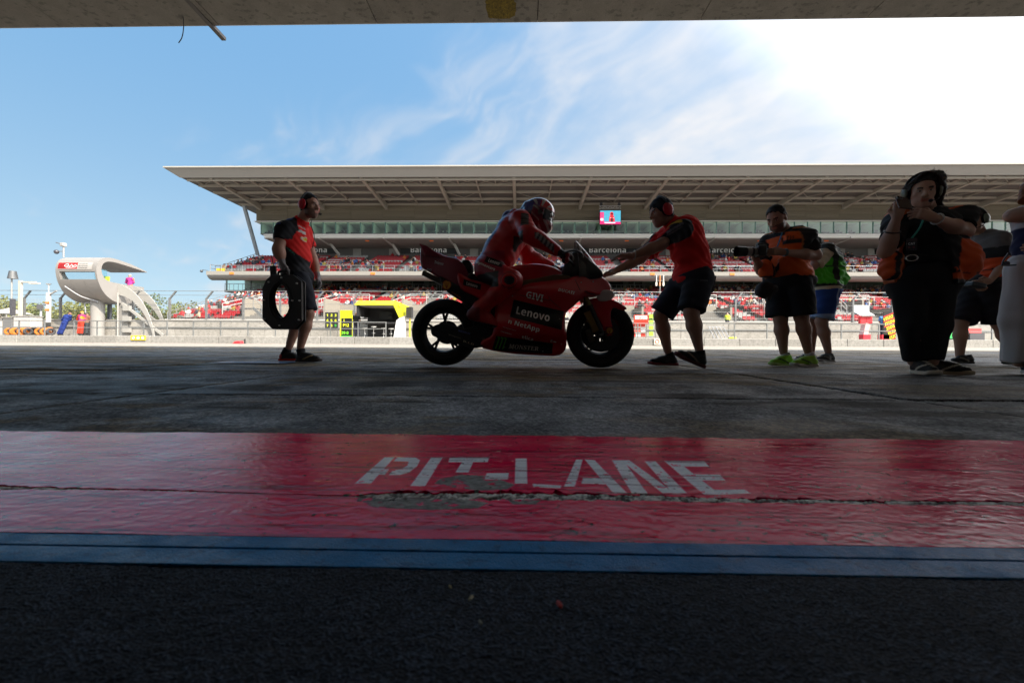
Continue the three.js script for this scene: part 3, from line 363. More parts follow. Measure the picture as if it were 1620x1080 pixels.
    for (const [name, g, cols, keep] of [['clothes', bodyG, pal, 1], ['legs', legG, [[0.02, 0.022, 0.03], [0.03, 0.045, 0.09], [0.1, 0.09, 0.07], [0.02, 0.02, 0.02]], 1], ['heads', headG, skin, 1], ['hats_and_hair', capG, hair, 1]]) { const m = new THREE.InstancedMesh(g, std([1, 1, 1], 0.9), pm.length); pm.forEach((x, i) => { m.setMatrixAt(i, x); m.setColorAt(i, c.setRGB(...cols[Math.floor(rnd() * cols.length)])); }); m.name = name; m.userData.kind = 'stuff'; crowd.add(m); } }
  // --- big screen hung below the roof
  { const D = 61.3, a = W(949.5, 333, D), b = W(982, 354.5, D), cx = (a.x + b.x) / 2, cy = (a.y + b.y) / 2, w = b.x - a.x, h = a.y - b.y;
    const scr = thing('video_screen', 'video screen showing a red racing bike, hung from the grandstand roof on a truss', 'screen');
    const tex = canvasTex(512, 340, (x, W0, H0) => { x.fillStyle = '#3d8fa6'; x.fillRect(0, 0, W0, H0); for (let i = 0; i < 260; i++) { x.fillStyle = `rgba(${60 + rnd() * 40 | 0},${140 + rnd() * 40 | 0},${165 + rnd() * 30 | 0},0.5)`; x.fillRect(rnd() * W0, rnd() * H0, 60, 5); } x.fillStyle = '#c91f2a'; x.beginPath(); x.ellipse(290, 90, 44, 56, 0, 0, 7); x.fill(); x.beginPath(); x.moveTo(220, 270); x.lineTo(235, 140); x.lineTo(290, 105); x.lineTo(355, 150); x.lineTo(370, 275); x.fill(); x.fillStyle = '#2a1c24'; x.beginPath(); x.ellipse(296, 82, 28, 20, 0, 0, 7); x.fill(); x.fillRect(270, 190, 50, 90); x.fillStyle = '#f0d8d8'; x.fillRect(250, 170, 22, 16); x.fillRect(322, 176, 24, 14); x.fillStyle = '#d21560'; x.fillRect(0, 284, W0, 56); x.fillRect(0, 40, 96, 244); x.fillStyle = '#f4e9ee'; x.fillRect(110, 296, 270, 18); x.fillRect(14, 190, 66, 60); x.fillStyle = '#e0567f'; for (let k = 0; k < 4; k++) x.fillRect(10, 60 + k * 30, 76, 14); });
    const face = std([0.02, 0.02, 0.02], 0.5, 0, { emissiveMap: tex, emissive: new THREE.Color(1, 1, 1), emissiveIntensity: 0.42 });
    mesh('display', new THREE.PlaneGeometry(w, h).translate(cx, cy, -D), face, scr); mesh('casing', new RoundedBoxGeometry(w + 0.12, h + 0.12, 0.3, 1, 0.03).translate(cx, cy, -D - 0.17), dark, scr);
    const ty = cy + h / 2 + 0.75, g = [bar(V(a.x - 0.1, ty, -D - 0.2), V(b.x + 0.1, ty, -D - 0.2), 0.05, 6), bar(V(a.x - 0.1, ty - 0.35, -D - 0.2), V(b.x + 0.1, ty - 0.35, -D - 0.2), 0.05, 6)]; for (let k = 0; k < 8; k++) g.push(bar(V(lerp(a.x, b.x, k / 8), ty - (k % 2 ? 0.35 : 0), -D - 0.2), V(lerp(a.x, b.x, (k + 1) / 8), ty - (k % 2 ? 0 : 0.35), -D - 0.2), 0.03, 5)); mesh('truss', g, std([0.45, 0.45, 0.45], 0.4, 0.7), scr);
    for (const x of [a.x + 0.2, b.x - 0.2]) mesh('hanger', [bar(V(x, ty - 1, -D - 0.2), V(x, RH - 0.1, -D - 0.2), 0.05, 6), box(x - 0.18, x + 0.18, ty + 0.1, ty + 0.5, -D - 0.35, -D - 0.05)], dark, scr); }
  // two roof-light masts left of the stand are built with the lane furniture
}

// ---------------------------------------------------------------- pit wall, platform, fence and rails
const PLAT = 0.5, KD = 28, WD = 31.5, WTOP = 1.75;
const galv = std([0.24, 0.25, 0.25], 0.45, 0.55), whitePaint = std([0.29, 0.285, 0.27], 0.55), paleConc = std([0.33, 0.32, 0.30], 0.9, 0, { map: paleGrain, bumpMap: grainBump, bumpScale: 0.004 });
{
  const plat = structure(new THREE.Group(), 'pit_wall_platform');
  mesh('platform_bed', box(-120, 120, -0.14, PLAT - 0.02, -WD - 0.5, -KD - 0.32), paleConc, plat);
  const kt = [0, 1, 2, 3].map((k) => std([0.27 + k * 0.02, 0.265 + k * 0.02, 0.255 + k * 0.02], 0.9, 0, { map: paleGrain, bumpMap: grainBump, bumpScale: 0.006 }));
  for (let x = -60, k = 0; x < 60; x += 2.42, k++) { const g = new RoundedBoxGeometry(2.4, PLAT + 0.1, 0.4, 1, 0.03); g.translate(x + 1.2, PLAT / 2 - 0.05 + (h2(k, 3) - 0.5) * 0.012, -KD - 0.2 + (h2(k, 8) - 0.5) * 0.02); mesh('kerb_block', uvPlane(g, 'x', 'y', 0.4, 0.4, h2(k, 1) * 4, 0), kt[k * 7 % 4], plat); }
  mesh('track_surface', new THREE.PlaneGeometry(240, 15).rotateX(-Math.PI / 2).translate(0, 0.004, -39.6), std([0.10, 0.10, 0.10], 0.9), plat);
  const wall = thing('pit_wall', 'long pale concrete pit wall behind the platform, carrying the catch fence', 'wall');
  const wt = [0, 1, 2].map((k) => std([0.31 + k * 0.02, 0.30 + k * 0.02, 0.285 + k * 0.02], 0.85, 0, { map: paleGrain }));
  for (let x = -60, k = 0; x < 62; x += 3.62, k++) { const g = box(x + 0.01, x + 3.6, PLAT - 0.02, WTOP, -WD - 0.3, -WD); mesh('wall_block', uvPlane(g, 'x', 'y', 0.25, 0.25, h2(k, 21) * 3, 0), wt[k % 3], wall); }
  for (let x = -60, k = 0; x < 62; x += 7.24, k++) mesh('coping', box(x + 0.01, x + 7.22, WTOP + 0.003, WTOP + 0.07, -WD - 0.36, -WD + 0.06), wt[2], wall);
  mesh('handrail', box(-60, 60, 1.18, 1.24, -WD + 0.02, -WD + 0.08), galv, wall);
}
{
  const fenceM = std([0.17, 0.175, 0.175], 0.5, 0.3), f = thing('catch_fence', 'tall wire catch fence with cranked pale posts on top of the pit wall', 'fence');
  const x0 = W(265, 500, WD).x, sp = W(323.4, 500, WD).x - x0, top = 3.55, TH = 4.12;
  for (let k = -9; k < 27; k++) { const x = x0 + k * sp; const p = mesh('post', [box(x - 0.055, x + 0.055, WTOP + 0.07, top, -WD - 0.24, -WD - 0.1), beam(V(x, top - 0.05, -WD - 0.17), V(x + 0.52, TH, -WD - 0.17), 0.1, 0.1)], fenceM, f); mesh('base_plate', box(x - 0.14, x + 0.14, WTOP + 0.071, WTOP + 0.1, -WD - 0.3, -WD - 0.04), galv, p); }
  const xa = x0 - 9 * sp, xb = x0 + 26 * sp;
  for (const [y, r, dx] of [[TH, 0.022, 0.52], [3.78, 0.018, 0.2], [3.1, 0.011, 0], [2.6, 0.011, 0], [2.1, 0.011, 0]]) mesh('cable', bar(V(xa + dx, y, -WD - 0.12), V(xb + dx, y, -WD - 0.12), r, 5), galv, f);
  const m = []; for (let k = 0; k < 700; k++) { const x = xa + (k + 0.5) * (xb - xa) / 700; m.push(box(x - 0.0016, x + 0.0016, WTOP + 0.1, top, -WD - 0.103, -WD - 0.097)); } for (let y = WTOP + 0.2; y < top; y += 0.2) m.push(box(xa, xb, y - 0.003, y + 0.003, -WD - 0.109, -WD - 0.104)); const wm = mesh('wire_mesh', m, std([0.3, 0.3, 0.3], 0.5, 0.5), f); wm.userData.kind = 'stuff';
}
function guardRail(x0, x1, label, sp = 1.85, group) { const r = thing('guard_rail', label, 'railing', [0, 0, 0], group); const z = -KD - 0.3, n = Math.max(1, Math.round((x1 - x0) / sp)); for (let k = 0; k <= n; k++) { const x = lerp(x0, x1, k / n); mesh('post', box(x - 0.032, x + 0.032, PLAT + 0.02, PLAT + 1.02, z - 0.03, z + 0.03), galv, r); } for (const y of [1.02, 0.55]) mesh('rail', box(x0 - 0.03, x1 + 0.03, PLAT + y, PLAT + y + 0.055, z - 0.035, z + 0.035), galv, r); return r; }
guardRail(W(-60, 520, KD).x, W(62, 520, KD).x, 'short galvanised guard rail beside the stacked orange tyre bundles');
guardRail(W(109, 520, KD).x, W(258, 520, KD).x, 'galvanised guard rail below the white race control tower and its stairs', 1.6);
guardRail(W(300, 520, KD).x, W(608, 520, KD).x, 'galvanised guard rail in front of the yellow pit board and its stand', 2.0);
guardRail(W(960, 520, KD).x, W(1166, 520, KD).x, 'galvanised guard rail behind the bending mechanic, ending by the folded ladders', 2.4);
guardRail(W(1218, 520, KD).x, W(1700, 520, KD).x, 'long galvanised guard rail behind the standing photographers', 2.4);

// ---------------------------------------------------------------- race control tower
function extrudeX(poly, x0, x1) { const s = new THREE.Shape(); poly.forEach(([d, y], i) => (i ? s.lineTo(d, y) : s.moveTo(d, y))); return new THREE.ExtrudeGeometry(s, { depth: x1 - x0, bevelEnabled: false }).rotateY(Math.PI / 2).translate(x0, 0, 0); }
function clipY(poly, lim, keepAbove) { const out = [], ins = (p) => (keepAbove ? p[1] >= lim : p[1] <= lim); for (let i = 0; i < poly.length; i++) { const a = poly[i], b = poly[(i + 1) % poly.length]; if (ins(a)) out.push(a); if (ins(a) !== ins(b)) { const t = (lim - a[1]) / (b[1] - a[1]); out.push([lerp(a[0], b[0], t), lim]); } } return out; }
{
  const t = thing('control_tower', 'white curved race control tower with a glazed front and stairs, standing on the pit wall', 'tower');
  const curve = (pts, n) => new THREE.SplineCurve(pts.map((p) => new THREE.Vector2(...p))).getPoints(n).map((p) => [p.x, p.y]);
  const outer = curve([[33.6, 5.95], [32.2, 6.32], [30.7, 6.52], [29.95, 6.36], [29.58, 5.92], [29.5, 5.3], [29.66, 4.5], [30.1, 3.72], [30.8, 3.22], [31.5, 3.08]], 48), inner = curve([[31.3, 4.62], [30.35, 4.72], [29.98, 5.05], [29.86, 5.6], [30.08, 6.06], [30.7, 6.24], [32.2, 6.1], [33.6, 5.9]], 36);
  const prof = [...outer, [33.3, 3.16], [33.3, 4.62], ...inner];
  const XL = W(87, 430, 29.5).x, XRt = W(152, 430, 29.5).x, wy0 = 4.62 + 0.1, wy1 = 5.3, j0 = XL + 0.28, j1 = XRt - 0.13;
  const shell = std([0.205, 0.195, 0.185], 0.55, 0, { bumpMap: grainBump, bumpScale: 0.002 });
  mesh('shell', [extrudeX(prof, XL, j0), extrudeX(prof, j1, XRt), extrudeX(clipY(prof, wy1, true), j0, j1), extrudeX(clipY(prof, wy0, false), j0, j1)], shell, t);
  const pane = mesh('window_pane', new THREE.PlaneGeometry(j1 - j0, wy1 - wy0).translate((j0 + j1) / 2, (wy0 + wy1) / 2, -29.72), phys([0.82, 0.92, 0.95], { transmission: 1, thickness: 0, roughness: 0.03 }), t); pane.castShadow = false;
  mesh('green_board', new THREE.BoxGeometry(1.05, 0.42, 0.06).rotateZ(-0.08).translate(XL + 2.05, wy0 + 0.26, -31.0), std([0.42, 0.55, 0.05], 0.7), t);
  mesh('console', box(XL + 0.4, XL + 1.5, wy0 - 0.1, wy0 + 0.1, -31.1, -30.6), std([0.05, 0.06, 0.07], 0.6), t);
  mesh('side_screen', box(XRt - 0.9, XRt - 0.86, 4.75, 5.7, -31.1, -30.2), phys([0.7, 0.9, 0.95], { transmission: 0.9, thickness: 0, roughness: 0.1 }), t);
  { // printed crest and circuit name, following the curved shell
    const tex = canvasTex(1024, 230, (x, w, h) => { x.fillStyle = '#c6c2bd'; x.fillRect(0, 0, w, h); x.fillStyle = '#c01512'; x.fillRect(0, 14, 580, 200); x.fillStyle = '#a81614'; for (let k = 0; k < 9; k++) { x.beginPath(); x.moveTo(10 + k * 20, 214); x.lineTo(30 + k * 20, 214); x.lineTo(90 + k * 14, 14); x.lineTo(76 + k * 14, 14); x.fill(); } x.strokeStyle = '#fff'; x.lineWidth = 20; x.lineJoin = x.lineCap = 'round'; x.beginPath(); x.moveTo(250, 140); x.bezierCurveTo(170, 150, 190, 60, 270, 62); x.bezierCurveTo(350, 64, 320, 150, 270, 130); x.bezierCurveTo(250, 110, 320, 100, 350, 150); x.lineTo(405, 75); x.lineTo(450, 140); x.bezierCurveTo(520, 40, 570, 110, 540, 150); x.bezierCurveTo(480, 175, 330, 176, 250, 168); x.stroke(); x.fillStyle = '#2a2826'; x.font = 'bold 56px sans-serif'; x.fillText('Circuit de', 610, 66, 400); x.fillText('Barcelona-', 610, 130, 400); x.fillText('Catalunya', 610, 194, 400); });
    const ox = (y) => { for (let i = 1; i < outer.length; i++) if (outer[i - 1][1] > y !== outer[i][1] > y && outer[i][0] < 31) return lerp(outer[i - 1][0], outer[i][0], (y - outer[i - 1][1]) / (outer[i][1] - outer[i - 1][1])); return 29.5; };
    const g = new THREE.PlaneGeometry(2.62, 0.56, 1, 10), p = g.attributes.position; for (let i = 0; i < p.count; i++) { const y = p.getY(i) + 5.72; p.setXYZ(i, p.getX(i) + XL + 1.5, y, -ox(y) + 0.02); } g.computeVertexNormals(); mesh('name_panel', g, std([0.55, 0.55, 0.55], 0.6, 0, { map: tex }), t); }
  for (const q of [0.33, 0.66]) mesh('panel_joint', tube(outer.map(([d, y]) => V(lerp(XL, XRt, q), y, -d)).filter((v, i) => (v.y > wy1 + 0.75 || v.y < wy0 - 0.05)).filter((v) => v.y < 5), 0.008, 40, 4), std([0.12, 0.115, 0.11], 0.8), t);
  const grey = std([0.24, 0.235, 0.225], 0.8), cx = W(154, 500, 31).x;
  mesh('column', new THREE.CylinderGeometry(0.42, 0.42, 2.75, 20).translate(cx, PLAT + 1.37, -31), grey, t);
  mesh('column', box(W(190, 500, 31.6).x, W(205, 500, 31.6).x, PLAT, 3.1, -32, -31.4), grey, t);
  mesh('drain_pipe', tube([V(XL + 0.6, 4.2, -29.6), V(XL + 1.3, 3.5, -30.1), V(XL + 2.1, 3.12, -30.6), V(cx - 0.6, 3.0, -30.6), V(cx - 0.55, 2.6, -30.6), V(cx - 0.55, 0.6, -30.6)], 0.045, 40, 8), std([0.3, 0.31, 0.33], 0.5, 0.3), t);
  for (let k = 0; k < 3; k++) mesh('fuse_box', box(W(196, 500, 31.3).x - 0.05, W(206, 500, 31.3).x, 0.8 + k * 0.85, 1.2 + k * 0.85, -31.39, -31.2), whitePaint, t);
  // stairs to the lane: two curved white cheeks, treads between
  const xa = W(187, 450, 31.2).x, xb = W(246, 530, 31.2).x;
  const cheek = (d) => { const s = new THREE.Shape(), w = xb - xa; s.moveTo(0, 4.62); s.bezierCurveTo(w * 0.45, 4.3, w * 0.85, 2.9, w * 0.98, PLAT); s.lineTo(w * 0.94, PLAT); s.bezierCurveTo(w * 0.78, 2.4, w * 0.42, 3.6, 0, 3.75); return new THREE.ExtrudeGeometry(s, { depth: 0.06, bevelEnabled: false, curveSegments: 20 }).translate(xa, 0, -d); };
  mesh('stair_cheek', cheek(31.2), whitePaint, t); mesh('stair_cheek', cheek(32.35), whitePaint, t);
  const sx = xa + 0.2, ex = xb + 0.55; for (const d of [31.28, 32.28]) mesh('stringer', beam(V(sx, 3.1, -d), V(ex, PLAT + 0.05, -d), 0.06, 0.2), whitePaint, t);
  for (let k = 1; k < 15; k++) { const q = k / 15; mesh('tread', box(lerp(sx, ex, q) - 0.14, lerp(sx, ex, q) + 0.14, lerp(3.1, PLAT, q) - 0.02, lerp(3.1, PLAT, q) + 0.02, -32.25, -31.31), galv, t); }
  mesh('prop', bar(V(xa + 0.05, PLAT, -31.1), V(xa + 0.05, 3.9, -31.1), 0.05, 8), whitePaint, t);
  mesh('floodlight', [bar(V(xa - 0.5, 3.7, -31.1), V(xa - 0.4, 3.65, -30.9), 0.03, 6), box(xa - 0.55, xa - 0.25, 3.52, 3.66, -30.95, -30.75)], std([0.04, 0.04, 0.05], 0.5), t);
  // camera post on the roof
  const mp = thing('camera_post', 'white camera post with two black cameras standing on the tower roof', 'camera'), mx = W(100, 390, 30).x;
  mesh('post', bar(V(mx, 6.45, -30), V(mx, 7.45, -30), 0.05, 8), whitePaint, mp); mesh('housing', new RoundedBoxGeometry(0.28, 0.28, 0.3, 2, 0.05).translate(mx - 0.02, 7.4, -30), whitePaint, mp); mesh('arm', bar(V(mx, 7.4, -30), V(mx - 0.6, 7.58, -30), 0.035, 6), std([0.1, 0.1, 0.11], 0.5), mp); mesh('dome_camera', new THREE.SphereGeometry(0.15, 12, 10).scale(1.1, 1.1, 1).translate(mx - 0.5, 6.85, -29.95), std([0.05, 0.05, 0.06], 0.35), mp); mesh('bracket', bar(V(mx, 6.9, -30), V(mx - 0.45, 6.9, -29.98), 0.03, 6), galv, mp);
}
// ---------------------------------------------------------------- lamp posts and cabinets left of the tower
{
  const D = 31.2, lp = (px, name, label, cat) => { const o = thing(name, label, cat); return [o, W(px, 500, D).x]; };
  let [o, x] = lp(17.5, 'lamp_post', 'thin pale post with a boxy light head, by the wall left of the tower', 'lamp post'); mesh('pole', bar(V(x, WTOP - 0.6, -D), V(x, 5.0, -D), 0.05, 8), whitePaint, o); mesh('light_head', new THREE.CylinderGeometry(0.2, 0.3, 0.62, 4).rotateY(0.78).translate(x + 0.08, 5.3, -D), std([0.10, 0.105, 0.11], 0.5), o); mesh('control_box', box(x + 0.02, x + 0.22, 2.1, 3.4, -D - 0.1, -D + 0.15), std([0.06, 0.06, 0.07], 0.6), o);
  [o, x] = lp(31.5, 'street_light', 'cream square post with a horizontal arm lamp, left of the tower', 'lamp post'); mesh('pole', box(x - 0.09, x + 0.09, WTOP - 0.5, 4.85, -D - 0.09, -D + 0.09), std([0.40, 0.38, 0.33], 0.6), o); mesh('arm', box(x + 0.09, x + 1.25, 4.68, 4.78, -D - 0.05, -D + 0.05), std([0.40, 0.38, 0.33], 0.6), o); mesh('luminaire', box(x + 0.8, x + 1.5, 4.58, 4.68, -D - 0.12, -D + 0.12), std([0.5, 0.47, 0.4], 0.6), o);
  [o, x] = lp(76, 'signal_mast', 'grey mast with orange bands and a small lamp, left of the tower', 'mast'); mesh('pole', box(x - 0.1, x + 0.1, WTOP - 0.2, 3.9, -D - 0.1, -D + 0.1), std([0.5, 0.5, 0.5], 0.6), o); mesh('lamp', [bar(V(x, 3.9, -D), V(x, 4.5, -D), 0.03, 6), new THREE.CylinderGeometry(0.17, 0.06, 0.12, 12).translate(x, 4.55, -D)], std([0.7, 0.7, 0.68], 0.5), o); mesh('bracket', beam(V(x, 3.7, -D), V(x + 0.65, 4.05, -D), 0.08, 0.08), whitePaint, o); for (const y of [3.1, 2.55]) mesh('orange_band', box(x - 0.11, x + 0.17, y - 0.07, y + 0.07, -D + 0.09, -D + 0.14), std([0.8, 0.2, 0.04], 0.6), o);
  [o, x] = lp(64, 'short_mast', 'short dark mast with a bent head beside the banded mast', 'mast'); mesh('pole', bar(V(x, WTOP - 0.2, -D), V(x, 2.95, -D), 0.07, 8), std([0.4, 0.42, 0.43], 0.5), o); mesh('head', [box(x - 0.12, x + 0.2, 2.6, 2.95, -D, -D + 0.2), bar(V(x, 2.93, -D), V(x + 0.5, 2.95, -D), 0.03, 6)], std([0.1, 0.1, 0.11], 0.5), o);
  [o, x] = lp(134, 'dark_post', 'dark steel post rising beside the tower column', 'post'); mesh('pole', box(x - 0.11, x + 0.11, WTOP - 0.3, 3.3, -33.2, -33), std([0.16, 0.17, 0.19], 0.6), o); mesh('foot', box(x - 0.2, x + 0.2, WTOP - 0.34, WTOP - 0.3, -33.3, -32.9), std([0.16, 0.17, 0.19], 0.6), o);
  const cab = (a, b, y0, y1, c, label, dz = 0) => { const o = thing('cabinet', label, 'cabinet'), x0 = W(a, 500, 30.6).x, x1 = W(b, 500, 30.6).x; mesh('case', new RoundedBoxGeometry(x1 - x0, y1 - y0, 0.8, 2, 0.03).translate((x0 + x1) / 2, (y0 + y1) / 2, -30.7 + dz), std(c, 0.6), o); mesh('lid', box(x0 - 0.05, x1 + 0.05, y1 + 0.003, y1 + 0.07, -31.12 + dz, -30.26 + dz), whitePaint, o); };
  cab(-30, 9, 0.52, 1.75, [0.40, 0.39, 0.38], 'white equipment cabinet standing alone at the end of the pit wall'); cab(11, 26, 0.52, 1.85, [0.14, 0.14, 0.14], 'grey equipment cabinet squeezed between white cabinets'); cab(28, 55, 1.1, 1.95, [0.42, 0.41, 0.4], 'wide white cabinet raised above the orange tyre bundles');
  const tyreM = std([0.42, 0.13, 0.015], 0.75), tb = std([0.04, 0.04, 0.045], 0.85);
  for (const [px, n, label] of [[20, 3, 'orange tyre bundle under the white cabinet end'], [36, 5, 'bigger orange and black tyre bundle under the wide cabinet'], [72, 5, 'orange and black tyre bundle beside the man in blue']]) { const o = thing('tyre_bundle', label, 'tyres', [0, 0, 0]); for (let k = 0; k < n; k++) mesh('tyre', new THREE.TorusGeometry(0.2, 0.09, 8, 14).rotateY(0.5 + 0.2 * k).translate(W(px, 520, 29.6).x + k * 0.22 - n * 0.1, PLAT + 0.29 + (k % 2) * 0.06, -29.6 - (k % 2) * 0.1), k % 3 === 1 ? tb : tyreM, o); }
  // yellow prohibition sign on the kerb
  const sg = thing('warning_sign', 'yellow sign with three round pictograms fixed to the kerb under the stairs', 'sign'), sx = W(218, 536, KD - 0.06).x, sy = EYE + (537.4 - 535.4) * KD / 640 + 0.03;
  mesh('plate', new RoundedBoxGeometry(1.08, 0.34, 0.03, 1, 0.01).translate(sx, sy, -KD + 0.05), std([0.72, 0.5, 0.04], 0.6), sg);
  const pic = canvasTex(384, 128, (x, w, h) => { x.fillStyle = '#e3b72a'; x.fillRect(0, 0, w, h); for (let k = 0; k < 3; k++) { const c = 64 + k * 128; x.fillStyle = '#f4f2ea'; x.beginPath(); x.arc(c, 64, 46, 0, 7); x.fill(); x.lineWidth = 10; x.strokeStyle = k === 2 ? '#333' : '#c3303a'; x.stroke(); x.fillStyle = '#222'; x.fillRect(c - 9, 34, 18, 58); if (k === 0) { x.beginPath(); x.moveTo(c - 32, 32); x.lineTo(c + 32, 96); x.stroke(); } } });
  mesh('pictograms', new THREE.PlaneGeometry(1.0, 0.3).translate(sx, sy, -KD + 0.069), std([1, 1, 1], 0.6, 0, { map: pic }), sg);
  const s2 = thing('round_sign', 'small pale sign with a red ring on the kerb behind the mechanic', 'sign'), q = W(1040, 543, KD - 0.06); mesh('plate', box(q.x - 0.22, q.x + 0.22, 0.06, 0.5, -KD + 0.03, -KD + 0.06), std([0.68, 0.62, 0.5], 0.7), s2); mesh('ring', new THREE.TorusGeometry(0.13, 0.025, 6, 20).translate(q.x, 0.28, -KD + 0.065), std([0.5, 0.1, 0.08], 0.6), s2);
  // red wedge with black post lying on the lane
  const rw = thing('red_wedge', 'small red wedge with a black upright lying on the sunny lane', 'wedge'), p = W(380, 545, 25.5); { const s = new THREE.Shape(); s.moveTo(0, 0); s.lineTo(0.5, 0); s.lineTo(0.45, 0.16); s.lineTo(0.14, 0.12); mesh('body', new THREE.ExtrudeGeometry(s, { depth: 0.3, bevelEnabled: true, bevelSize: 0.01, bevelThickness: 0.01, bevelSegments: 1 }).translate(p.x - 0.3, 0.013, p.z), std([0.7, 0.03, 0.04], 0.5), rw); mesh('upright', new THREE.CylinderGeometry(0.055, 0.05, 0.3, 10).translate(p.x + 0.28, 0.152, p.z), std([0.03, 0.03, 0.03], 0.6), rw); }
}
// ---------------------------------------------------------------- yellow timing booth, stools and pit boards
{
  const D = 29.2, X = (px) => W(px, 510, D).x, b = thing('timing_booth', 'bright yellow canopied timing booth with black interior and white side wall', 'booth');
  const yel = std([0.50, 0.50, 0.012], 0.5), blk = std([0.018, 0.018, 0.02], 0.6), wht = std([0.5, 0.5, 0.49], 0.5);
  const xl = X(568), xr = X(626), Y0 = PLAT, top = 3.12;
  const q = (name, pts, m, th = 0.06) => { const g = new THREE.BufferGeometry(), pos = []; for (let i = 1; i < pts.length - 1; i++) pos.push(...pts[0].toArray(), ...pts[i].toArray(), ...pts[i + 1].toArray()); g.setAttribute('position', new THREE.Float32BufferAttribute(pos, 3)); g.computeVertexNormals(); const h = g.clone(), n = V(g.attributes.normal.getX(0), g.attributes.normal.getY(0), g.attributes.normal.getZ(0)); h.translate(-n.x * th, -n.y * th, -n.z * th); const side = []; for (let i = 0; i < pts.length; i++) { const a = pts[i], c = pts[(i + 1) % pts.length], d = c.clone().addScaledVector(n, -th), e = a.clone().addScaledVector(n, -th); side.push(...a.toArray(), ...e.toArray(), ...d.toArray(), ...a.toArray(), ...d.toArray(), ...c.toArray()); } const s = new THREE.BufferGeometry(); s.setAttribute('position', new THREE.Float32BufferAttribute(side, 3)); s.computeVertexNormals(); return mesh(name, [g, h, s], m, b); };
  q('canopy', [V(xl - 0.12, top - 0.32, -28.6), V(xr, top - 0.32, -28.6), V(xr + 0.02, top, -29), V(xl, top, -29)], yel);
  q('canopy_roof', [V(xl, top + 0.003, -29), V(xr + 0.02, top + 0.003, -29), V(xr + 0.5, top - 0.25, -31), V(xl, top - 0.25, -31)], yel, 0.05);
  q('canopy_side', [V(xr + 0.003, top - 0.3, -28.62), V(xr + 0.25, 1.9, -29.3), V(xr + 0.52, 2.3, -30.9), V(xr + 0.5, top - 0.27, -31), V(xr + 0.03, top, -29)], yel, 0.05);
  q('side_wall', [V(xr + 0.02, Y0, -28.75), V(xr + 0.5, Y0, -30), V(xr + 0.53, 2.1, -30), V(xr + 0.26, 1.88, -29.25), V(xr + 0.1, 1.7, -29.1)], wht, 0.05);
  mesh('back_panel', box(xl, xr, 1.5, top - 0.3, -30.9, -30.8), blk, b); mesh('counter', box(xl + 0.2, xr, 1.48, 1.6, -30.3, -29.3), blk, b); mesh('counter_front', box(xl + 0.25, xr - 0.05, Y0, 1.475, -30.28, -30.2), blk, b); mesh('left_cheek', box(xl - 0.02, xl + 0.16, 2.0, top - 0.33, -30.8, -28.75), blk, b); mesh('ceiling_panel', box(xl + 0.2, xr - 0.05, top - 0.42, top - 0.36, -30.7, -28.8), std([0.2, 0.18, 0.17], 0.8), b);
  mesh('monitor', box(xl + 1.1, xl + 2.0, 1.85, 2.45, -30.5, -30.42), std([0.03, 0.035, 0.035], 0.25), b); mesh('speaker_box', box(xr + 0.6, xr + 1.0, 1.95, 2.75, -30.2, -29.7), blk, b); mesh('yellow_strut', box(xr + 0.75, xr + 0.85, Y0, 1.9, -30.1, -30), std([0.7, 0.5, 0.05], 0.6), b);
  mesh('red_badge', new THREE.CylinderGeometry(0.13, 0.13, 0.02, 14).rotateZ(Math.PI / 2).rotateY(0.25).translate(xr + 0.2, top - 0.34, -29.4), std([0.7, 0.05, 0.04], 0.5), b);
  mesh('scribble', new THREE.PlaneGeometry(0.4, 0.14).rotateX(-0.9).translate(xl + 1.2, top - 0.135, -28.78), std([1, 1, 1], 0.6, 0, { map: canvasTex(128, 48, (x) => { x.fillStyle = '#dede1e'; x.fillRect(0, 0, 128, 48); x.strokeStyle = '#222'; x.lineWidth = 5; x.beginPath(); x.moveTo(10, 34); x.lineTo(60, 26); x.moveTo(70, 14); x.lineTo(100, 10); x.lineTo(84, 40); x.stroke(); }) }), b);
  const proto = (px, h, label) => { const o = thing('bar_stool', label, 'stool', [X(px), PLAT, -29.0], 'bar stools at the booth counter'), chrome = std([0.65, 0.65, 0.65], 0.25, 0.9); mesh('seat', new THREE.CylinderGeometry(0.2, 0.17, 0.07, 18).translate(0, h, 0), std([0.55, 0.55, 0.54], 0.4), o); mesh('stem', bar(V(0, 0.03, 0), V(0, h - 0.03, 0), 0.03, 8), chrome, o); mesh('base', new THREE.CylinderGeometry(0.1, 0.2, 0.04, 18).translate(0, 0.02, 0), chrome, o); mesh('foot_ring', new THREE.TorusGeometry(0.13, 0.015, 6, 16).rotateX(Math.PI / 2).translate(0, h * 0.4, 0), chrome, o); };
  for (const [px, h, l] of [[578.5, 0.62, 'low chrome bar stool beside the crew member in black'], [592.5, 0.74, 'tallest chrome bar stool under the booth counter'], [608.5, 0.62, 'low chrome bar stool between the tallest stool and another low stool'], [620, 0.6, 'lowest chrome bar stool beside the white booth wall']]) proto(px, h, l);
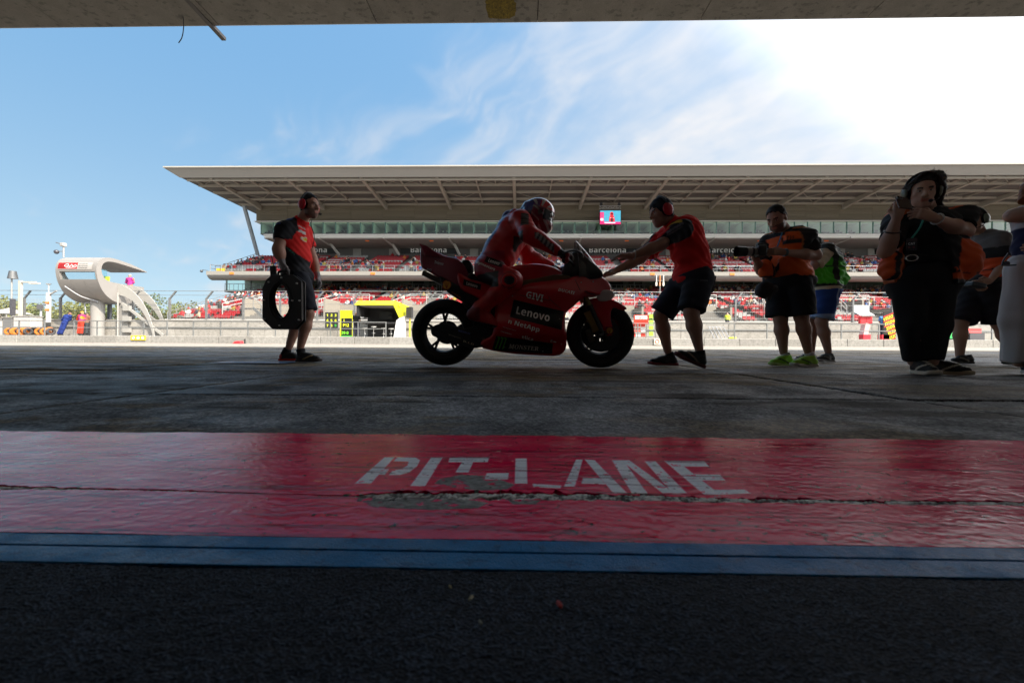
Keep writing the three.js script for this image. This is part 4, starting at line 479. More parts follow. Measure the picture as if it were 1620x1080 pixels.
  // number board and the yellow pit board
  const board = (name, label, px0, px1, y0, y1, d, draw, w, h, back) => { const o = thing(name, label, 'pit board'), x0 = W(px0, 510, d).x, x1 = W(px1, 510, d).x; mesh('panel', new THREE.BoxGeometry(x1 - x0, y1 - y0, 0.05).translate((x0 + x1) / 2, (y0 + y1) / 2, -d - 0.03), std(back, 0.6), o); mesh('face', new THREE.PlaneGeometry(x1 - x0 - 0.02, y1 - y0 - 0.02).translate((x0 + x1) / 2, (y0 + y1) / 2, -d), std([1, 1, 1], 0.6, 0, { map: canvasTex(w, h, draw) }), o); mesh('leg', [bar(V(x0 + 0.1, PLAT, -d - 0.25), V(x0 + 0.1, y0 + 0.1, -d - 0.06), 0.02, 6), bar(V(x1 - 0.1, PLAT, -d - 0.25), V(x1 - 0.1, y0 + 0.1, -d - 0.06), 0.02, 6)], galv, o); return o; };
  board('number_board', 'black tile board with yellow numbers 1 to 9 leaning on the pit wall', 514, 534, 1.15, 2.35, 30, (x, w, h) => { x.fillStyle = '#101210'; x.fillRect(0, 0, w, h); x.textAlign = 'center'; x.textBaseline = 'middle'; x.font = 'bold 76px sans-serif'; [['1', '2', '3'], ['4', '5', '6'], ['7', '8', '9']].forEach((r, j) => r.forEach((c, i) => { x.fillStyle = '#2a2c28'; x.fillRect(8 + i * 84, 8 + j * 112, 76, 104); x.fillStyle = j === 2 && i === 2 ? '#2fbf3a' : '#d8e021'; x.fillText(c, 46 + i * 84, 62 + j * 112); })); }, 256, 346, [0.02, 0.02, 0.02]);
  const pb = board('pit_board', 'yellow framed pit board showing P12 and 39.0 in glowing green and yellow', 537.5, 557, PLAT + 0.03, 2.42, 29, (x, w, h) => { x.fillStyle = '#e6ea12'; x.fillRect(0, 0, w, h); x.fillStyle = '#0e100e'; x.fillRect(22, 148, w - 22, h - 160); x.strokeStyle = '#222'; x.lineWidth = 8; x.lineCap = 'round'; x.beginPath(); x.arc(150, 80, 34, 0.3, 2.8); x.moveTo(100, 40); x.lineTo(140, 66); x.moveTo(200, 40); x.lineTo(162, 66); x.moveTo(140, 100); x.lineTo(162, 100); x.stroke(); x.fillStyle = '#e0e420'; x.font = 'bold 80px sans-serif'; x.fillText('L', 70, 226); x.fillText('P12', 56, 320, 170); x.fillStyle = '#7ee02a'; x.fillText('39·0', 26, 470, 210); x.fillStyle = '#1fae3a'; x.fillRect(10, 496, w - 10, 16); }, 256, 512, [0.7, 0.72, 0.03]);
  // red boards and tool stacks on the right half of the wall
  board('red_board', 'orange red pit board with number 63 hanging by the railing', 1003, 1026, 1.55, 2.2, 29.6, (x, w, h) => { x.fillStyle = '#e03a1c'; x.fillRect(0, 0, w, h); x.fillStyle = '#f3e9e2'; x.fillRect(20, 16, w - 40, 84); x.fillStyle = '#c01a20'; x.font = 'bold 92px sans-serif'; x.textAlign = 'center'; x.fillText('63', w / 2, 94); x.fillStyle = '#b8221a'; for (let k = 0; k < 4; k++) x.fillRect(14, 116 + k * 26, w - 28, 14); }, 256, 224, [0.6, 0.05, 0.03]);
  const rack = thing('board_rack', 'rack of red and white board tiles with green digits beside the front wheel', 'rack'), rx = W(1010, 510, 29.7).x; for (let k = 0; k < 4; k++) mesh('shelf', box(rx - 0.6, rx + 1.3, PLAT + 0.1 + k * 0.36, PLAT + 0.13 + k * 0.36, -30, -29.6), galv, rack); for (const dx of [-0.6, 1.3]) mesh('upright', box(rx + dx - 0.03, rx + dx + 0.03, PLAT, 2.1, -29.9, -29.84), galv, rack); for (let k = 0; k < 9; k++) mesh('tile', box(rx - 0.5 + (k % 3) * 0.36, rx - 0.2 + (k % 3) * 0.36, PLAT + 0.14 + Math.floor(k / 3) * 0.36, PLAT + 0.4 + Math.floor(k / 3) * 0.36, -29.8, -29.72), std(k % 4 === 1 ? [0.75, 0.74, 0.72] : [0.68, 0.05, 0.03], 0.6), rack); for (let k = 0; k < 4; k++) mesh('digit_plate', box(rx + 0.75, rx + 1.05, PLAT + 0.2 + k * 0.42, PLAT + 0.5 + k * 0.42, -29.62, -29.58), std([0.3, 0.6, 0.05], 0.6), rack);
  const lad = thing('folding_ladder', 'pair of folded grey trestles leaning against the white pit wall', 'ladder'), lx = W(1128, 520, 30.9).x; for (let k = 0; k < 5; k++) mesh('rung_frame', bar(V(lx + k * 0.28, PLAT, -30.6), V(lx + k * 0.28 - 0.14, PLAT + 0.95, -31.3), 0.025, 6), std([0.25, 0.26, 0.28], 0.5, 0.5), lad); mesh('top_bar', bar(V(lx - 0.2, PLAT + 0.93, -31.3), V(lx + 1.0, PLAT + 0.93, -31.3), 0.025, 6), std([0.25, 0.26, 0.28], 0.5, 0.5), lad);
  const ylw = thing('yellow_bag', 'flat neon yellow bag lying below the folded trestles', 'bag', [lx + 0.7, PLAT + 0.07, -29.4]); mesh('bag', new THREE.SphereGeometry(0.25, 14, 8).scale(1.2, 0.32, 0.7), std([0.6, 0.7, 0.05], 0.7), ylw); mesh('strap', new THREE.TorusGeometry(0.16, 0.015, 6, 16).translate(0, 0.05, 0.05), std([0.05, 0.05, 0.05], 0.8), ylw);
  board('slogan_board', 'tall black pit board crossed by slanted yellow and red lettering', 1398, 1418, PLAT + 0.02, 2.45, 29, (x, w, h) => { x.fillStyle = '#15110d'; x.fillRect(0, 0, w, h); x.save(); x.translate(0, 60); x.rotate(-0.35); for (let k = 0; k < 6; k++) { x.fillStyle = '#c4281c'; x.fillRect(-60, 20 + k * 92, 420, 20); x.fillStyle = '#f2dc18'; x.font = 'bold italic 82px sans-serif'; x.fillText('VISION'.slice(k % 3, k % 3 + 5), -40, 108 + k * 92, 330); } x.restore(); }, 256, 512, [0.03, 0.03, 0.03]);
  const tw = thing('tool_stand', 'white and red tool stand with a sloping grey top behind the woman with the phone', 'stand'), tx = W(1368, 510, 29.6).x; mesh('sloping_top', new THREE.BoxGeometry(1.0, 0.06, 0.6).rotateX(0.5).translate(tx, 2.35, -29.6), std([0.6, 0.6, 0.62], 0.5), tw); mesh('board', box(tx - 0.55, tx + 0.55, 2.5, 3.0, -29.9, -29.84), std([0.5, 0.52, 0.52], 0.5), tw); for (const dx of [-0.3, 0.12]) { mesh('red_case', box(tx + dx - 0.05, tx + dx + 0.35, 1.65, 2.15, -29.7, -29.5), std([0.7, 0.04, 0.05], 0.5), tw); } mesh('column', beam(V(tx + 0.1, 1.65, -29.6), V(tx - 0.1, PLAT + 0.15, -29.6), 0.4, 0.3), std([0.75, 0.5, 0.48], 0.6), tw); for (const dx of [-0.4, 0.9]) mesh('red_box', box(tx + dx - 0.15, tx + dx + 0.35, PLAT, PLAT + 0.35, -29.4, -29), std([0.7, 0.03, 0.05], 0.5), tw);
  const gb = thing('green_crate', 'green and black crate on the platform behind the woman with the phone', 'crate'), gx = W(1500, 520, 29.2).x; mesh('crate', box(gx - 0.5, gx + 0.5, PLAT, PLAT + 0.85, -29.5, -29), std([0.06, 0.06, 0.07], 0.6), gb); mesh('green_panel', box(gx - 0.3, gx + 0.45, PLAT + 0.1, PLAT + 0.75, -28.99, -28.96), std([0.04, 0.5, 0.12], 0.6), gb);
  const rb = thing('red_crate', 'black crate with a red lettered top panel beside the grey shirted man', 'crate'), bx = W(1542, 520, 29.2).x; mesh('crate', box(bx - 0.5, bx + 0.5, PLAT, PLAT + 0.5, -29.5, -29), std([0.08, 0.08, 0.09], 0.6), rb); mesh('red_panel', box(bx - 0.45, bx + 0.5, PLAT + 0.5, PLAT + 0.82, -29.3, -29.2), std([0.62, 0.06, 0.06], 0.6), rb);
  const wm = thing('weather_mast', 'slim white mast with a cluster of small flags rising behind the bending mechanic', 'mast'), wx = W(1044, 500, 32.6).x; mesh('pole', bar(V(wx, 0, -32.6), V(wx, 5.6, -32.6), 0.03, 8), whitePaint, wm); for (let k = 0; k < 3; k++) { const fx = wx + (k - 1) * 0.28; mesh('sensor', [bar(V(fx, 5.1, -32.6), V(fx, 5.6, -32.6), 0.035, 6), box(fx - 0.06, fx + 0.06, 4.75, 5.05, -32.62, -32.58)], std(k === 1 ? [0.8, 0.25, 0.05] : [0.8, 0.78, 0.7], 0.6), wm); }
  mesh('crossbar', bar(V(wx - 0.3, 5.15, -32.6), V(wx + 0.3, 5.15, -32.6), 0.02, 6), whitePaint, wm);
  // grey scaffold stairs beyond the fence left of the number board
  const ss = thing('scaffold_stairs', 'grey scaffold stairway with handrails behind the fence, left of the number board', 'stairs'), s0 = W(400, 500, 33).x; for (const dz of [0, 1]) { mesh('stringer', beam(V(s0, 2.9, -33 - dz), V(s0 + 2.8, 0.3, -33 - dz), 0.06, 0.22), galv, ss); mesh('handrail', [bar(V(s0, 3.8, -33 - dz), V(s0 + 2.8, 1.2, -33 - dz), 0.03, 6), bar(V(s0 - 1.4, 3.8, -33 - dz), V(s0, 3.8, -33 - dz), 0.03, 6)], galv, ss); for (let k = 0; k < 5; k++) mesh('baluster', bar(V(s0 + k * 0.7, 2.9 - k * 0.65, -33 - dz), V(s0 + k * 0.7, 3.8 - k * 0.65, -33 - dz), 0.025, 6), galv, ss); } for (let k = 0; k < 11; k++) mesh('tread', box(s0 + k * 0.255, s0 + k * 0.255 + 0.22, 2.85 - k * 0.237, 2.88 - k * 0.237, -33.95, -33.05), galv, ss); mesh('landing', box(s0 - 1.4, s0, 2.85, 2.9, -34, -33), galv, ss);
}
// ---------------------------------------------------------------- trees beyond the track on the left
{
  const leafG = (() => { const g = new THREE.BufferGeometry(); g.setAttribute('position', new THREE.Float32BufferAttribute([0, 0, 0, 0.5, 0.42, 0.1, 1, 0, 0, 0.5, -0.4, 0.12], 3)); g.setIndex([0, 1, 2, 0, 2, 3]); g.computeVertexNormals(); return g.toNonIndexed(); })();
  const bark = std([0.16, 0.12, 0.09], 0.95), tones = [[0.12, 0.15, 0.035], [0.09, 0.12, 0.04], [0.16, 0.17, 0.05], [0.10, 0.12, 0.06]];
  function tree(px, D, h, w, label, tone, n = 900, openness = 0.5) {
    const x = W(px, 500, D).x, o = thing('tree', label, 'tree', [x, 0, -D], 'trees beyond the fence'); const limbs = [bar(V(0, 0, 0), V(0.1 * w, h * 0.5, 0), 0.05 * w + 0.08, 8, 0.03 * w + 0.04)], tips = [];
    for (let k = 0; k < 9; k++) { const a = k / 9 * 6.28 + rr(-0.3, 0.3), r = w * rr(0.22, 0.5), e = V(Math.cos(a) * r, h * rr(0.55, 0.95), Math.sin(a) * r); limbs.push(bar(V(0.08 * w, h * rr(0.3, 0.5), 0), e, 0.05 + 0.01 * w, 6, 0.02)); tips.push(e); for (let j = 0; j < 3; j++) tips.push(e.clone().add(V(rr(-1, 1) * w * 0.22, rr(-0.6, 0.8) * h * 0.14, rr(-1, 1) * w * 0.22))); }
    mesh('trunk', limbs, bark, o);
    const pos = [], col = [], L = leafG.attributes.position, m = new THREE.Matrix4(), q = new THREE.Quaternion(), v = V();
    for (let k = 0; k < n; k++) { const c = tips[Math.floor(rnd() * tips.length)], s = w * rr(0.05, 0.10), R = w * 0.16 * openness * 2; let d; do d = V(rr(-1, 1), rr(-1, 1), rr(-1, 1)); while (d.lengthSq() > 1); q.setFromEuler(new THREE.Euler(rr(0, 6), rr(0, 6), rr(0, 6))); m.compose(c.clone().addScaledVector(d, R), q, V(s, s, s)); const t = tones[tone], f = rr(0.7, 1.35); for (let i = 0; i < L.count; i++) { v.fromBufferAttribute(L, i).applyMatrix4(m); pos.push(v.x, v.y, v.z); col.push(t[0] * f, t[1] * f, t[2] * f); } }
    const g = new THREE.BufferGeometry(); g.setAttribute('position', new THREE.Float32BufferAttribute(pos, 3)); g.setAttribute('color', new THREE.Float32BufferAttribute(col, 3)); g.computeVertexNormals(); mesh('crown', g, phys([1, 1, 1], { vertexColors: true, roughness: 0.9, transmission: 0.25, thickness: 0 }), o); }
  tree(2, 66, 7.2, 6, 'broad pale green tree behind the light posts at the far end', 2); tree(28, 70, 6.0, 5.5, 'rounded green tree behind the cream street light', 0); tree(125, 64, 6.4, 5.5, 'low yellowish tree behind the leaning marshals', 2); tree(178, 64, 5.6, 4.6, 'bushy green tree seen between the tower column and stairs', 0); tree(230, 56, 6.6, 3.2, 'tall dark green tree rising behind the tower stairs', 1, 700); tree(268, 76, 6.6, 5.6, 'loose green tree beyond the fence near the stand', 0, 800, 0.7); tree(295, 74, 6.6, 5, 'small pale tree next to the end of the stand', 2, 600, 0.7); tree(75, 80, 5.6, 8, 'wide low green tree far behind the banded mast', 3); tree(150, 84, 5.4, 8, 'wide low tree far behind the tower', 3); tree(238, 66, 5.2, 4.6, 'small bright green tree behind the foot of the stairs', 2, 700);
  // awnings and a low shed far left
  const aw = (px, D, y, label) => { const x = W(px, 500, D).x, o = thing('awning', label, 'awning'); mesh('canvas_top', new THREE.ConeGeometry(1.9, 0.7, 4).rotateY(0.78).translate(x, y, -D), std([0.42, 0.40, 0.36], 0.7), o); for (const [a, c] of [[-1.2, -1.2], [1.2, -1.2], [-1.2, 1.2], [1.2, 1.2]]) mesh('pole', bar(V(x + a, 0, -D + c), V(x + a, y - 0.3, -D + c), 0.05, 6), whitePaint, o); };
  aw(14, 46, 3.5, 'cream pointed awning behind the thin boxy lamp post'); aw(42, 52, 2.9, 'cream pointed awning behind the cream street light'); aw(53, 50, 2.7, 'cream pointed awning nearest the banded mast');
}

// ---------------------------------------------------------------- distance-field modelling: surface nets over joined tapered capsules and ellipsoids
function capF(a, b, ra, rb = ra) { const ax = a.x, ay = a.y, az = a.z, dx = b.x - ax, dy = b.y - ay, dz = b.z - az, L = dx * dx + dy * dy + dz * dz || 1e-9; return (x, y, z) => { const px = x - ax, py = y - ay, pz = z - az; let t = (px * dx + py * dy + pz * dz) / L; t = t < 0 ? 0 : t > 1 ? 1 : t; const ex = px - dx * t, ey = py - dy * t, ez = pz - dz * t; return Math.sqrt(ex * ex + ey * ey + ez * ez) - (ra + (rb - ra) * t); }; }
// flat-ended version for sleeves and trouser legs: cut square at b
function sleeveF(a, b, ra, rb) { const c = capF(a, b, ra, rb), n = b.clone().sub(a).normalize(), k = n.dot(b); return (x, y, z) => { const d = c(x, y, z), e = n.x * x + n.y * y + n.z * z - k; return d > e ? d : e; }; }
function ellF(c, rx, ry, rz, X = V(1, 0, 0), Y = V(0, 1, 0), Z = V(0, 0, 1)) { return (x, y, z) => { const px = x - c.x, py = y - c.y, pz = z - c.z, u = (px * X.x + py * X.y + pz * X.z) / rx, v = (px * Y.x + py * Y.y + pz * Y.z) / ry, w = (px * Z.x + py * Z.y + pz * Z.z) / rz, k0 = Math.sqrt(u * u + v * v + w * w); if (k0 < 1e-6) return -Math.min(rx, ry, rz); const k1 = Math.sqrt((u / rx) ** 2 + (v / ry) ** 2 + (w / rz) ** 2); return k0 * (k0 - 1) / k1; }; }
function sminF(list, k) { return (x, y, z) => { let d = list[0](x, y, z); for (let i = 1; i < list.length; i++) { const e = list[i](x, y, z), h = k - Math.abs(d - e); d = (d < e ? d : e) - (h > 0 ? h * h / (4 * k) : 0); } return d; }; }
const smax = (a, b, k) => { const h = Math.max(k - Math.abs(a - b), 0); return Math.max(a, b) + h * h / (4 * k); };
const maxF = (a, b, k = 0.004) => (x, y, z) => smax(a(x, y, z), b(x, y, z), k);
const planeF = (p, n) => { const k = n.dot(p); return (x, y, z) => n.x * x + n.y * y + n.z * z - k; };
const foldF = (f, amp, s = 1, sd = 0) => (x, y, z) => { const d = f(x, y, z); if (d > 0.06 || d < -0.06) return d; const q = Math.sin(x * 17 * s + sd + 2.2 * Math.sin(y * 11 * s + z * 7 + sd)) + 0.7 * Math.sin(y * 31 * s + 1.7 * Math.sin(x * 19 * s + sd * 2) + z * 13 * s) + 0.5 * Math.sin((x + y * 1.6 - z) * 43 * s + 3 * Math.sin(x * 9 + sd)); return d + amp * q * 0.5; };
const foldV = (f, amp, s = 1, sd = 0) => (x, y, z) => { const d = f(x, y, z); if (d > 0.07 || d < -0.07) return d; const q = Math.sin(x * 46 * s + z * 37 * s + sd + 1.4 * Math.sin(y * 6 + sd)) + 0.6 * Math.sin(x * 88 * s - z * 61 + 2 * Math.sin(y * 4.2 + 1)) * Math.sin(y * 3 + sd) + 0.35 * Math.sin(y * 17 + 3 * Math.sin(x * 13 + z * 9)); return d + amp * q * 0.5; };
function sdfMesh(f, lo, hi, cell, colorFn, lip = 1.5) {
  const nx = Math.ceil((hi.x - lo.x) / cell) + 1, ny = Math.ceil((hi.y - lo.y) / cell) + 1, nz = Math.ceil((hi.z - lo.z) / cell) + 1, S = nx * ny, val = new Float32Array(S * nz), B = 4;
  for (let k = 0; k < nz; k += B) for (let j = 0; j < ny; j += B) for (let i = 0; i < nx; i += B) {
    const c = f(lo.x + (i + 1.5) * cell, lo.y + (j + 1.5) * cell, lo.z + (k + 1.5) * cell), far = Math.abs(c) > cell * 3.6 * lip;
    for (let kk = k; kk < Math.min(k + B, nz); kk++) for (let jj = j; jj < Math.min(j + B, ny); jj++) for (let ii = i; ii < Math.min(i + B, nx); ii++) val[ii + jj * nx + kk * S] = far ? c : f(lo.x + ii * cell, lo.y + jj * cell, lo.z + kk * cell);
  }
  const id = new Int32Array(S * nz).fill(-1), pos = [], idx = [];
  for (let k = 0; k < nz - 1; k++) for (let j = 0; j < ny - 1; j++) for (let i = 0; i < nx - 1; i++) {
    const o = i + j * nx + k * S; let m = 0; const v = [val[o], val[o + 1], val[o + nx], val[o + nx + 1], val[o + S], val[o + S + 1], val[o + S + nx], val[o + S + nx + 1]];
    for (let q = 0; q < 8; q++) if (v[q] < 0) m |= 1 << q; if (m === 0 || m === 255) continue;
    let sx = 0, sy = 0, sz = 0, n = 0;
    for (const [a, b] of EDGES) if ((v[a] < 0) !== (v[b] < 0)) { const t = v[a] / (v[a] - v[b]); sx += (a & 1) + ((b & 1) - (a & 1)) * t; sy += (a >> 1 & 1) + ((b >> 1 & 1) - (a >> 1 & 1)) * t; sz += (a >> 2) + ((b >> 2) - (a >> 2)) * t; n++; }
    id[o] = pos.length / 3; pos.push(lo.x + (i + sx / n) * cell, lo.y + (j + sy / n) * cell, lo.z + (k + sz / n) * cell);
  }
  for (let k = 1; k < nz - 1; k++) for (let j = 1; j < ny - 1; j++) for (let i = 1; i < nx - 1; i++) {
    const o = i + j * nx + k * S, a = val[o] < 0;
    for (const [d, u, w] of [[1, nx, S], [nx, S, 1], [S, 1, nx]]) if ((val[o + d] < 0) !== a) { const p = id[o - u - w], q = id[o - w], r = id[o], s = id[o - u]; if (p < 0 || q < 0 || r < 0 || s < 0) continue; if (a) idx.push(p, s, r, p, r, q); else idx.push(p, r, s, p, q, r); }
  }
  for (let i = 0; i < idx.length; i += 3) { const t = idx[i + 1]; idx[i + 1] = idx[i + 2]; idx[i + 2] = t; }
  const g = new THREE.BufferGeometry(); g.setAttribute('position', new THREE.Float32BufferAttribute(pos, 3)); g.setIndex(idx); g.computeVertexNormals();
  if (pos.length) { const N = g.attributes.normal; let s = 0; for (let i = 0; i < 30; i++) { const q = Math.floor(i * N.count / 30), e = 0.004; s += Math.sign(f(pos[q * 3] + N.getX(q) * e, pos[q * 3 + 1] + N.getY(q) * e, pos[q * 3 + 2] + N.getZ(q) * e) - f(pos[q * 3] - N.getX(q) * e, pos[q * 3 + 1] - N.getY(q) * e, pos[q * 3 + 2] - N.getZ(q) * e)); } if (s < 0) { for (let i = 0; i < idx.length; i += 3) { const t = idx[i + 1]; idx[i + 1] = idx[i + 2]; idx[i + 2] = t; } g.setIndex(idx); g.computeVertexNormals(); } }
  if (colorFn) { const col = new Float32Array(pos.length); for (let i = 0; i < pos.length; i += 3) { const c = colorFn(pos[i], pos[i + 1], pos[i + 2]); col[i] = c[0]; col[i + 1] = c[1]; col[i + 2] = c[2]; } g.setAttribute('color', new THREE.BufferAttribute(col, 3)); }
  return g;
}
const EDGES = [[0, 1], [2, 3], [4, 5], [6, 7], [0, 2], [1, 3], [4, 6], [5, 7], [0, 4], [1, 5], [2, 6], [3, 7]];
function bounds(pts, pad) { const b = new THREE.Box3().setFromPoints(pts); return [b.min.subScalar(pad), b.max.addScalar(pad)]; }
// closed outline, smoothed, as a 2-D distance
function poly2D(pts, smooth = 3) {
  let P = pts; if (smooth) { const c = new THREE.CatmullRomCurve3(pts.map((p) => V(p[0], p[1], 0)), true, 'centripetal'); P = c.getPoints(pts.length * smooth).slice(0, -1).map((p) => [p.x, p.y]); }
  const n = P.length; return (x, y) => { let d = 1e9, s = 1; for (let i = 0, j = n - 1; i < n; j = i++) { const ex = P[j][0] - P[i][0], ey = P[j][1] - P[i][1], wx = x - P[i][0], wy = y - P[i][1]; let t = (wx * ex + wy * ey) / (ex * ex + ey * ey); t = t < 0 ? 0 : t > 1 ? 1 : t; const bx = wx - ex * t, by = wy - ey * t, q = bx * bx + by * by; if (q < d) d = q; const c1 = y >= P[i][1], c2 = y < P[j][1], c3 = ex * wy > ey * wx; if ((c1 && c2 && c3) || (!c1 && !c2 && !c3)) s = -s; } return s * Math.sqrt(d); };
}
// print that follows a surface: a patch of the (x, y) plane laid onto the side of the field that faces +z
function decal(f, quad, tex, nx, ny, zTop, name, parent, rough = 0.5) {
  const pos = [], uv = [], idx = [];
  for (let j = 0; j <= ny; j++) for (let i = 0; i <= nx; i++) { const s = i / nx, t = j / ny, x = lerp(lerp(quad[0][0], quad[1][0], s), lerp(quad[3][0], quad[2][0], s), t), y = lerp(lerp(quad[0][1], quad[1][1], s), lerp(quad[3][1], quad[2][1], s), t); let z = zTop, h = 0; for (; z > zTop - 0.7; z -= 0.006) if (f(x, y, z) < 0) { h = 1; break; } if (h) { let a = z, b = z + 0.006; for (let q = 0; q < 7; q++) { const m = (a + b) / 2; if (f(x, y, m) < 0) a = m; else b = m; } z = b; } else z = pos.length ? pos[pos.length - 1] - 0.0025 : zTop - 0.3; pos.push(x, y, z + 0.0025); uv.push(s, 1 - t); }
  for (let j = 0; j < ny; j++) for (let i = 0; i < nx; i++) { const k = j * (nx + 1) + i; idx.push(k, k + nx + 1, k + 1, k + 1, k + nx + 1, k + nx + 2); }
  const g = new THREE.BufferGeometry(); g.setAttribute('position', new THREE.Float32BufferAttribute(pos, 3)); g.setAttribute('uv', new THREE.Float32BufferAttribute(uv, 2)); g.setIndex(idx); g.computeVertexNormals();
  const mt = tex.ink ? std(tex.ink, rough, 0, { alphaMap: tex, transparent: true }) : std([1, 1, 1], rough, 0, { map: tex }); return mesh(name, g, mt, parent);
}
const inPoly = (x, y, P) => { let s = false; for (let i = 0, j = P.length - 1; i < P.length; j = i++) if ((P[i][1] > y) !== (P[j][1] > y) && x < (P[j][0] - P[i][0]) * (y - P[i][1]) / (P[j][1] - P[i][1]) + P[i][0]) s = !s; return s; };

// ---------------------------------------------------------------- people
const skinMat = std([1, 1, 1], 0.6, 0, { vertexColors: true }), clothMat = std([1, 1, 1], 0.92, 0, { vertexColors: true }), nylonMat = std([1, 1, 1], 0.7, 0, { vertexColors: true });
function handField(wrist, fwd, palm, thumb, curl, s = 1, open = 0) {
  const F = fwd.clone().normalize(), N = palm.clone().addScaledVector(F, -palm.dot(F)).normalize(), L = V().crossVectors(F, N).multiplyScalar(thumb).normalize();
  const at = (f, l, n) => wrist.clone().addScaledVector(F, f * s).addScaledVector(L, l * s).addScaledVector(N, n * s), list = [], pts = [wrist.clone()];
  list.push(capF(at(0, 0, 0), at(0.02, 0, 0), 0.027 * s, 0.027 * s)); for (const l of [0.026, 0.009, -0.009, -0.026]) list.push(capF(at(0.015, l * 0.6, 0), at(0.088, l, 0.002), 0.0155 * s, 0.0135 * s));
  const fingers = [], len = [0.072, 0.082, 0.076, 0.06];
  [0.029, 0.01, -0.009, -0.027].forEach((l, i) => { let p = at(0.088, l, 0.002), a = curl * (0.85 + 0.12 * i); const ch = []; for (let k = 0; k < 3; k++) { const w = len[i] * s * [0.46, 0.31, 0.25][k], d = F.clone().multiplyScalar(Math.cos(a)).addScaledVector(N, Math.sin(a)).addScaledVector(L, (1.5 - i) * 0.06 * open).normalize(), q = p.clone().addScaledVector(d, w); ch.push(capF(p, q, (0.0095 - k * 0.0007) * s, (0.0088 - k * 0.0007) * s)); pts.push(q); p = q; a += curl * 0.9; } fingers.push(sminF(ch, 0.003)); });
  const t0 = at(0.022, 0.024, 0.006), t1 = at(0.052, 0.05, 0.018), t2 = at(0.08, 0.05 - curl * 0.012, 0.026 + curl * 0.006); pts.push(t1, t2); const th = sminF([capF(t0, t1, 0.0155 * s, 0.012 * s), capF(t1, t2, 0.0115 * s, 0.009 * s)], 0.006);
  const palmF = sminF(list, 0.018), all = [palmF, ...fingers, th]; return { f: (x, y, z) => { let d = palmF(x, y, z); const t = th(x, y, z), h = 0.008 - Math.abs(d - t); d = Math.min(d, t) - (h > 0 ? h * h / 0.032 : 0); for (const q of fingers) { const e = q(x, y, z), g = 0.005 - Math.abs(d - e); d = Math.min(d, e) - (g > 0 ? g * g / 0.02 : 0); } return d; }, pts };
}
function headField(c, fwd, up, s, fem) {
  const Z = fwd.clone().normalize(), X = V().crossVectors(up, Z).normalize(), Y = V().crossVectors(Z, X), at = (r, u, f) => c.clone().addScaledVector(X, r * s).addScaledVector(Y, u * s).addScaledVector(Z, f * s), E = (r, u, f, a, b, d) => ellF(at(r, u, f), a * s, b * s, d * s, X, Y, Z);
  const jaw = fem ? 0.051 : 0.057;
  const base = sminF([E(0, 0.034, -0.014, 0.076, 0.092, 0.094), E(0, -0.012, 0.022, 0.064, 0.085, 0.072), E(0, -0.062, 0.03, jaw, 0.052, 0.058), capF(at(-0.03, -0.075, 0.04), at(0.03, -0.075, 0.04), 0.026 * s), capF(at(0, -0.1, 0.066), at(0, -0.096, 0.07), 0.02 * s)], 0.03 * s);
  const det = sminF([base, capF(at(-0.034, 0.03, 0.074), at(0.034, 0.03, 0.074), 0.014 * s), capF(at(0, 0.018, 0.09), at(0, -0.018, 0.108), 0.0095 * s, 0.0135 * s), capF(at(-0.012, -0.023, 0.096), at(0.012, -0.023, 0.096), 0.0095 * s), capF(at(-0.018, -0.052, 0.084), at(0.018, -0.052, 0.084), 0.009 * s), capF(at(-0.014, -0.063, 0.083), at(0.014, -0.063, 0.083), 0.008 * s), capF(at(-0.045, -0.012, 0.058), at(-0.052, -0.02, 0.04), 0.017 * s), capF(at(0.045, -0.012, 0.058), at(0.052, -0.02, 0.04), 0.017 * s)], 0.012 * s);
  const eyes = [E(-0.031, 0.01, 0.091, 0.017, 0.011, 0.016), E(0.031, 0.01, 0.091, 0.017, 0.011, 0.016)], balls = [capF(at(-0.031, 0.01, 0.07), at(-0.031, 0.01, 0.0705), 0.0125 * s), capF(at(0.031, 0.01, 0.07), at(0.031, 0.01, 0.0705), 0.0125 * s)], ears = sminF([E(-0.076, -0.004, -0.012, 0.01, 0.032, 0.019), E(0.076, -0.004, -0.012, 0.01, 0.032, 0.019)], 0.002);
  const f = (x, y, z) => { let d = det(x, y, z); for (const e of eyes) d = smax(d, -e(x, y, z), 0.01 * s); for (const b of balls) d = Math.min(d, b(x, y, z)); const e = ears(x, y, z), h = 0.01 - Math.abs(d - e); return Math.min(d, e) - (h > 0 ? h * h / 0.04 : 0); };
  const loc = (x, y, z) => { const p = V(x - c.x, y - c.y, z - c.z); return [p.dot(X) / s, p.dot(Y) / s, p.dot(Z) / s]; };
  return { f, at, loc, X, Y, Z, E, cran: E(0, 0.034, -0.014, 0.076, 0.092, 0.094) };
}
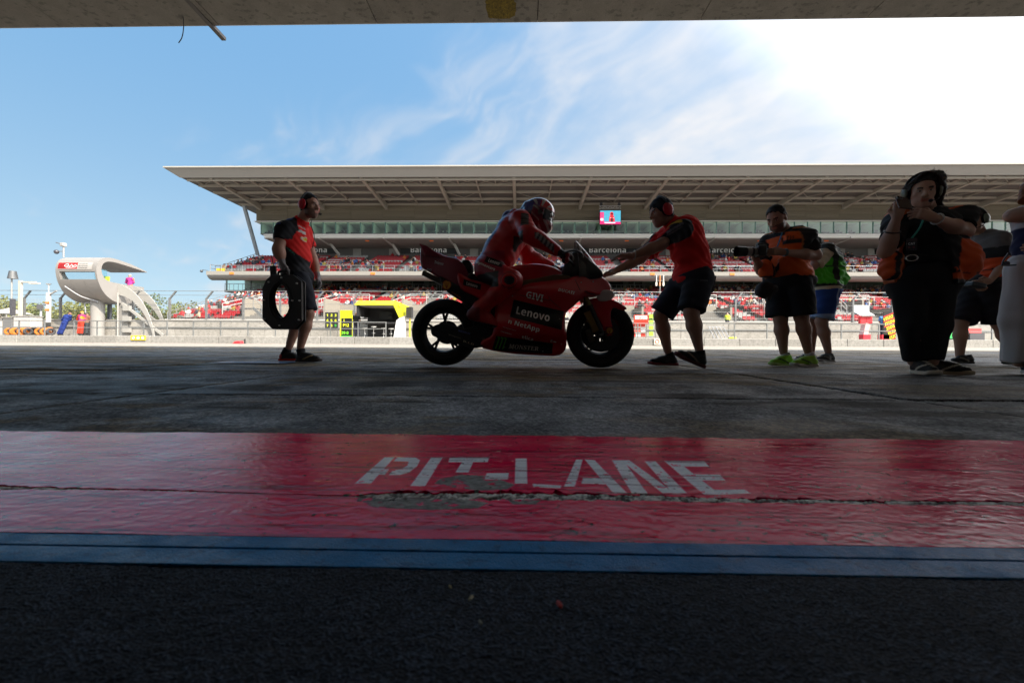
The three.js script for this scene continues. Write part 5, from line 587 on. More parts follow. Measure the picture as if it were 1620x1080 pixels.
// H: measured joints (pixel, pixel, metres towards the camera from depth D)
function human(H) {
  const D = H.D, J = {}; for (const [k, v] of Object.entries(H.j)) J[k] = v.isVector3 ? v : W(v[0], v[1], D - (v[2] ?? 0));
  const B = V(J.pelvis.x, 0, J.pelvis.z), o = thing(H.name ?? 'person', H.label, 'person', B, H.group), s = H.s ?? 1, add = (name, g, m, p = o) => { g.translate(-B.x, -B.y, -B.z); const q = mesh(name, g, m); q.name = name; p.add(q); return q; };
  const toPx = (x, y) => { const u = V(x, y, -(D - (H.zf ?? 0.13))).sub(camera.position).applyQuaternion(camera.quaternion.clone().invert()); return [810 + 640 * u.x / -u.z, 540 - 640 * u.y / -u.z]; };
  const sh = J.sR.clone().sub(J.sL), spine = J.neck.clone().sub(J.pelvis).normalize(), ax = sh.normalize().addScaledVector(spine, -sh.dot(spine)).normalize(), fw = V().crossVectors(ax, spine).normalize(), wd = H.w ?? 1, dp = H.dp ?? 1;
  const hips = J.hL && J.hR ? V().subVectors(J.hR, J.hL) : ax.clone(); const hy = V(0, 1, 0).lerp(spine, 0.4).normalize(), hx = hips.addScaledVector(hy, -hips.dot(hy)).normalize().lerp(ax, 0.5).normalize(), hz = V().crossVectors(hx, hy).normalize();
  const torso = (e) => [ellF(J.chest, (0.168 * wd + e) * s, (0.2 + e) * s, (0.118 * dp + e) * s, ax, spine, fw), ellF(J.belly, (0.152 * wd + e) * s, (0.17 + e) * s, (0.116 * dp + e) * s, ax, spine, fw), capF(J.sL, J.sR, (0.062 + e) * s), capF(J.neck, J.chest, (0.06 + e) * s, (0.09 + e) * s)];
  const pelv = (e) => [ellF(J.pelvis, (0.162 * wd + e) * s, (0.13 + e) * s, (0.122 * dp + e) * s, hx, hy, hz)];
  const mid = (a, b, t) => a.clone().lerp(b, t), AR = H.arm ?? 1, LG = H.leg ?? 1;
  const arm = (S, E, Wr, e = 0) => [capF(S, E, (0.05 * AR + e) * s, (0.041 * AR + e) * s), capF(E, mid(E, Wr, 0.35), (0.041 * AR + e) * s, (0.042 * AR + e) * s), capF(mid(E, Wr, 0.35), Wr, (0.042 * AR + e) * s, (0.027 + e) * s)];
  const leg = (h, k, a, e = 0) => [capF(h, k, (0.083 * LG + e) * s, (0.056 * LG + e) * s), capF(k, mid(k, a, 0.36), (0.052 * LG + e) * s, (0.056 * LG + e) * s), capF(mid(k, a, 0.36), a, (0.055 * LG + e) * s, (0.036 + e) * s)];
  const prims = [...torso(-0.022), ...pelv(-0.022), capF(J.neck, mid(J.neck, J.head, 0.7), 0.056 * s, 0.052 * s)];
  for (const q of ['L', 'R']) { if (J['e' + q]) prims.push(...arm(J['s' + q], J['e' + q], J['w' + q])); if (J['k' + q]) prims.push(...leg(J['h' + q], J['k' + q], J['a' + q])); }
  const pts = Object.values(J), [lo, hi] = bounds(pts, 0.16), bodyF = sminF(prims, 0.03 * s);
  const skin = H.skin ?? [0.36, 0.19, 0.13], bare = () => skin, cell = H.cell ?? 0.012;
  const geos = [sdfMesh(bodyF, lo, hi, cell, bare)];
  const up = H.up ? V(...H.up) : V(0, 1, 0), hd = headField(J.head, V(...H.face), up, (H.hs ?? 1) * s, H.fem), hp = [J.head.clone().addScalar(-0.15), J.head.clone().addScalar(0.15)];
  const hairC = H.hairC ?? [0.02, 0.014, 0.01], beard = H.beard ?? 0;
  geos.push(sdfMesh(sminF([hd.f, capF(J.neck, mid(J.neck, J.head, 0.55), 0.054 * s, 0.05 * s)], 0.03), ...bounds(hp, 0.02), H.hcell ?? 0.005, (x, y, z) => { const [r, u, f] = hd.loc(x, y, z); const k = Math.abs(Math.abs(r) - 0.031); if (f > 0.055 && k < 0.011 && Math.abs(u - 0.01) < 0.0055) return k < 0.005 ? [0.02, 0.015, 0.01] : [0.5, 0.46, 0.42]; if (f > 0.05 && k < 0.017 && Math.abs(u - 0.032 - 0.1 * (0.017 - k)) < 0.006) return hairC; if (f > 0.07 && Math.abs(r) < 0.024 && u < -0.047 && u > -0.07) return [skin[0] * 0.95, skin[1] * 0.6, skin[2] * 0.6]; if (beard && ((u < -0.032 && f > -0.005 && u > -0.13 && !(u > -0.04 && Math.abs(r) < 0.012)))) return skin.map((c, i) => lerp(c, hairC[i] * 1.5, beard)); return skin; }));
  const hands = {}; for (const q of ['L', 'R']) if (H['hand' + q]) { const h = H['hand' + q], w = J['w' + q], hf = handField(w, V(...h.f), V(...h.n), h.t, h.c, (h.s ?? 1) * s, h.o ?? 0); const g = sdfMesh(hf.f, ...bounds(hf.pts, 0.04), h.cell ?? 0.0042, () => h.color ?? skin); if (h.glove) add('glove', g, clothMat); else geos.push(g); hands[q] = hf; }
  for (const g of geos) if (g.attributes.uv) g.deleteAttribute('uv');
  add('body', mergeGeometries(geos), skinMat);
  return { o, J, B, s, add, toPx, ax, spine, fw, hx, hy, hz, torso, pelv, arm, leg, mid, hd, lo, hi, cell, hands, D };
}
// clothing made over the same joints
function top(P, name, { e = 0.014, sleeve = 0.55, hem, color, fold = 0.006, flare = 0.01, mat = clothMat, extra = [], cutF, neckCut = 0.055, cell, sd = 0 }) {
  const { J, s } = P, L = [...P.torso(e), ...P.pelv(e + flare * 0.6)]; for (const q of ['L', 'R']) if (J['e' + q] && sleeve) { const E = P.mid(J['s' + q], J['e' + q], sleeve), t = sleeve; if (sleeve <= 1) L.push(sleeveF(J['s' + q], E, (0.066 + e) * s, (0.06 + e) * s)); else { L.push(capF(J['s' + q], J['e' + q], (0.062 + e) * s, (0.052 + e) * s), sleeveF(J['e' + q], P.mid(J['e' + q], J['w' + q], sleeve - 1), (0.052 + e) * s, (0.038 + e) * s)); } }
  let f = foldF(sminF([...L, ...extra], 0.035 * s), fold * 1.5, 1.15, sd);
  const hemP = hem.isVector3 ? hem : W(hem[0], hem[1], P.D); f = maxF(f, planeF(hemP, hem[2] ? V(...hem[2]).normalize() : V(0, -1, 0)));
  const nk = P.mid(J.neck, J.head, 0.34); f = maxF(f, planeF(nk, P.spine));
  const inner = sminF([...P.torso(e - 0.012), ...P.pelv(e - 0.012)], 0.03), ncap = capF(J.neck.clone().addScaledVector(P.spine, -0.03), P.mid(J.neck, J.head, 0.8), neckCut * s, neckCut * 1.05 * s); const f0 = f; f = (x, y, z) => smax(f0(x, y, z), -ncap(x, y, z), 0.004); if (cutF) { const f1 = f; f = (x, y, z) => smax(f1(x, y, z), cutF(x, y, z), 0.004); }
  const g = sdfMesh(f, P.lo, P.hi, cell ?? Math.min(P.cell, 0.0105), (x, y, z) => { const q = P.toPx(x, y); return typeof color === 'function' ? color(q[0], q[1], z + P.D, x, y) : color; });
  return { m: P.add(name, g, mat), f };
}
function bottoms(P, name, { e = 0.018, t = 0.9, color, fold = 0.006, waist, flare = 0.022, mat = clothMat, extra = [], rk, sd = 1, cell }) {
  const { J, s } = P, L = [...P.pelv(e)]; for (const q of ['L', 'R']) if (J['k' + q]) { const h = J['h' + q], k = J['k' + q], a = J['a' + q]; if (t <= 1) L.push(sleeveF(h, P.mid(h, k, t), (0.09 * 1.05 + e) * s, (rk ?? 0.062) * s + (e + flare) * s)); else { L.push(capF(h, k, (0.09 + e) * s, ((rk ?? 0.062) + e) * s)); L.push(sleeveF(k, P.mid(k, a, t - 1), ((rk ?? 0.062) + e) * s, (0.05 + e + flare) * s)); } }
  let f = (t > 1 ? foldV : foldF)(sminF([...L, ...extra], 0.03 * s), fold, t > 1 ? 0.8 : 0.9, sd); const wp = waist.isVector3 ? waist : W(waist[0], waist[1], P.D); f = maxF(f, planeF(wp, waist[2] ? V(...waist[2]).normalize() : P.hy));
  const g = sdfMesh(f, P.lo, P.hi, cell ?? Math.min(P.cell, 0.011), (x, y, z) => { const q = P.toPx(x, y); return typeof color === 'function' ? color(q[0], q[1], z + P.D) : color; }); return { m: P.add(name, g, mat), f };
}
// a shoe: heel on the ground point, pointing along dir
function shoe(P, heel, dir, { len = 0.285, upper = [0.02, 0.02, 0.02], sole = [0.5, 0.5, 0.48], accent, lace = [0.4, 0.4, 0.4], pitch = 0, sc = 1, ankle, sock, name = 'shoe', stripe }) {
  const F = V(dir.x, 0, dir.z).normalize().multiplyScalar(Math.cos(pitch)).add(V(0, Math.sin(pitch), 0)), R = V().crossVectors(F, V(0, 1, 0)).normalize(), U = V().crossVectors(R, F).normalize(), at = (f, r, u) => heel.clone().addScaledVector(F, f * len / 0.285).addScaledVector(R, r).addScaledVector(U, u);
  const loc = (x, y, z) => { const p = V(x - heel.x, y - heel.y, z - heel.z); return [p.dot(F) * 0.285 / len, p.dot(R), p.dot(U)]; };
  const foot = (x, r) => { let t = clamp((x - 0.035) / 0.205, 0, 1); const c = 0.006 * Math.sin(t * 3.1), rad = lerp(0.036, 0.043, t) - 0.006 * Math.sin(t * Math.PI); return Math.hypot(x - lerp(0.035, 0.24, t), r - c) - rad; };
  const soleF = (x, y, z) => { const [f, r, u] = loc(x, y, z), rock = 0.012 * sstep(0.2, 0.285, f); return smax(foot(f, r) - 0.003, Math.abs(u - 0.014 - rock) - 0.014, 0.006); };
  const upF0 = sminF([capF(at(0.045, 0, 0.045), at(0.13, 0, 0.05), 0.036, 0.038), capF(at(0.13, 0, 0.046), at(0.235, 0.004, 0.036), 0.039, 0.032), capF(at(0.05, 0, 0.05), at(0.075, 0, 0.1), 0.037, 0.038), capF(at(0.08, 0, 0.09), at(0.16, 0.003, 0.06), 0.034, 0.034)], 0.025), upF = (x, y, z) => { const [f, r, u] = loc(x, y, z); return smax(smax(upF0(x, y, z), 0.02 - u, 0.006), u - 0.108 + 0.14 * Math.max(0, f - 0.07), 0.006); };
  const pts = [at(-0.02, 0.06, -0.01), at(0.31, -0.06, 0.13), at(-0.02, -0.06, 0.13), at(0.31, 0.06, -0.01)], bb = bounds(pts, 0.03);
  const g = sdfMesh(upF, ...bb, 0.006, (x, y, z) => { const [f, r, u] = loc(x, y, z); if (stripe && Math.abs((u - 0.03) * 1.1 - (f - 0.1) * 0.5) < 0.008 && f > 0.07 && f < 0.2 && Math.abs(r) > 0.018) return stripe; if (u > 0.055 && f > 0.09 && Math.abs(r) < 0.014 && Math.sin(f * 260) > -0.2) return lace; if (accent && f < 0.05) return accent; return upper; });
  const m = P.add(name, g, nylonMat); const sg = sdfMesh(soleF, ...bb, 0.006); const sm = P.add('sole', sg, std(sole, 0.7)); P.o.remove(sm); m.add(sm);
  if (sock && ankle) P.add('sock', sdfMesh(sleeveF(at(0.06, 0, 0.07), at(0.06, 0, 0.085).lerp(ankle, 0.75), 0.041, 0.044), ...bounds([at(0.06, 0, 0.07), ankle], 0.08), 0.007), std(sock, 0.95));
  return m;
}
function hairShort(P, color, name = 'hair', grow = 0.008, line = 0.02, low = -0.07, slope = 0.75) {
  const h = P.hd, s = P.s, c = sminF([h.E(0, 0.036, -0.015, 0.077 + grow, 0.094 + grow, 0.096 + grow), h.E(0, -0.01, -0.04, 0.066 + grow * 0.6, 0.07, 0.06 + grow * 0.6)], 0.02), f0 = foldF(c, 0.004, 4, 3); const f = (x, y, z) => { const [r, u, w] = h.loc(x, y, z); return Math.max(f0(x, y, z), (w - line - slope * (u - 0.03)) * 0.8 + 0.006 * Math.sin(r * 160), (low - u)); };
  return P.add(name, sdfMesh(f, ...bounds([P.J.head.clone().addScalar(-0.15), P.J.head.clone().addScalar(0.16)], 0.02), 0.005), std(color, 0.75));
}
function headset(P, cupColor, bandColor, mic = true, r = 0.04) {
  const h = P.hd, g = thingPart(P, 'headset'); const put = (name, geo, m) => { geo.translate(-P.B.x, -P.B.y, -P.B.z); return mesh(name, geo, m, g); }, cup = std(cupColor, 0.35), dk = std([0.015, 0.015, 0.018], 0.6), band = std(bandColor, 0.5);
  for (const q of [-1, 1]) { const c = h.at(q * 0.094, 0.0, -0.012), M = new THREE.Matrix4().makeBasis(h.Z, h.X, V().crossVectors(h.Z, h.X)); const e = new THREE.SphereGeometry(1, 20, 14).scale(r * 0.95, 0.026, r * 1.12).applyMatrix4(M).translate(c.x, c.y, c.z); put('ear_cup', e, cup); const t = new THREE.TorusGeometry(r * 0.86, 0.012, 8, 20).applyMatrix4(new THREE.Matrix4().makeBasis(h.Z, h.Y, h.X)), c2 = h.at(q * 0.08, 0, -0.012); t.translate(c2.x, c2.y, c2.z); put('cushion', t, dk); }
  const pts = []; for (let k = 0; k <= 14; k++) { const a = k / 14 * Math.PI; pts.push(h.at(Math.cos(a) * 0.1, 0.03 + Math.sin(a) * 0.115, -0.014)); } put('headband', tube(pts, 0.009, 30, 8), band);
  if (mic) { const q = mic === -1 ? -1 : 1; put('microphone_boom', join([tube([h.at(q * 0.095, -0.02, 0.01), h.at(q * 0.085, -0.06, 0.06), h.at(q * 0.04, -0.07, 0.115)], 0.004, 16, 6), new THREE.SphereGeometry(0.012, 10, 8).scale(1.3, 1, 1).translate(...h.at(q * 0.028, -0.068, 0.12).toArray())]), dk); }
}
function thingPart(P, name) { const g = new THREE.Group(); g.name = name; P.o.add(g); return g; }

const gp = (px, dz, D) => V(W(px, 570, D - dz).x, 0.006, -(D - dz));
const IN = (x, y, P) => inPoly(x, y, P);
const gloveCuff = (P, w, e, c, hemC) => { P.add('glove_cuff', sdfMesh(sleeveF(w, w.clone().lerp(e, 0.24), 0.033, 0.037), ...bounds([w, e], 0.06), 0.007, (x, y, z) => (V(x, y, z).sub(w).dot(e.clone().sub(w).normalize()) > w.distanceTo(e) * 0.2 ? hemC : c)), clothMat); };

// ---------------------------------------------------------------- mechanic walking with the tyre frame
{
  const D = 4.35, glove = [0.27, 0.25, 0.26];
  const P = human({ label: 'man in red and black team shirt with red ear defenders carrying a black frame', D, s: 1.02, w: 1.08, dp: 1.12, arm: 1.28, leg: 1.08, beard: 0.55, skin: [0.42, 0.22, 0.155], face: [1, -0.1, 0.3], up: [0.06, 1, 0], hairC: [0.015, 0.012, 0.012],
    j: { head: [490, 327, 0.02], neck: [475, 353, 0], chest: [464, 378, 0], belly: [467, 408, 0], pelvis: [471, 437, 0], sR: [449, 362, 0.15], eR: [440, 394, 0.21], wR: [446, 415, 0.21], sL: [481, 366, -0.15], eL: [494, 410, -0.2], wL: [502, 437, -0.14], hR: [473, 444, 0.09], kR: [487, 496, 0.1], aR: [475, 549, 0.1], hL: [471, 444, -0.09], kL: [474, 497, -0.1], aL: [457, 549, -0.08] },
    handR: { f: [0.12, -1, 0.02], n: [0.7, 0, -0.7], t: 1, c: 1.25, color: glove, glove: true, s: 1.12 }, handL: { f: [0.35, -0.92, 0.05], n: [-0.7, -0.2, 0.5], t: -1, c: 0.55, color: glove, glove: true, s: 1.1 } });
  gloveCuff(P, P.J.wR, P.J.eR, glove, [0.45, 0.34, 0.03]); gloveCuff(P, P.J.wL, P.J.eL, glove, [0.45, 0.34, 0.03]);
  const red = [0.70, 0.012, 0.010], blk = [0.012, 0.013, 0.018];
  const sleeve = [[420, 330], [461, 334], [466, 346], [470, 362], [464, 380], [440, 386], [420, 384]], side = [[420, 376], [446, 383], [452, 386], [471, 402], [489, 419], [490, 452], [420, 452]];
  const shirt = top(P, 'shirt', { e: 0.016, sleeve: 0.56, hem: [471, 444, [0.1, -1, 0]], sd: 2, color: (x, y, z) => { if (z > -0.05) { if (IN(x, y, sleeve)) { if (y > 339 && y < 347 && x > 438 && x < 458) return [0.02, 0.06, 0.34]; if (y > 349 && y < 351 && x > 437 && x < 455 || y > 353.5 && y < 355 && x > 436 && x < 454) return [0.2, 0.2, 0.2]; if (y > 357 && y < 358.5 && x > 435 && x < 452) return [0.05, 0.12, 0.4]; return blk; } if (IN(x, y, side)) { if (Math.abs((y - 394) - (x - 458) * 0.85) < 1.0 && x > 456 && x < 468) return [0.04, 0.3, 0.22]; return blk; } } if (z > 0.02 && x > 468 && x < 477 && Math.abs(y - 364 - (x - 472) * 0.5) < 2.2) return [0.6, 0.6, 0.6]; if (z > 0 && Math.hypot(x - 476, y - 375) < 4.2) return Math.hypot(x - 476, y - 375) < 3 ? [0.62, 0.42, 0.02] : [0.6, 0.5, 0.4]; if (z > 0.02 && x > 466 && x < 475 && Math.abs(y - 356 - (x - 470) * 0.5) < 1) return [0.6, 0.4, 0.4]; return red; } });
  P.add('collar', sdfMesh((() => { const a = P.mid(P.J.neck, P.J.head, 0.05), b = P.mid(P.J.neck, P.J.head, 0.26), o = sleeveF(a, b, 0.084, 0.073), i = capF(a, P.J.head, 0.066, 0.054); return (x, y, z) => Math.max(o(x, y, z), -i(x, y, z)); })(), ...bounds([P.J.neck, P.J.head], 0.1), 0.007, () => red), clothMat);
  bottoms(P, 'shorts', { e: 0.02, t: 0.93, waist: [471, 432], color: [0.010, 0.013, 0.024], fold: 0.007, flare: 0.02 });
  shoe(P, gp(468, 0.1, D), V(1, 0, 0.06), { ankle: P.J.aR, sock: [0.012, 0.012, 0.015], upper: [0.014, 0.014, 0.016], sole: [0.03, 0.02, 0.02], stripe: [0.42, 0.32, 0.16], lace: [0.05, 0.05, 0.05] });
  shoe(P, gp(441, -0.08, D), V(1, 0, -0.05), { ankle: P.J.aL, sock: [0.012, 0.012, 0.015], upper: [0.014, 0.014, 0.016], sole: [0.55, 0.03, 0.015], accent: [0.4, 0.02, 0.02], lace: [0.05, 0.05, 0.05] });
  hairShort(P, [0.012, 0.014, 0.02], 'hair', 0.006, 0.012);
  headset(P, [0.55, 0.012, 0.03], [0.015, 0.02, 0.03], 1, 0.05);
  const rp = W(434, 430, D); P.add('belt_radio', new RoundedBoxGeometry(0.06, 0.13, 0.04, 2, 0.01).rotateZ(0.06).translate(rp.x, rp.y, rp.z + 0.02), std([0.02, 0.02, 0.022], 0.6)); P.add('antenna', bar(W(433, 424, D), W(429, 404, D), 0.004, 6), std([0.015, 0.015, 0.015], 0.6)); P.add('headset_lead', tube([P.hd.at(0.09, -0.05, -0.03), W(492, 356, D - 0.1), W(497, 374, D - 0.12), W(494, 392, D - 0.12)], 0.004, 20, 6), std([0.01, 0.01, 0.01], 0.6));
  // the carried frame: bolted octagonal plates round an oval sleeve
  const fd = D - 0.24, F = thing('octagonal_carrier', 'black octagonal frame with oval opening and silver bolts, hanging from a gloved hand', 'frame', V(W(448, 478, fd).x, W(448, 478, fd).y, -fd)), L = ([px, py]) => { const q = W(px, py, fd); return [q.x - F.position.x, q.y - F.position.y]; };
  const oct = [[424, 444], [433, 436], [466, 436], [479, 446], [479.5, 507], [467, 520], [434, 520], [418.5, 505], [418.5, 457]].map(L), [hx, hy] = L([446, 476]), hole = (r) => { const p = new THREE.Path(); p.absellipse(hx, hy, 0.094 * r, 0.172 * r, 0, Math.PI * 2, false, 0.16); return p; };
  const ring = (r, dep, z, sh = 1) => { const s = new THREE.Shape(); oct.forEach(([x, y], i) => (i ? s.lineTo(x * sh, y * sh) : s.moveTo(x * sh, y * sh))); s.closePath(); s.holes.push(hole(r)); return new THREE.ExtrudeGeometry(s, { depth: dep, bevelEnabled: true, bevelSize: 0.005, bevelThickness: 0.005, bevelSegments: 2, curveSegments: 40 }).translate(0, 0, z); };
  const fm = std([0.012, 0.012, 0.013], 0.4), fm2 = std([0.02, 0.02, 0.022], 0.55); mesh('front_plate', ring(1.05, 0.01, 0.02), fm, F); mesh('back_plate', ring(1.05, 0.01, -0.045), fm, F); mesh('core', ring(1.1, 0.05, -0.032, 0.93), fm2, F);
  const sl = []; for (let k = 0; k < 40; k++) { const a = k / 40 * 6.2832; sl.push(V(hx + Math.cos(a) * 0.112, hy + Math.sin(a) * 0.19, 0.03)); } mesh('rim_tube', new THREE.TubeGeometry(new THREE.CatmullRomCurve3(sl, true), 80, 0.012, 8, true).translate(0, 0, 0.003), fm, F);
  for (const p of [[429, 447], [449, 440], [473, 449], [422, 475], [477, 476], [466, 476], [422, 505], [476, 506], [446, 515]]) { const [x, y] = L(p); mesh('bolt', new THREE.CylinderGeometry(0.008, 0.009, 0.022, 10).rotateX(Math.PI / 2).translate(x, y, 0.042), std([0.6, 0.6, 0.6], 0.3, 0.9), F); }
  mesh('handle', tube([V(...L([440, 438]), 0), V(...L([441, 430]), 0), V(...L([455, 430]), 0), V(...L([456, 438]), 0)], 0.012, 20, 8), fm, F);
}
// ---------------------------------------------------------------- mechanic holding the bike by its nose
{
  const D = 3.75;
  const P = human({ label: 'mechanic in red shirt and dark shorts bending towards the motorcycle with arms outstretched', D, s: 1.02, w: 1.06, dp: 1.12, arm: 1.12, leg: 1.12, skin: [0.38, 0.20, 0.14], face: [-1, -0.3, 0.22], up: [-0.28, 1, 0], hairC: [0.012, 0.012, 0.015], beard: 0.2,
    j: { head: [1046, 337, 0.02], neck: [1067, 357, 0], chest: [1086, 378, 0], belly: [1092, 406, 0], pelvis: [1096, 436, 0], sL: [1078, 363, 0.17], eL: [1046, 387, 0.22], wL: [999, 405, 0.2], sR: [1056, 371, -0.17], eR: [1013, 409, -0.12], wR: [972, 429, -0.03], hL: [1106, 440, 0.1], kL: [1094, 494, 0.16], aL: [1106, 551, 0.17], hR: [1086, 442, -0.1], kR: [1045, 499, -0.2], aR: [1057, 556, -0.29] },
    handL: { f: [-1, 0.06, 0.05], n: [-0.1, -1, 0], t: -1, c: 0.38, s: 1.08, o: 0.6 }, handR: { f: [-0.95, -0.35, 0.1], n: [-0.3, -0.9, 0.2], t: 1, c: 0.3, s: 1.08 } });
  const red = [0.68, 0.010, 0.010], blk = [0.012, 0.014, 0.022], sl = [[1064, 340], [1080, 347], [1090, 349], [1091, 368], [1086, 378], [1066, 388], [1036, 398], [1034, 384], [1052, 366]];
  top(P, 'shirt', { e: 0.02, sleeve: 0.78, hem: [1094, 441, [0.36, -0.93, 0]], fold: 0.009, sd: 5, color: (x, y, z) => { if (z > 0.02 && IN(x, y, sl)) { if (Math.hypot((x - 1067) / 1.6, y - 354) < 3.6) return [0.5, 0.32, 0.03]; const a = x + y * 0.6, b = y + x * 0.55; if (x > 1046 && x < 1072 && y < 378 && Math.abs(y - 366 + (x - 1060) * 0.62) < 2.2) return [0.13, 0.13, 0.17]; if (x > 1046 && x < 1070 && Math.abs(y - 372 + (x - 1058) * 0.62) < 1.4) return [0.08, 0.08, 0.1]; return blk; } if (z < -0.1 && x < 1052) return y < 384 ? blk : red; return red; } });
  P.add('collar', sdfMesh((() => { const a = P.mid(P.J.neck, P.J.head, 0.0), b = P.mid(P.J.neck, P.J.head, 0.42), o = sleeveF(a, b, 0.085, 0.07), i = capF(a, P.J.head, 0.066, 0.054); return (x, y, z) => Math.max(o(x, y, z), -i(x, y, z)); })(), ...bounds([P.J.neck, P.J.head], 0.1), 0.007, () => red), clothMat);
  bottoms(P, 'shorts', { e: 0.026, t: 0.94, waist: [1096, 428, [-0.3, 0.95, 0]], color: (x, y) => (Math.abs(y - 446 - (x - 1105) * 0.15) < 0.9 && x > 1097 && x < 1112 ? [0.10, 0.11, 0.12] : [0.010, 0.013, 0.024]), fold: 0.009, flare: 0.028 });
  shoe(P, gp(1115, 0.17, D), V(-1, 0, 0.05), { ankle: P.J.aL, sock: [0.012, 0.012, 0.014], pitch: 0.40, upper: [0.014, 0.014, 0.015], sole: [0.10, 0.012, 0.015], lace: [0.10, 0.10, 0.10], stripe: [0.28, 0.2, 0.15], len: 0.3 });
  shoe(P, gp(1073, -0.29, D), V(-1, 0, 0.0), { ankle: P.J.aR, sock: [0.012, 0.012, 0.014], upper: [0.014, 0.014, 0.015], sole: [0.16, 0.015, 0.018], lace: [0.06, 0.06, 0.06], len: 0.3 });
  hairShort(P, [0.008, 0.011, 0.022], 'bandana', 0.012, 0.06, -0.06, 0.55);
  headset(P, [0.5, 0.010, 0.03], [0.015, 0.02, 0.03], false, 0.052);
  P.add('wristband', new THREE.TorusGeometry(0.036, 0.006, 8, 20).rotateY(Math.PI / 2).translate(...P.mid(P.J.wL, P.J.eL, 0.1).toArray()), std([0.5, 0.47, 0.4], 0.5));
  const rp = W(1124, 449, D); P.add('belt_radio', new RoundedBoxGeometry(0.06, 0.16, 0.07, 2, 0.012).rotateZ(-0.2).translate(rp.x, rp.y, rp.z), std([0.02, 0.02, 0.022], 0.6)); P.add('antenna', bar(W(1121, 438, D), W(1122, 408, D), 0.009, 6, 0.005), std([0.015, 0.015, 0.015], 0.6)); P.add('headset_lead', tube([P.hd.at(0.06, -0.06, -0.06), W(1097, 350, D + 0.05), W(1104, 364, D + 0.05), W(1117, 382, D), W(1124, 392, D), W(1123, 440, D)], 0.004, 30, 6), std([0.01, 0.01, 0.01], 0.6));
}
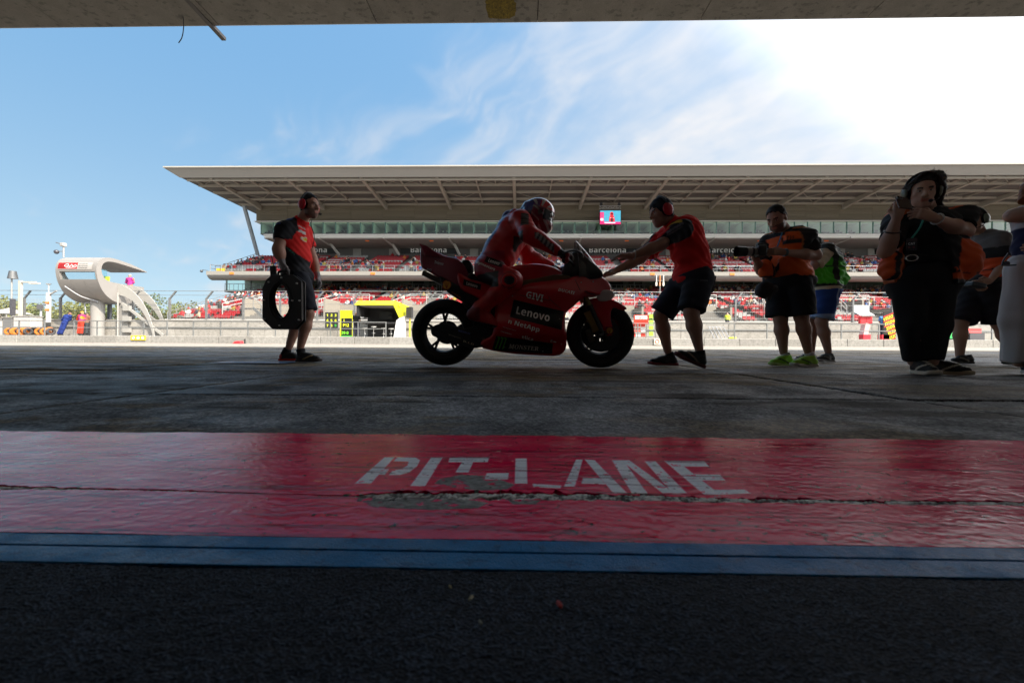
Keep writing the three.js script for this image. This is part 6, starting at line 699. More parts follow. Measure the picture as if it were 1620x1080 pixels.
// ---------------------------------------------------------------- photographer in the orange vest
{
  const D = 4.1, K = [0.011, 0.011, 0.013], or = [0.75, 0.11, 0.006];
  const P = human({ label: 'man with camera wearing an orange photographer vest, black shorts and neon green shoes', D, w: 1.12, dp: 1.2, arm: 1.15, leg: 1.12, beard: 0.7, skin: [0.38, 0.20, 0.14], face: [-0.72, -0.55, 0.5], up: [-0.25, 1, 0.15], hairC: [0.02, 0.016, 0.014],
    j: { head: [1229, 346, 0.06], neck: [1245, 368, 0.0], chest: [1247, 392, 0], belly: [1245, 416, 0.01], pelvis: [1246, 438, 0], sR: [1216, 383, -0.1], eR: [1205, 428, -0.02], wR: [1197, 412, 0.2], sL: [1277, 377, 0.11], eL: [1291, 404, 0.13], wL: [1240, 399, 0.29], hR: [1231, 441, -0.06], kR: [1235, 502, -0.02], aR: [1240, 557, -0.06], hL: [1262, 441, 0.06], kL: [1268, 500, 0.07], aL: [1279, 556, 0.05] },
    handL: { f: [-1, 0.1, 0.05], n: [0, -0.25, -1], t: -1, c: 0.7, o: 0.3 }, handR: { f: [-0.35, 0.9, 0.1], n: [0.1, 0.3, 0.9], t: 1, c: 0.9 } });
  top(P, 't_shirt', { e: 0.012, sleeve: 0.8, hem: [1246, 452], color: K, fold: 0.006, sd: 1 });
  top(P, 'vest', { e: 0.03, sleeve: 0, hem: [1246, 441], neckCut: 0.088, fold: 0.011, sd: 9, mat: nylonMat, extra: [ellF(W(1253, 418, D - 0.15), 0.15, 0.1, 0.06), ellF(W(1212, 428, D - 0.1), 0.075, 0.11, 0.06), ellF(W(1256, 376, D - 0.14), 0.09, 0.06, 0.03)], color: (x, y) => { const zip = Math.abs(x - (1224 + (y - 360) * 0.02)); if (zip < 4.5 && y > 350) return zip < 1 ? [0.35, 0.12, 0.03] : K; if (y < 371 - (x - 1240) * 0.12 && !(x > 1245 && x < 1264 && y > 366)) return Math.abs(y - 360 + (x - 1250) * 0.05) < 1 ? [0.5, 0.15, 0.02] : K; if (x > 1262 && y < 404) return x < 1264 ? [0.45, 0.14, 0.03] : K; if (x < 1210 && y < 385) return K; if (y > 380 && y < 386 && x > 1240) return K; if (y > 437) return K; if (y > 373 && y < 380 && x > 1238 && x < 1252) return (Math.sin(x * 1.9) > 0.1 && Math.sin(y * 2.1) > -0.6) ? K : or; return or; } });
  bottoms(P, 'shorts', { e: 0.03, t: 0.97, waist: [1246, 432], color: [0.010, 0.012, 0.017], fold: 0.008, flare: 0.035 });
  const neon = [0.30, 0.62, 0.04]; shoe(P, gp(1254, -0.06, D), V(-1, 0, 0.3), { ankle: P.J.aR, sock: [0.5, 0.48, 0.5], upper: neon, sole: [0.42, 0.55, 0.15], lace: [0.35, 0.6, 0.1], stripe: [0.03, 0.05, 0.03], len: 0.29 }); shoe(P, gp(1293, 0.05, D), V(-1, 0, 0.25), { ankle: P.J.aL, sock: [0.5, 0.48, 0.5], upper: neon, sole: [0.55, 0.5, 0.4], lace: [0.4, 0.55, 0.2], stripe: [0.03, 0.05, 0.03], len: 0.31 });
  hairShort(P, [0.018, 0.015, 0.013], 'hair', 0.007, 0.012);
  P.add('lanyard', tube([W(1238, 368, D - 0.14), W(1231, 388, D - 0.19), W(1226, 398, D - 0.2)], 0.006, 14, 6), std([0.03, 0.2, 0.4], 0.6));
  P.add('watch', new THREE.CylinderGeometry(0.037, 0.037, 0.022, 16).rotateZ(Math.PI / 2).translate(...P.mid(P.J.wL, P.J.eL, 0.05).toArray()), std([0.08, 0.14, 0.17], 0.3));
  const pouch = (px, py, dz, r, name) => { const q = W(px, py, D - dz); const f = sminF([ellF(q, r, r * 0.85, r * 0.75), ellF(q.clone().add(V(0, -r * 0.3, 0)), r * 0.9, r * 0.7, r * 0.7)], 0.02); P.add(name, sdfMesh(foldF(f, 0.004, 2, 4), ...bounds([q], r + 0.05), 0.008, () => [0.013, 0.013, 0.015]), nylonMat); };
  pouch(1211, 458, 0.12, 0.09, 'waist_pouch'); pouch(1280, 443, 0.06, 0.075, 'waist_pouch');
  P.add('hip_cloth', sdfMesh(foldF(capF(W(1224, 456, D - 0.15), W(1216, 472, D - 0.15), 0.04, 0.02), 0.006, 2), ...bounds([W(1224, 456, D - 0.15), W(1216, 472, D - 0.15)], 0.07), 0.009, () => [0.05, 0.05, 0.055]), clothMat);
  const cam = thing('photo_camera', 'black camera with long zoom lens held by the man in the orange vest', 'camera', W(1199, 398, D - 0.26)), cd = V(-1, -0.02, 0.12).normalize(), cb = std([0.012, 0.012, 0.013], 0.45), q0 = V(0, 0, 0), cyl = (a, b, r0, r1 = r0) => bar(q0.clone().addScaledVector(cd, a), q0.clone().addScaledVector(cd, b), r0, 24, r1);
  mesh('body', new RoundedBoxGeometry(0.075, 0.1, 0.14, 3, 0.014).rotateY(-0.12).translate(0.02, 0, 0), cb, cam); mesh('viewfinder', new RoundedBoxGeometry(0.06, 0.035, 0.05, 2, 0.01).translate(0.02, 0.062, 0), cb, cam); mesh('lens_barrel', join([cyl(0.01, 0.07, 0.036), cyl(0.07, 0.13, 0.041, 0.043)]), std([0.3, 0.29, 0.27], 0.4), cam); mesh('lens_ring', join([cyl(0.055, 0.075, 0.043), cyl(0.125, 0.14, 0.046)]), cb, cam); mesh('lens_hood', new THREE.CylinderGeometry(0.05, 0.045, 0.07, 24, 1, true).rotateZ(Math.PI / 2).translate(-0.175, -0.003, 0.02), std([0.01, 0.02, 0.016], 0.5), cam); mesh('front_glass', new THREE.CircleGeometry(0.043, 20).rotateY(-Math.PI / 2).translate(-0.165, -0.003, 0.02), phys([0.02, 0.05, 0.04], { roughness: 0.05, clearcoat: 1 }), cam);
}
// ---------------------------------------------------------------- man in the green vest behind him
{
  const D = 5.1, cr = [0.60, 0.52, 0.38], gr = [0.06, 0.52, 0.012];
  const P = human({ label: 'person in cream shirt, bright green vest and blue shorts turned away behind the photographer', D, w: 1.1, dp: 1.15, leg: 1.15, skin: [0.34, 0.19, 0.14], face: [-0.75, -0.6, -0.35], up: [-0.6, 0.8, -0.2],
    j: { head: [1287, 391, -0.2], neck: [1299, 398, -0.06], chest: [1308, 414, 0], belly: [1309, 435, 0], pelvis: [1306, 458, 0], sL: [1308, 396, 0.13], eL: [1288, 421, 0.2], wL: [1277, 408, 0.02], sR: [1312, 402, -0.15], eR: [1296, 424, -0.28], wR: [1280, 410, -0.2], hL: [1311, 461, 0.08], kL: [1300, 508, 0.06], aL: [1311, 557, 0.04], hR: [1299, 461, -0.08], kR: [1284, 508, -0.1], aR: [1284, 557, -0.1] },
    handL: { f: [-0.7, 0.6, -0.3], n: [0, 0, -1], t: -1, c: 0.6, cell: 0.006 }, handR: { f: [-0.7, 0.6, 0.2], n: [0, 0, 1], t: 1, c: 0.6, cell: 0.006 } });
  top(P, 't_shirt', { e: 0.02, sleeve: 0.85, hem: [1306, 462], color: cr, fold: 0.01, flare: 0.02, sd: 3 });
  top(P, 'vest', { e: 0.036, sleeve: 0, hem: [1306, 455], neckCut: 0.1, fold: 0.014, sd: 6, mat: nylonMat, extra: [ellF(W(1327, 438, D - 0.02), 0.1, 0.13, 0.1), ellF(W(1296, 436, D - 0.16), 0.14, 0.12, 0.05)], color: (x, y) => { if (Math.abs(x - 1318 - (y - 430) * 0.12) < 4.5) return [0.012, 0.016, 0.012]; if (y > 449 || y < 404) return [0.015, 0.02, 0.015]; if (Math.abs(y - 422) < 1.3 || (x > 1318 && y < 414)) return [0.02, 0.10, 0.015]; return gr; } });
  bottoms(P, 'shorts', { e: 0.03, t: 0.92, waist: [1306, 460], color: (x, y) => (y > 496.5 ? [0.25, 0.35, 0.55] : Math.abs(x - 1320) < 1.5 ? [0.3, 0.4, 0.6] : [0.012, 0.05, 0.22]), fold: 0.008, flare: 0.03 });
  shoe(P, gp(1319, 0.04, D), V(-1, 0, 0.35), { ankle: P.J.aL, upper: [0.015, 0.016, 0.018], sole: [0.35, 0.35, 0.36], lace: [0.15, 0.15, 0.15], stripe: [0.2, 0.2, 0.2] }); shoe(P, gp(1292, -0.1, D), V(-1, 0, 0.1), { ankle: P.J.aR, upper: [0.015, 0.016, 0.018], sole: [0.35, 0.35, 0.36] });
  hairShort(P, [0.015, 0.02, 0.018], 'cap', 0.016, 0.08, -0.03, 0.3);
}
// ---------------------------------------------------------------- woman with the phone
{
  const D = 3.15, K = [0.010, 0.010, 0.012], or = [0.72, 0.09, 0.006];
  const P = human({ label: 'woman in black with an open orange photographer vest photographing with her phone', D, s: 0.97, w: 1.06, dp: 1.25, arm: 1.2, leg: 1.2, fem: true, skin: [0.52, 0.30, 0.215], face: [-0.5, -0.28, 0.85], up: [-0.1, 1, 0.2], hairC: [0.014, 0.009, 0.008], hs: 0.98,
    j: { head: [1459, 304, 0.05], neck: [1471, 340, 0], chest: [1470, 372, 0.0], belly: [1466, 402, 0.02], pelvis: [1463, 440, 0], sR: [1424, 352, -0.05], eR: [1402, 398, 0.05], wR: [1419, 344, 0.17], sL: [1516, 347, 0.05], eL: [1527, 366, 0.15], wL: [1478, 344, 0.27], hR: [1442, 448, 0], kR: [1443, 515, 0.03], aR: [1445, 572, 0.0], hL: [1485, 448, 0.03], kL: [1481, 515, 0.06], aL: [1476, 572, 0.06] },
    handR: { f: [0.25, 0.95, 0.05], n: [0.35, 0.1, -0.85], t: 1, c: 0.75 }, handL: { f: [-0.9, 0.35, -0.1], n: [-0.1, 0.1, -1], t: -1, c: 0.6, o: 0.8 } });
  top(P, 't_shirt', { e: 0.012, sleeve: 0.7, hem: [1466, 420], color: K, fold: 0.006, sd: 1.5 });
  const open = (x, y, z) => { const [px, py] = P.toPx(x, y); const l = lerp(1448, 1425, clamp((py - 345) / 105, 0, 1)), r = lerp(1478, 1500, clamp((py - 345) / 95, 0, 1)); return z > -D + 0.02 ? Math.min(px - l, r - px) / 203 : -1; };
  top(P, 'vest', { e: 0.036, sleeve: 0.14, hem: [1466, 452, [-0.1, -1, 0]], neckCut: 0.09, fold: 0.012, sd: 4, flare: 0.04, mat: nylonMat, cutF: open, extra: [ellF(W(1414, 424, D - 0.06), 0.078, 0.13, 0.075), ellF(W(1524, 408, D - 0.12), 0.125, 0.15, 0.09)], color: (x, y) => { if (x < 1465) { const l = lerp(1444, 1420, clamp((y - 345) / 105, 0, 1)); if (x > l) return [0.55, 0.12, 0.03]; if (y > 392 && y < 396) return K; if (y > 358 && y < 392 && x < l - 4) return or; if (y > 396 && y < 445 && x < l - 8) return or; if (y < 352 && Math.abs((y - 343) + (x - 1412) * 0.8) < 1.4) return or; return K; } if (y > 380 && y < 432 && x > 1506 && x < 1556) return or; if (y > 430 + (1530 - x) * 0.05) return y > 434 && y < 443 ? or : K; if (x < 1504) return Math.abs(x - lerp(1482, 1502, clamp((y - 345) / 95, 0, 1))) < 1.6 && y > 425 ? or : K; if (y < 345 && Math.abs((y - 325) - (1520 - x) * 0.3) < 1.2) return or; return K; } });
  bottoms(P, 'trousers', { e: 0.026, t: 1.95, rk: 0.066, waist: [1463, 408], color: K, fold: 0.008, flare: -0.012, extra: [ellF(P.J.pelvis.clone().add(V(0.02, -0.04, -0.04)), 0.235, 0.17, 0.19)] });
  const bq = W(1443, 408, D - 0.19); P.add('belt', new THREE.TorusGeometry(1, 0.1, 8, 40).scale(0.185, 0.145, 0.19).rotateX(Math.PI / 2).translate(P.J.pelvis.x + 0.01, W(1463, 408, D).y, P.J.pelvis.z + 0.0), std([0.012, 0.011, 0.012], 0.5)); P.add('belt_buckle', new THREE.TorusGeometry(0.024, 0.0045, 8, 24).scale(1.35, 0.9, 1).rotateY(-0.4).translate(bq.x, bq.y, bq.z), std([0.6, 0.6, 0.58], 0.25, 0.9));
  P.add('lanyard', tube([W(1462, 345, D - 0.13), W(1456, 360, D - 0.17), W(1442, 378, D - 0.19)], 0.006, 14, 6), std([0.03, 0.32, 0.24], 0.6)); const bd = W(1443, 386, D - 0.2); P.add('badge', new THREE.BoxGeometry(0.062, 0.085, 0.004).rotateY(-0.3).translate(bd.x, bd.y, bd.z), std([1, 1, 1], 0.4, 0, { map: canvasTex(96, 128, (x) => { x.fillStyle = '#131420'; x.fillRect(0, 0, 96, 128); x.fillStyle = '#3a2a34'; x.fillRect(0, 0, 96, 34); x.fillStyle = '#d8d8de'; x.font = 'bold 34px sans-serif'; x.fillText('CAT', 14, 72); x.fillStyle = '#6a2a3a'; x.fillRect(14, 88, 20, 20); x.fillRect(54, 88, 20, 20); }) }));
  for (const q of [['wL', 'eL', 0.1, [0.6, 0.58, 0.55]], ['wR', 'eR', 0.4, [0.02, 0.02, 0.02]]]) { const a = P.J[q[0]], b = P.J[q[1]], c = P.mid(a, b, q[2]), t = new THREE.TorusGeometry(q[2] > 0.2 ? 0.045 : 0.036, 0.005, 8, 24).applyQuaternion(new THREE.Quaternion().setFromUnitVectors(V(0, 0, 1), b.clone().sub(a).normalize())).translate(c.x, c.y, c.z); P.add('bracelet', t, std(q[3], 0.4)); }
  const cream = [0.62, 0.56, 0.46]; shoe(P, gp(1446, -0.03, D), V(-0.25, 0, 1), { ankle: P.J.aR, upper: [0.02, 0.018, 0.018], sole: cream, lace: [0.6, 0.56, 0.48], stripe: [0.5, 0.47, 0.4], len: 0.25 }); shoe(P, gp(1476, -0.02, D), V(0.15, 0, 1), { ankle: P.J.aL, upper: [0.02, 0.018, 0.018], sole: [0.5, 0.4, 0.27], lace: [0.6, 0.56, 0.48], stripe: [0.5, 0.47, 0.4], len: 0.25 });
  { // dark wavy hair tied up, falling behind the shoulder
    const h = P.hd, A = h.at, f0 = sminF([h.E(0, 0.042, -0.022, 0.094, 0.102, 0.104), h.E(0.05, 0.095, -0.05, 0.085, 0.062, 0.08), h.E(0.1, 0.02, -0.06, 0.05, 0.09, 0.06), capF(A(-0.082, 0.03, 0.01), A(-0.085, -0.06, -0.01), 0.024, 0.016), capF(A(0.085, 0.02, -0.03), A(0.1, -0.14, -0.06), 0.042, 0.035), capF(A(0.1, -0.12, -0.06), A(0.08, -0.26, -0.02), 0.045, 0.03), capF(A(0, -0.02, -0.08), A(0.03, -0.16, -0.1), 0.06, 0.05)], 0.03), f1 = foldF(f0, 0.007, 3.4, 2); const f = (x, y, z) => { const [r, u, w] = h.loc(x, y, z); const face = (w - 0.036 - 0.72 * (u - 0.045) + 0.25 * Math.max(0, Math.abs(r + 0.01) - 0.03)); return Math.max(f1(x, y, z), r < 0.06 && r > -0.074 ? face : face - 0.05); };
    P.add('hair', sdfMesh(f, ...bounds([A(-0.12, 0.2, 0.12), A(0.16, -0.32, -0.18), A(0.16, 0.2, -0.18), A(-0.12, -0.3, 0.12)], 0.03), 0.006), std([0.016, 0.010, 0.009], 0.55));
    const locks = []; for (let k = 0; k < 120; k++) { const a = rr(0.15, 3.0), z0 = rr(0.02, 0.06), pt = (t) => { const u = lerp(0.12, -0.18, t), w = 0.1 + 0.012 * Math.sin(t * 9 + k); return A(Math.cos(a) * w * (0.75 + 0.45 * Math.sin(t * 2.6)) + 0.012, 0.05 + Math.sin(a) * 0.098 * (1 - t * 0.55) - (Math.cos(a) > 0.2 ? t * 0.2 : t * 0.05), z0 - t * 0.11); }; locks.push(tube([0, 0.2, 0.45, 0.7, 1].map(pt), rr(0.0022, 0.0042), 10, 4)); } P.add('hair_strands', join(locks), std([0.055, 0.03, 0.02], 0.5));  // strands paler than the hair: backlight glow put into their colour
    const loose = []; for (let k = 0; k < 46; k++) { const a = rr(-0.5, 1.5), r = rr(0.095, 0.115), b = A(Math.cos(a) * r * 1.0 + 0.02, 0.05 + Math.sin(a) * r, rr(-0.1, 0)), e = b.clone().addScaledVector(b.clone().sub(P.J.head).normalize(), rr(0.008, 0.03)).add(V(rr(-0.02, 0.03), rr(-0.03, 0.012), rr(-0.02, 0.02))); loose.push(tube([b, b.clone().lerp(e, 0.5).add(V(rr(-0.01, 0.01), rr(0, 0.012), 0)), e], 0.0011, 5, 3)); } P.add('loose_hair', join(loose), std([0.14, 0.075, 0.045], 0.6)); }  // stray hairs coloured lighter brown to imitate light shining through from behind
  headset(P, [0.16, 0.17, 0.12], [0.02, 0.02, 0.02], 1, 0.048);
  const ph = thing('phone', 'smartphone in a brown case held up in both hands by the woman in the vest', 'phone', W(1430, 321, D - 0.25)), rot = (g) => g.rotateX(-0.75).rotateZ(-0.22).rotateY(-0.3); mesh('case', rot(new RoundedBoxGeometry(0.078, 0.155, 0.011, 3, 0.005)), std([0.10, 0.06, 0.045], 0.5), ph); mesh('camera_bump', rot(new RoundedBoxGeometry(0.034, 0.036, 0.006, 2, 0.003).translate(-0.018, 0.055, 0.008)), std([0.3, 0.28, 0.26], 0.35), ph); for (const [x, y] of [[-0.026, 0.063], [-0.026, 0.047], [-0.011, 0.055]]) mesh('camera_lens', rot(new THREE.CylinderGeometry(0.0068, 0.0068, 0.004, 14).rotateX(Math.PI / 2).translate(x, y, 0.012)), std([0.02, 0.02, 0.025], 0.15), ph);
}
// ---------------------------------------------------------------- man in grey behind her
{
  const D = 4.7, K = [0.014, 0.013, 0.017], or = [0.68, 0.07, 0.008];
  const P = human({ label: 'man in grey polo shirt and black shorts with headset behind the phone woman', D, w: 1.05, leg: 1.08, skin: [0.40, 0.22, 0.15], face: [-0.9, -0.35, 0.35], s: 1.02,
    j: { head: [1541, 349, 0.02], neck: [1553, 372, 0], chest: [1562, 393, 0], belly: [1561, 418, 0], pelvis: [1557, 446, 0], sL: [1583, 378, 0.14], eL: [1591, 415, 0.16], wL: [1567, 444, 0.22], sR: [1545, 380, -0.15], eR: [1537, 416, -0.16], wR: [1546, 447, 0.05], hL: [1569, 449, 0.08], kL: [1581, 512, 0.05], aL: [1604, 562, 0], hR: [1548, 449, -0.08], kR: [1521, 511, -0.08], aR: [1519, 563, -0.1] },
    handL: { f: [-0.95, -0.25, 0.05], n: [-0.1, 0.2, -1], t: -1, c: 0.55 }, handR: { f: [-0.3, -0.8, 0.4], n: [0.3, 0, 1], t: 1, c: 0.8 } });
  top(P, 'polo_shirt', { e: 0.016, sleeve: 0.75, hem: [1558, 450], color: (x, y) => (y > 392 && y < 410 && x < 1580 ? [0.02, 0.02, 0.022] : [0.13, 0.12, 0.125]), fold: 0.007, sd: 2.5 });
  top(P, 'vest', { e: 0.04, sleeve: 0, hem: [1558, 450], neckCut: 0.12, fold: 0.014, sd: 1, flare: 0.04, mat: nylonMat, cutF: (x, y, z) => P.toPx(x, y)[1] < 0 ? 1 : (408 - P.toPx(x, y)[1]) / 136, color: (x, y) => (Math.abs(y - 424 - Math.sin(x * 0.15) * 3) < 1.2 || y > 440 || Math.abs(x - 1552) < 3 ? K : or) });
  bottoms(P, 'shorts', { e: 0.03, t: 0.96, waist: [1557, 440], color: [0.011, 0.009, 0.014], fold: 0.008, flare: 0.036 });
  shoe(P, gp(1539, -0.1, D), V(-1, 0, 0.2), { ankle: P.J.aR, upper: [0.012, 0.012, 0.013], sole: [0.02, 0.02, 0.02], lace: [0.02, 0.02, 0.02], stripe: [0.25, 0.22, 0.17], len: 0.31 }); shoe(P, gp(1618, 0, D), V(-1, 0, 0.3), { ankle: P.J.aL, upper: [0.012, 0.012, 0.013], sole: [0.02, 0.02, 0.02], len: 0.31 });
  hairShort(P, [0.03, 0.02, 0.015]); headset(P, [0.14, 0.17, 0.12], [0.02, 0.025, 0.02], 1, 0.05);
  const dv = thing('handheld_device', 'flat dark handheld device held by the man in the grey polo shirt', 'device', W(1544, 451, D - 0.25)); mesh('case', new RoundedBoxGeometry(0.15, 0.05, 0.09, 2, 0.012).rotateZ(-0.2), std([0.03, 0.035, 0.045], 0.4), dv); mesh('screen', new THREE.PlaneGeometry(0.12, 0.07).rotateX(-Math.PI / 2).rotateZ(-0.2).translate(0.006, 0.027, 0), std([0.12, 0.14, 0.18], 0.1), dv);
}
// ---------------------------------------------------------------- woman in white trousers at the right
{
  const D = 3.25;
  const P = human({ label: 'woman in navy sleeveless top and wide off white trousers with auburn hair', D, fem: true, s: 0.98, w: 1.0, arm: 1.1, skin: [0.5, 0.3, 0.22], face: [-0.55, -0.1, 0.8], hairC: [0.16, 0.05, 0.015],
    j: { head: [1650, 292, 0.05], neck: [1656, 326, 0], chest: [1654, 358, 0], belly: [1650, 388, 0], pelvis: [1646, 424, 0], sR: [1618, 342, -0.05], eR: [1603, 341, 0.14], wR: [1645, 334, 0.24], sL: [1694, 340, 0.06], eL: [1705, 392, 0.1], wL: [1660, 392, 0.24], hR: [1622, 432, -0.01], kR: [1613, 508, 0.0], aR: [1613, 574, 0.0], hL: [1668, 432, 0.03], kL: [1676, 508, 0.06], aL: [1680, 574, 0.06] },
    handR: { f: [0.6, 0.8, 0], n: [0, 0, -1], t: 1, c: 0.5 }, handL: { f: [-1, 0, 0.1], n: [0, 0, -1], t: -1, c: 0.4 } });
  top(P, 'sleeveless_top', { e: 0.012, sleeve: 0, hem: [1646, 410], color: (x, y) => (y < 352 ? [0.5, 0.48, 0.5] : [0.010, 0.014, 0.06]), fold: 0.006, sd: 7 });
  bottoms(P, 'trousers', { e: 0.03, t: 1.98, rk: 0.072, waist: [1646, 402], color: [0.50, 0.48, 0.48], fold: 0.012, flare: 0.022, sd: 8 });
  shoe(P, gp(1622, -0.02, D), V(-0.4, 0, 1), { ankle: P.J.aR, upper: [0.02, 0.03, 0.06], sole: [0.55, 0.54, 0.52], len: 0.25 }); shoe(P, gp(1676, 0, D), V(-0.3, 0, 1), { ankle: P.J.aL, upper: [0.02, 0.03, 0.06], sole: [0.55, 0.54, 0.52], len: 0.25 });
  const h = P.hd, A = h.at, f0 = foldF(sminF([h.E(0, 0.04, -0.02, 0.09, 0.1, 0.105), capF(A(-0.08, 0.0, -0.01), A(-0.1, -0.2, 0.03), 0.035, 0.03), capF(A(0.08, 0.0, -0.01), A(0.09, -0.2, 0.03), 0.035, 0.03), capF(A(0, 0, -0.08), A(0, -0.2, -0.1), 0.06, 0.06)], 0.03), 0.006, 3, 1), f = (x, y, z) => { const [r, u, w] = h.loc(x, y, z); const face = w - 0.052 - 0.85 * (u - 0.03); return Math.max(f0(x, y, z), Math.abs(r) < 0.07 ? face : face - 0.08); };
  P.add('hair', sdfMesh(f, ...bounds([A(-0.15, 0.17, 0.13), A(0.15, -0.25, -0.18)], 0.04), 0.007), std([0.20, 0.065, 0.018], 0.5));
  const sg = thing('sunglasses', 'dark sunglasses hooked at the waist of the white trousers', 'sunglasses', W(1592, 413, D - 0.14)); mesh('frame', join([tube([V(0.02, 0.06, 0), V(-0.03, 0.0, 0.01), V(-0.05, -0.035, 0.02)], 0.006, 12, 6), tube([V(-0.05, -0.035, 0.02), V(0.0, -0.035, 0.02), V(0.06, -0.03, 0.01)], 0.006, 12, 6)]), std([0.015, 0.02, 0.04], 0.35), sg); mesh('lens', new THREE.CircleGeometry(0.022, 16).scale(1.2, 0.8, 1).translate(-0.02, -0.02, 0.022), std([0.02, 0.025, 0.05], 0.15), sg);
}
// ---------------------------------------------------------------- marshals and crew along the pit wall
{
  const small = (label, D, px, y0, hpx, o) => { const k = hpx / 100, lean = o.lean ?? 0, X = (q, t) => px + q * k + lean * (1 - t), Y = (t) => y0 - hpx * t, j = { head: [X(0, 1), Y(0.93), 0], neck: [X(0, 0.86), Y(0.85), 0], chest: [X(0, 0.72), Y(0.74), 0], belly: [X(0, 0.62), Y(0.62), 0], pelvis: [X(0, 0.52), Y(0.53), 0], sL: [X(-11, 0.8), Y(0.81), 0], sR: [X(11, 0.8), Y(0.81), 0], eL: [X(-16, 0.65), Y(0.65), -0.1], eR: [X(16, 0.65), Y(0.65), -0.1], wL: [X(-10, 0.6), Y(0.6), -0.32], wR: [X(10, 0.6), Y(0.6), -0.32], hL: [X(-5, 0.5), Y(0.51), 0], hR: [X(5, 0.5), Y(0.51), 0], kL: [X(-6, 0.28), Y(0.28), 0.02], kR: [X(6, 0.28), Y(0.28), 0.02], aL: [X(-6, 0.05), Y(0.05), 0], aR: [X(6, 0.05), Y(0.05), 0] };
    const P = human({ label, D, j, face: o.face ?? [0, -0.1, -1], skin: [0.4, 0.24, 0.17], cell: 0.03, hcell: 0.014, s: 1 }); P.cell = 0.03;
    top(P, o.topName ?? 'overall_top', { e: 0.03, sleeve: o.sleeve ?? 1.9, hem: P.J.pelvis.clone().add(V(0, -0.02, 0)), color: o.color, fold: 0.008, cell: 0.022 }); bottoms(P, o.botName ?? 'overall_legs', { e: 0.03, t: o.t ?? 1.95, waist: P.J.pelvis.clone().add(V(0, 0.08, 0)), color: o.legs ?? o.color, cell: 0.022, fold: 0.008 });
    for (const q of ['L', 'R']) { const a = P.J['a' + q]; P.add('boot', sdfMesh(sminF([capF(a, a.clone().add(V(0, -0.05, 0)), 0.05), capF(a.clone().add(V(0, -0.055, 0)), a.clone().add(V(0, -0.06, -0.14)), 0.045, 0.038)], 0.03), ...bounds([a, a.clone().add(V(0, -0.06, -0.14))], 0.08), 0.018, () => [0.03, 0.03, 0.03]), clothMat); }
    if (o.cap) P.add('cap', sdfMesh(maxF(P.hd.E(0, 0.036, -0.014, 0.092, 0.11, 0.11), planeF(P.J.head.clone().add(V(0, 0.03, 0)), V(0, -1, 0))), ...bounds([P.J.head], 0.18), 0.014), std(o.cap, 0.8)); return P; };
  const D = 30.4; small('marshal in blue overalls leaning on the pit wall beside the tower', D, 110, 530, 37.5, { lean: -17, color: [0.01, 0.03, 0.18], cap: [0.04, 0.03, 0.025] });
  small('marshal in orange overalls with a magenta vest leaning on the pit wall', D, 129.5, 529.5, 37, { lean: -4, color: (x, y) => (y < 507 && Math.abs(x - 129.5) < 6.5 ? (Math.hypot(x - 128.5, y - 502) < 2.6 ? [0.5, 0.25, 0.03] : [0.28, 0.02, 0.14]) : [0.48, 0.035, 0.012]), legs: [0.48, 0.03, 0.012], cap: [0.6, 0.3, 0.05] });
  small('person in dark jacket leaning between the marshal and the tower column', D + 0.2, 137, 529.5, 35, { lean: -3, color: (x, y) => (y < 510 ? [0.2, 0.08, 0.05] : [0.03, 0.06, 0.06]), legs: [0.03, 0.035, 0.04], cap: [0.05, 0.05, 0.05] });
  small('marshal in magenta and orange with a grey cap standing on the tower platform', 32.4, 205, 470, 36, { color: (x, y) => (x > 208 ? [0.5, 0.14, 0.04] : [0.36, 0.025, 0.2]), legs: [0.45, 0.14, 0.03], cap: [0.3, 0.3, 0.28], face: [-0.7, -0.2, 0.6] });
  small('crew member in black leaning over the yellow pit board', 29.6, 563, 531, 37, { lean: 2, color: [0.015, 0.015, 0.018], legs: [0.012, 0.012, 0.03], sleeve: 0.6, face: [-1, -0.3, 0.2], topName: 'shirt', botName: 'trousers' });
  small('man in light blue shirt and dark trousers standing beside the slogan board', 29.8, 1398, 535, 40, { color: [0.08, 0.24, 0.55], legs: [0.02, 0.025, 0.05], sleeve: 0.7, cap: [0.03, 0.03, 0.035], face: [0.9, -0.3, 0.2], topName: 'shirt', botName: 'trousers' });
  small('steward in neon yellow jacket walking beyond the catch fence', 34, 1151, 517, 21, { color: [0.6, 0.7, 0.04], legs: [0.08, 0.08, 0.1], face: [1, 0, 0], topName: 'jacket', botName: 'trousers' });
}

// ---------------------------------------------------------------- racing motorcycle (local metres: x along the bike, y up, z towards the camera)
const bikeD = 3.66, bikeAt = V(W(824, 580, bikeD).x, 0.006, -bikeD), bx = (px) => (px - 824) / 175, by = (py) => (581.5 - py) / 175, bp = (px, py, z = 0) => V(bx(px), by(py), z);
const bikePoly = (pts, sm = 3) => poly2D(pts.map(([a, b]) => [bx(a), by(b)]), sm);
function puff(pts, w, k = 0.04, z0 = 0, sm = 3) { const p = bikePoly(pts, sm); return (x, y, z) => smax(p(x, y), Math.abs(z - z0) - (typeof w === 'function' ? w(x, y) : w), k); }
function puffMesh(f, pts, zw, cell = 0.0085, colorFn) { const q = pts.map(([a, b]) => bp(a, b)); const [lo, hi] = bounds(q, 0.03); lo.z = -zw - 0.03; hi.z = zw + 0.03; return sdfMesh(f, lo, hi, cell, colorFn, 2.2); }
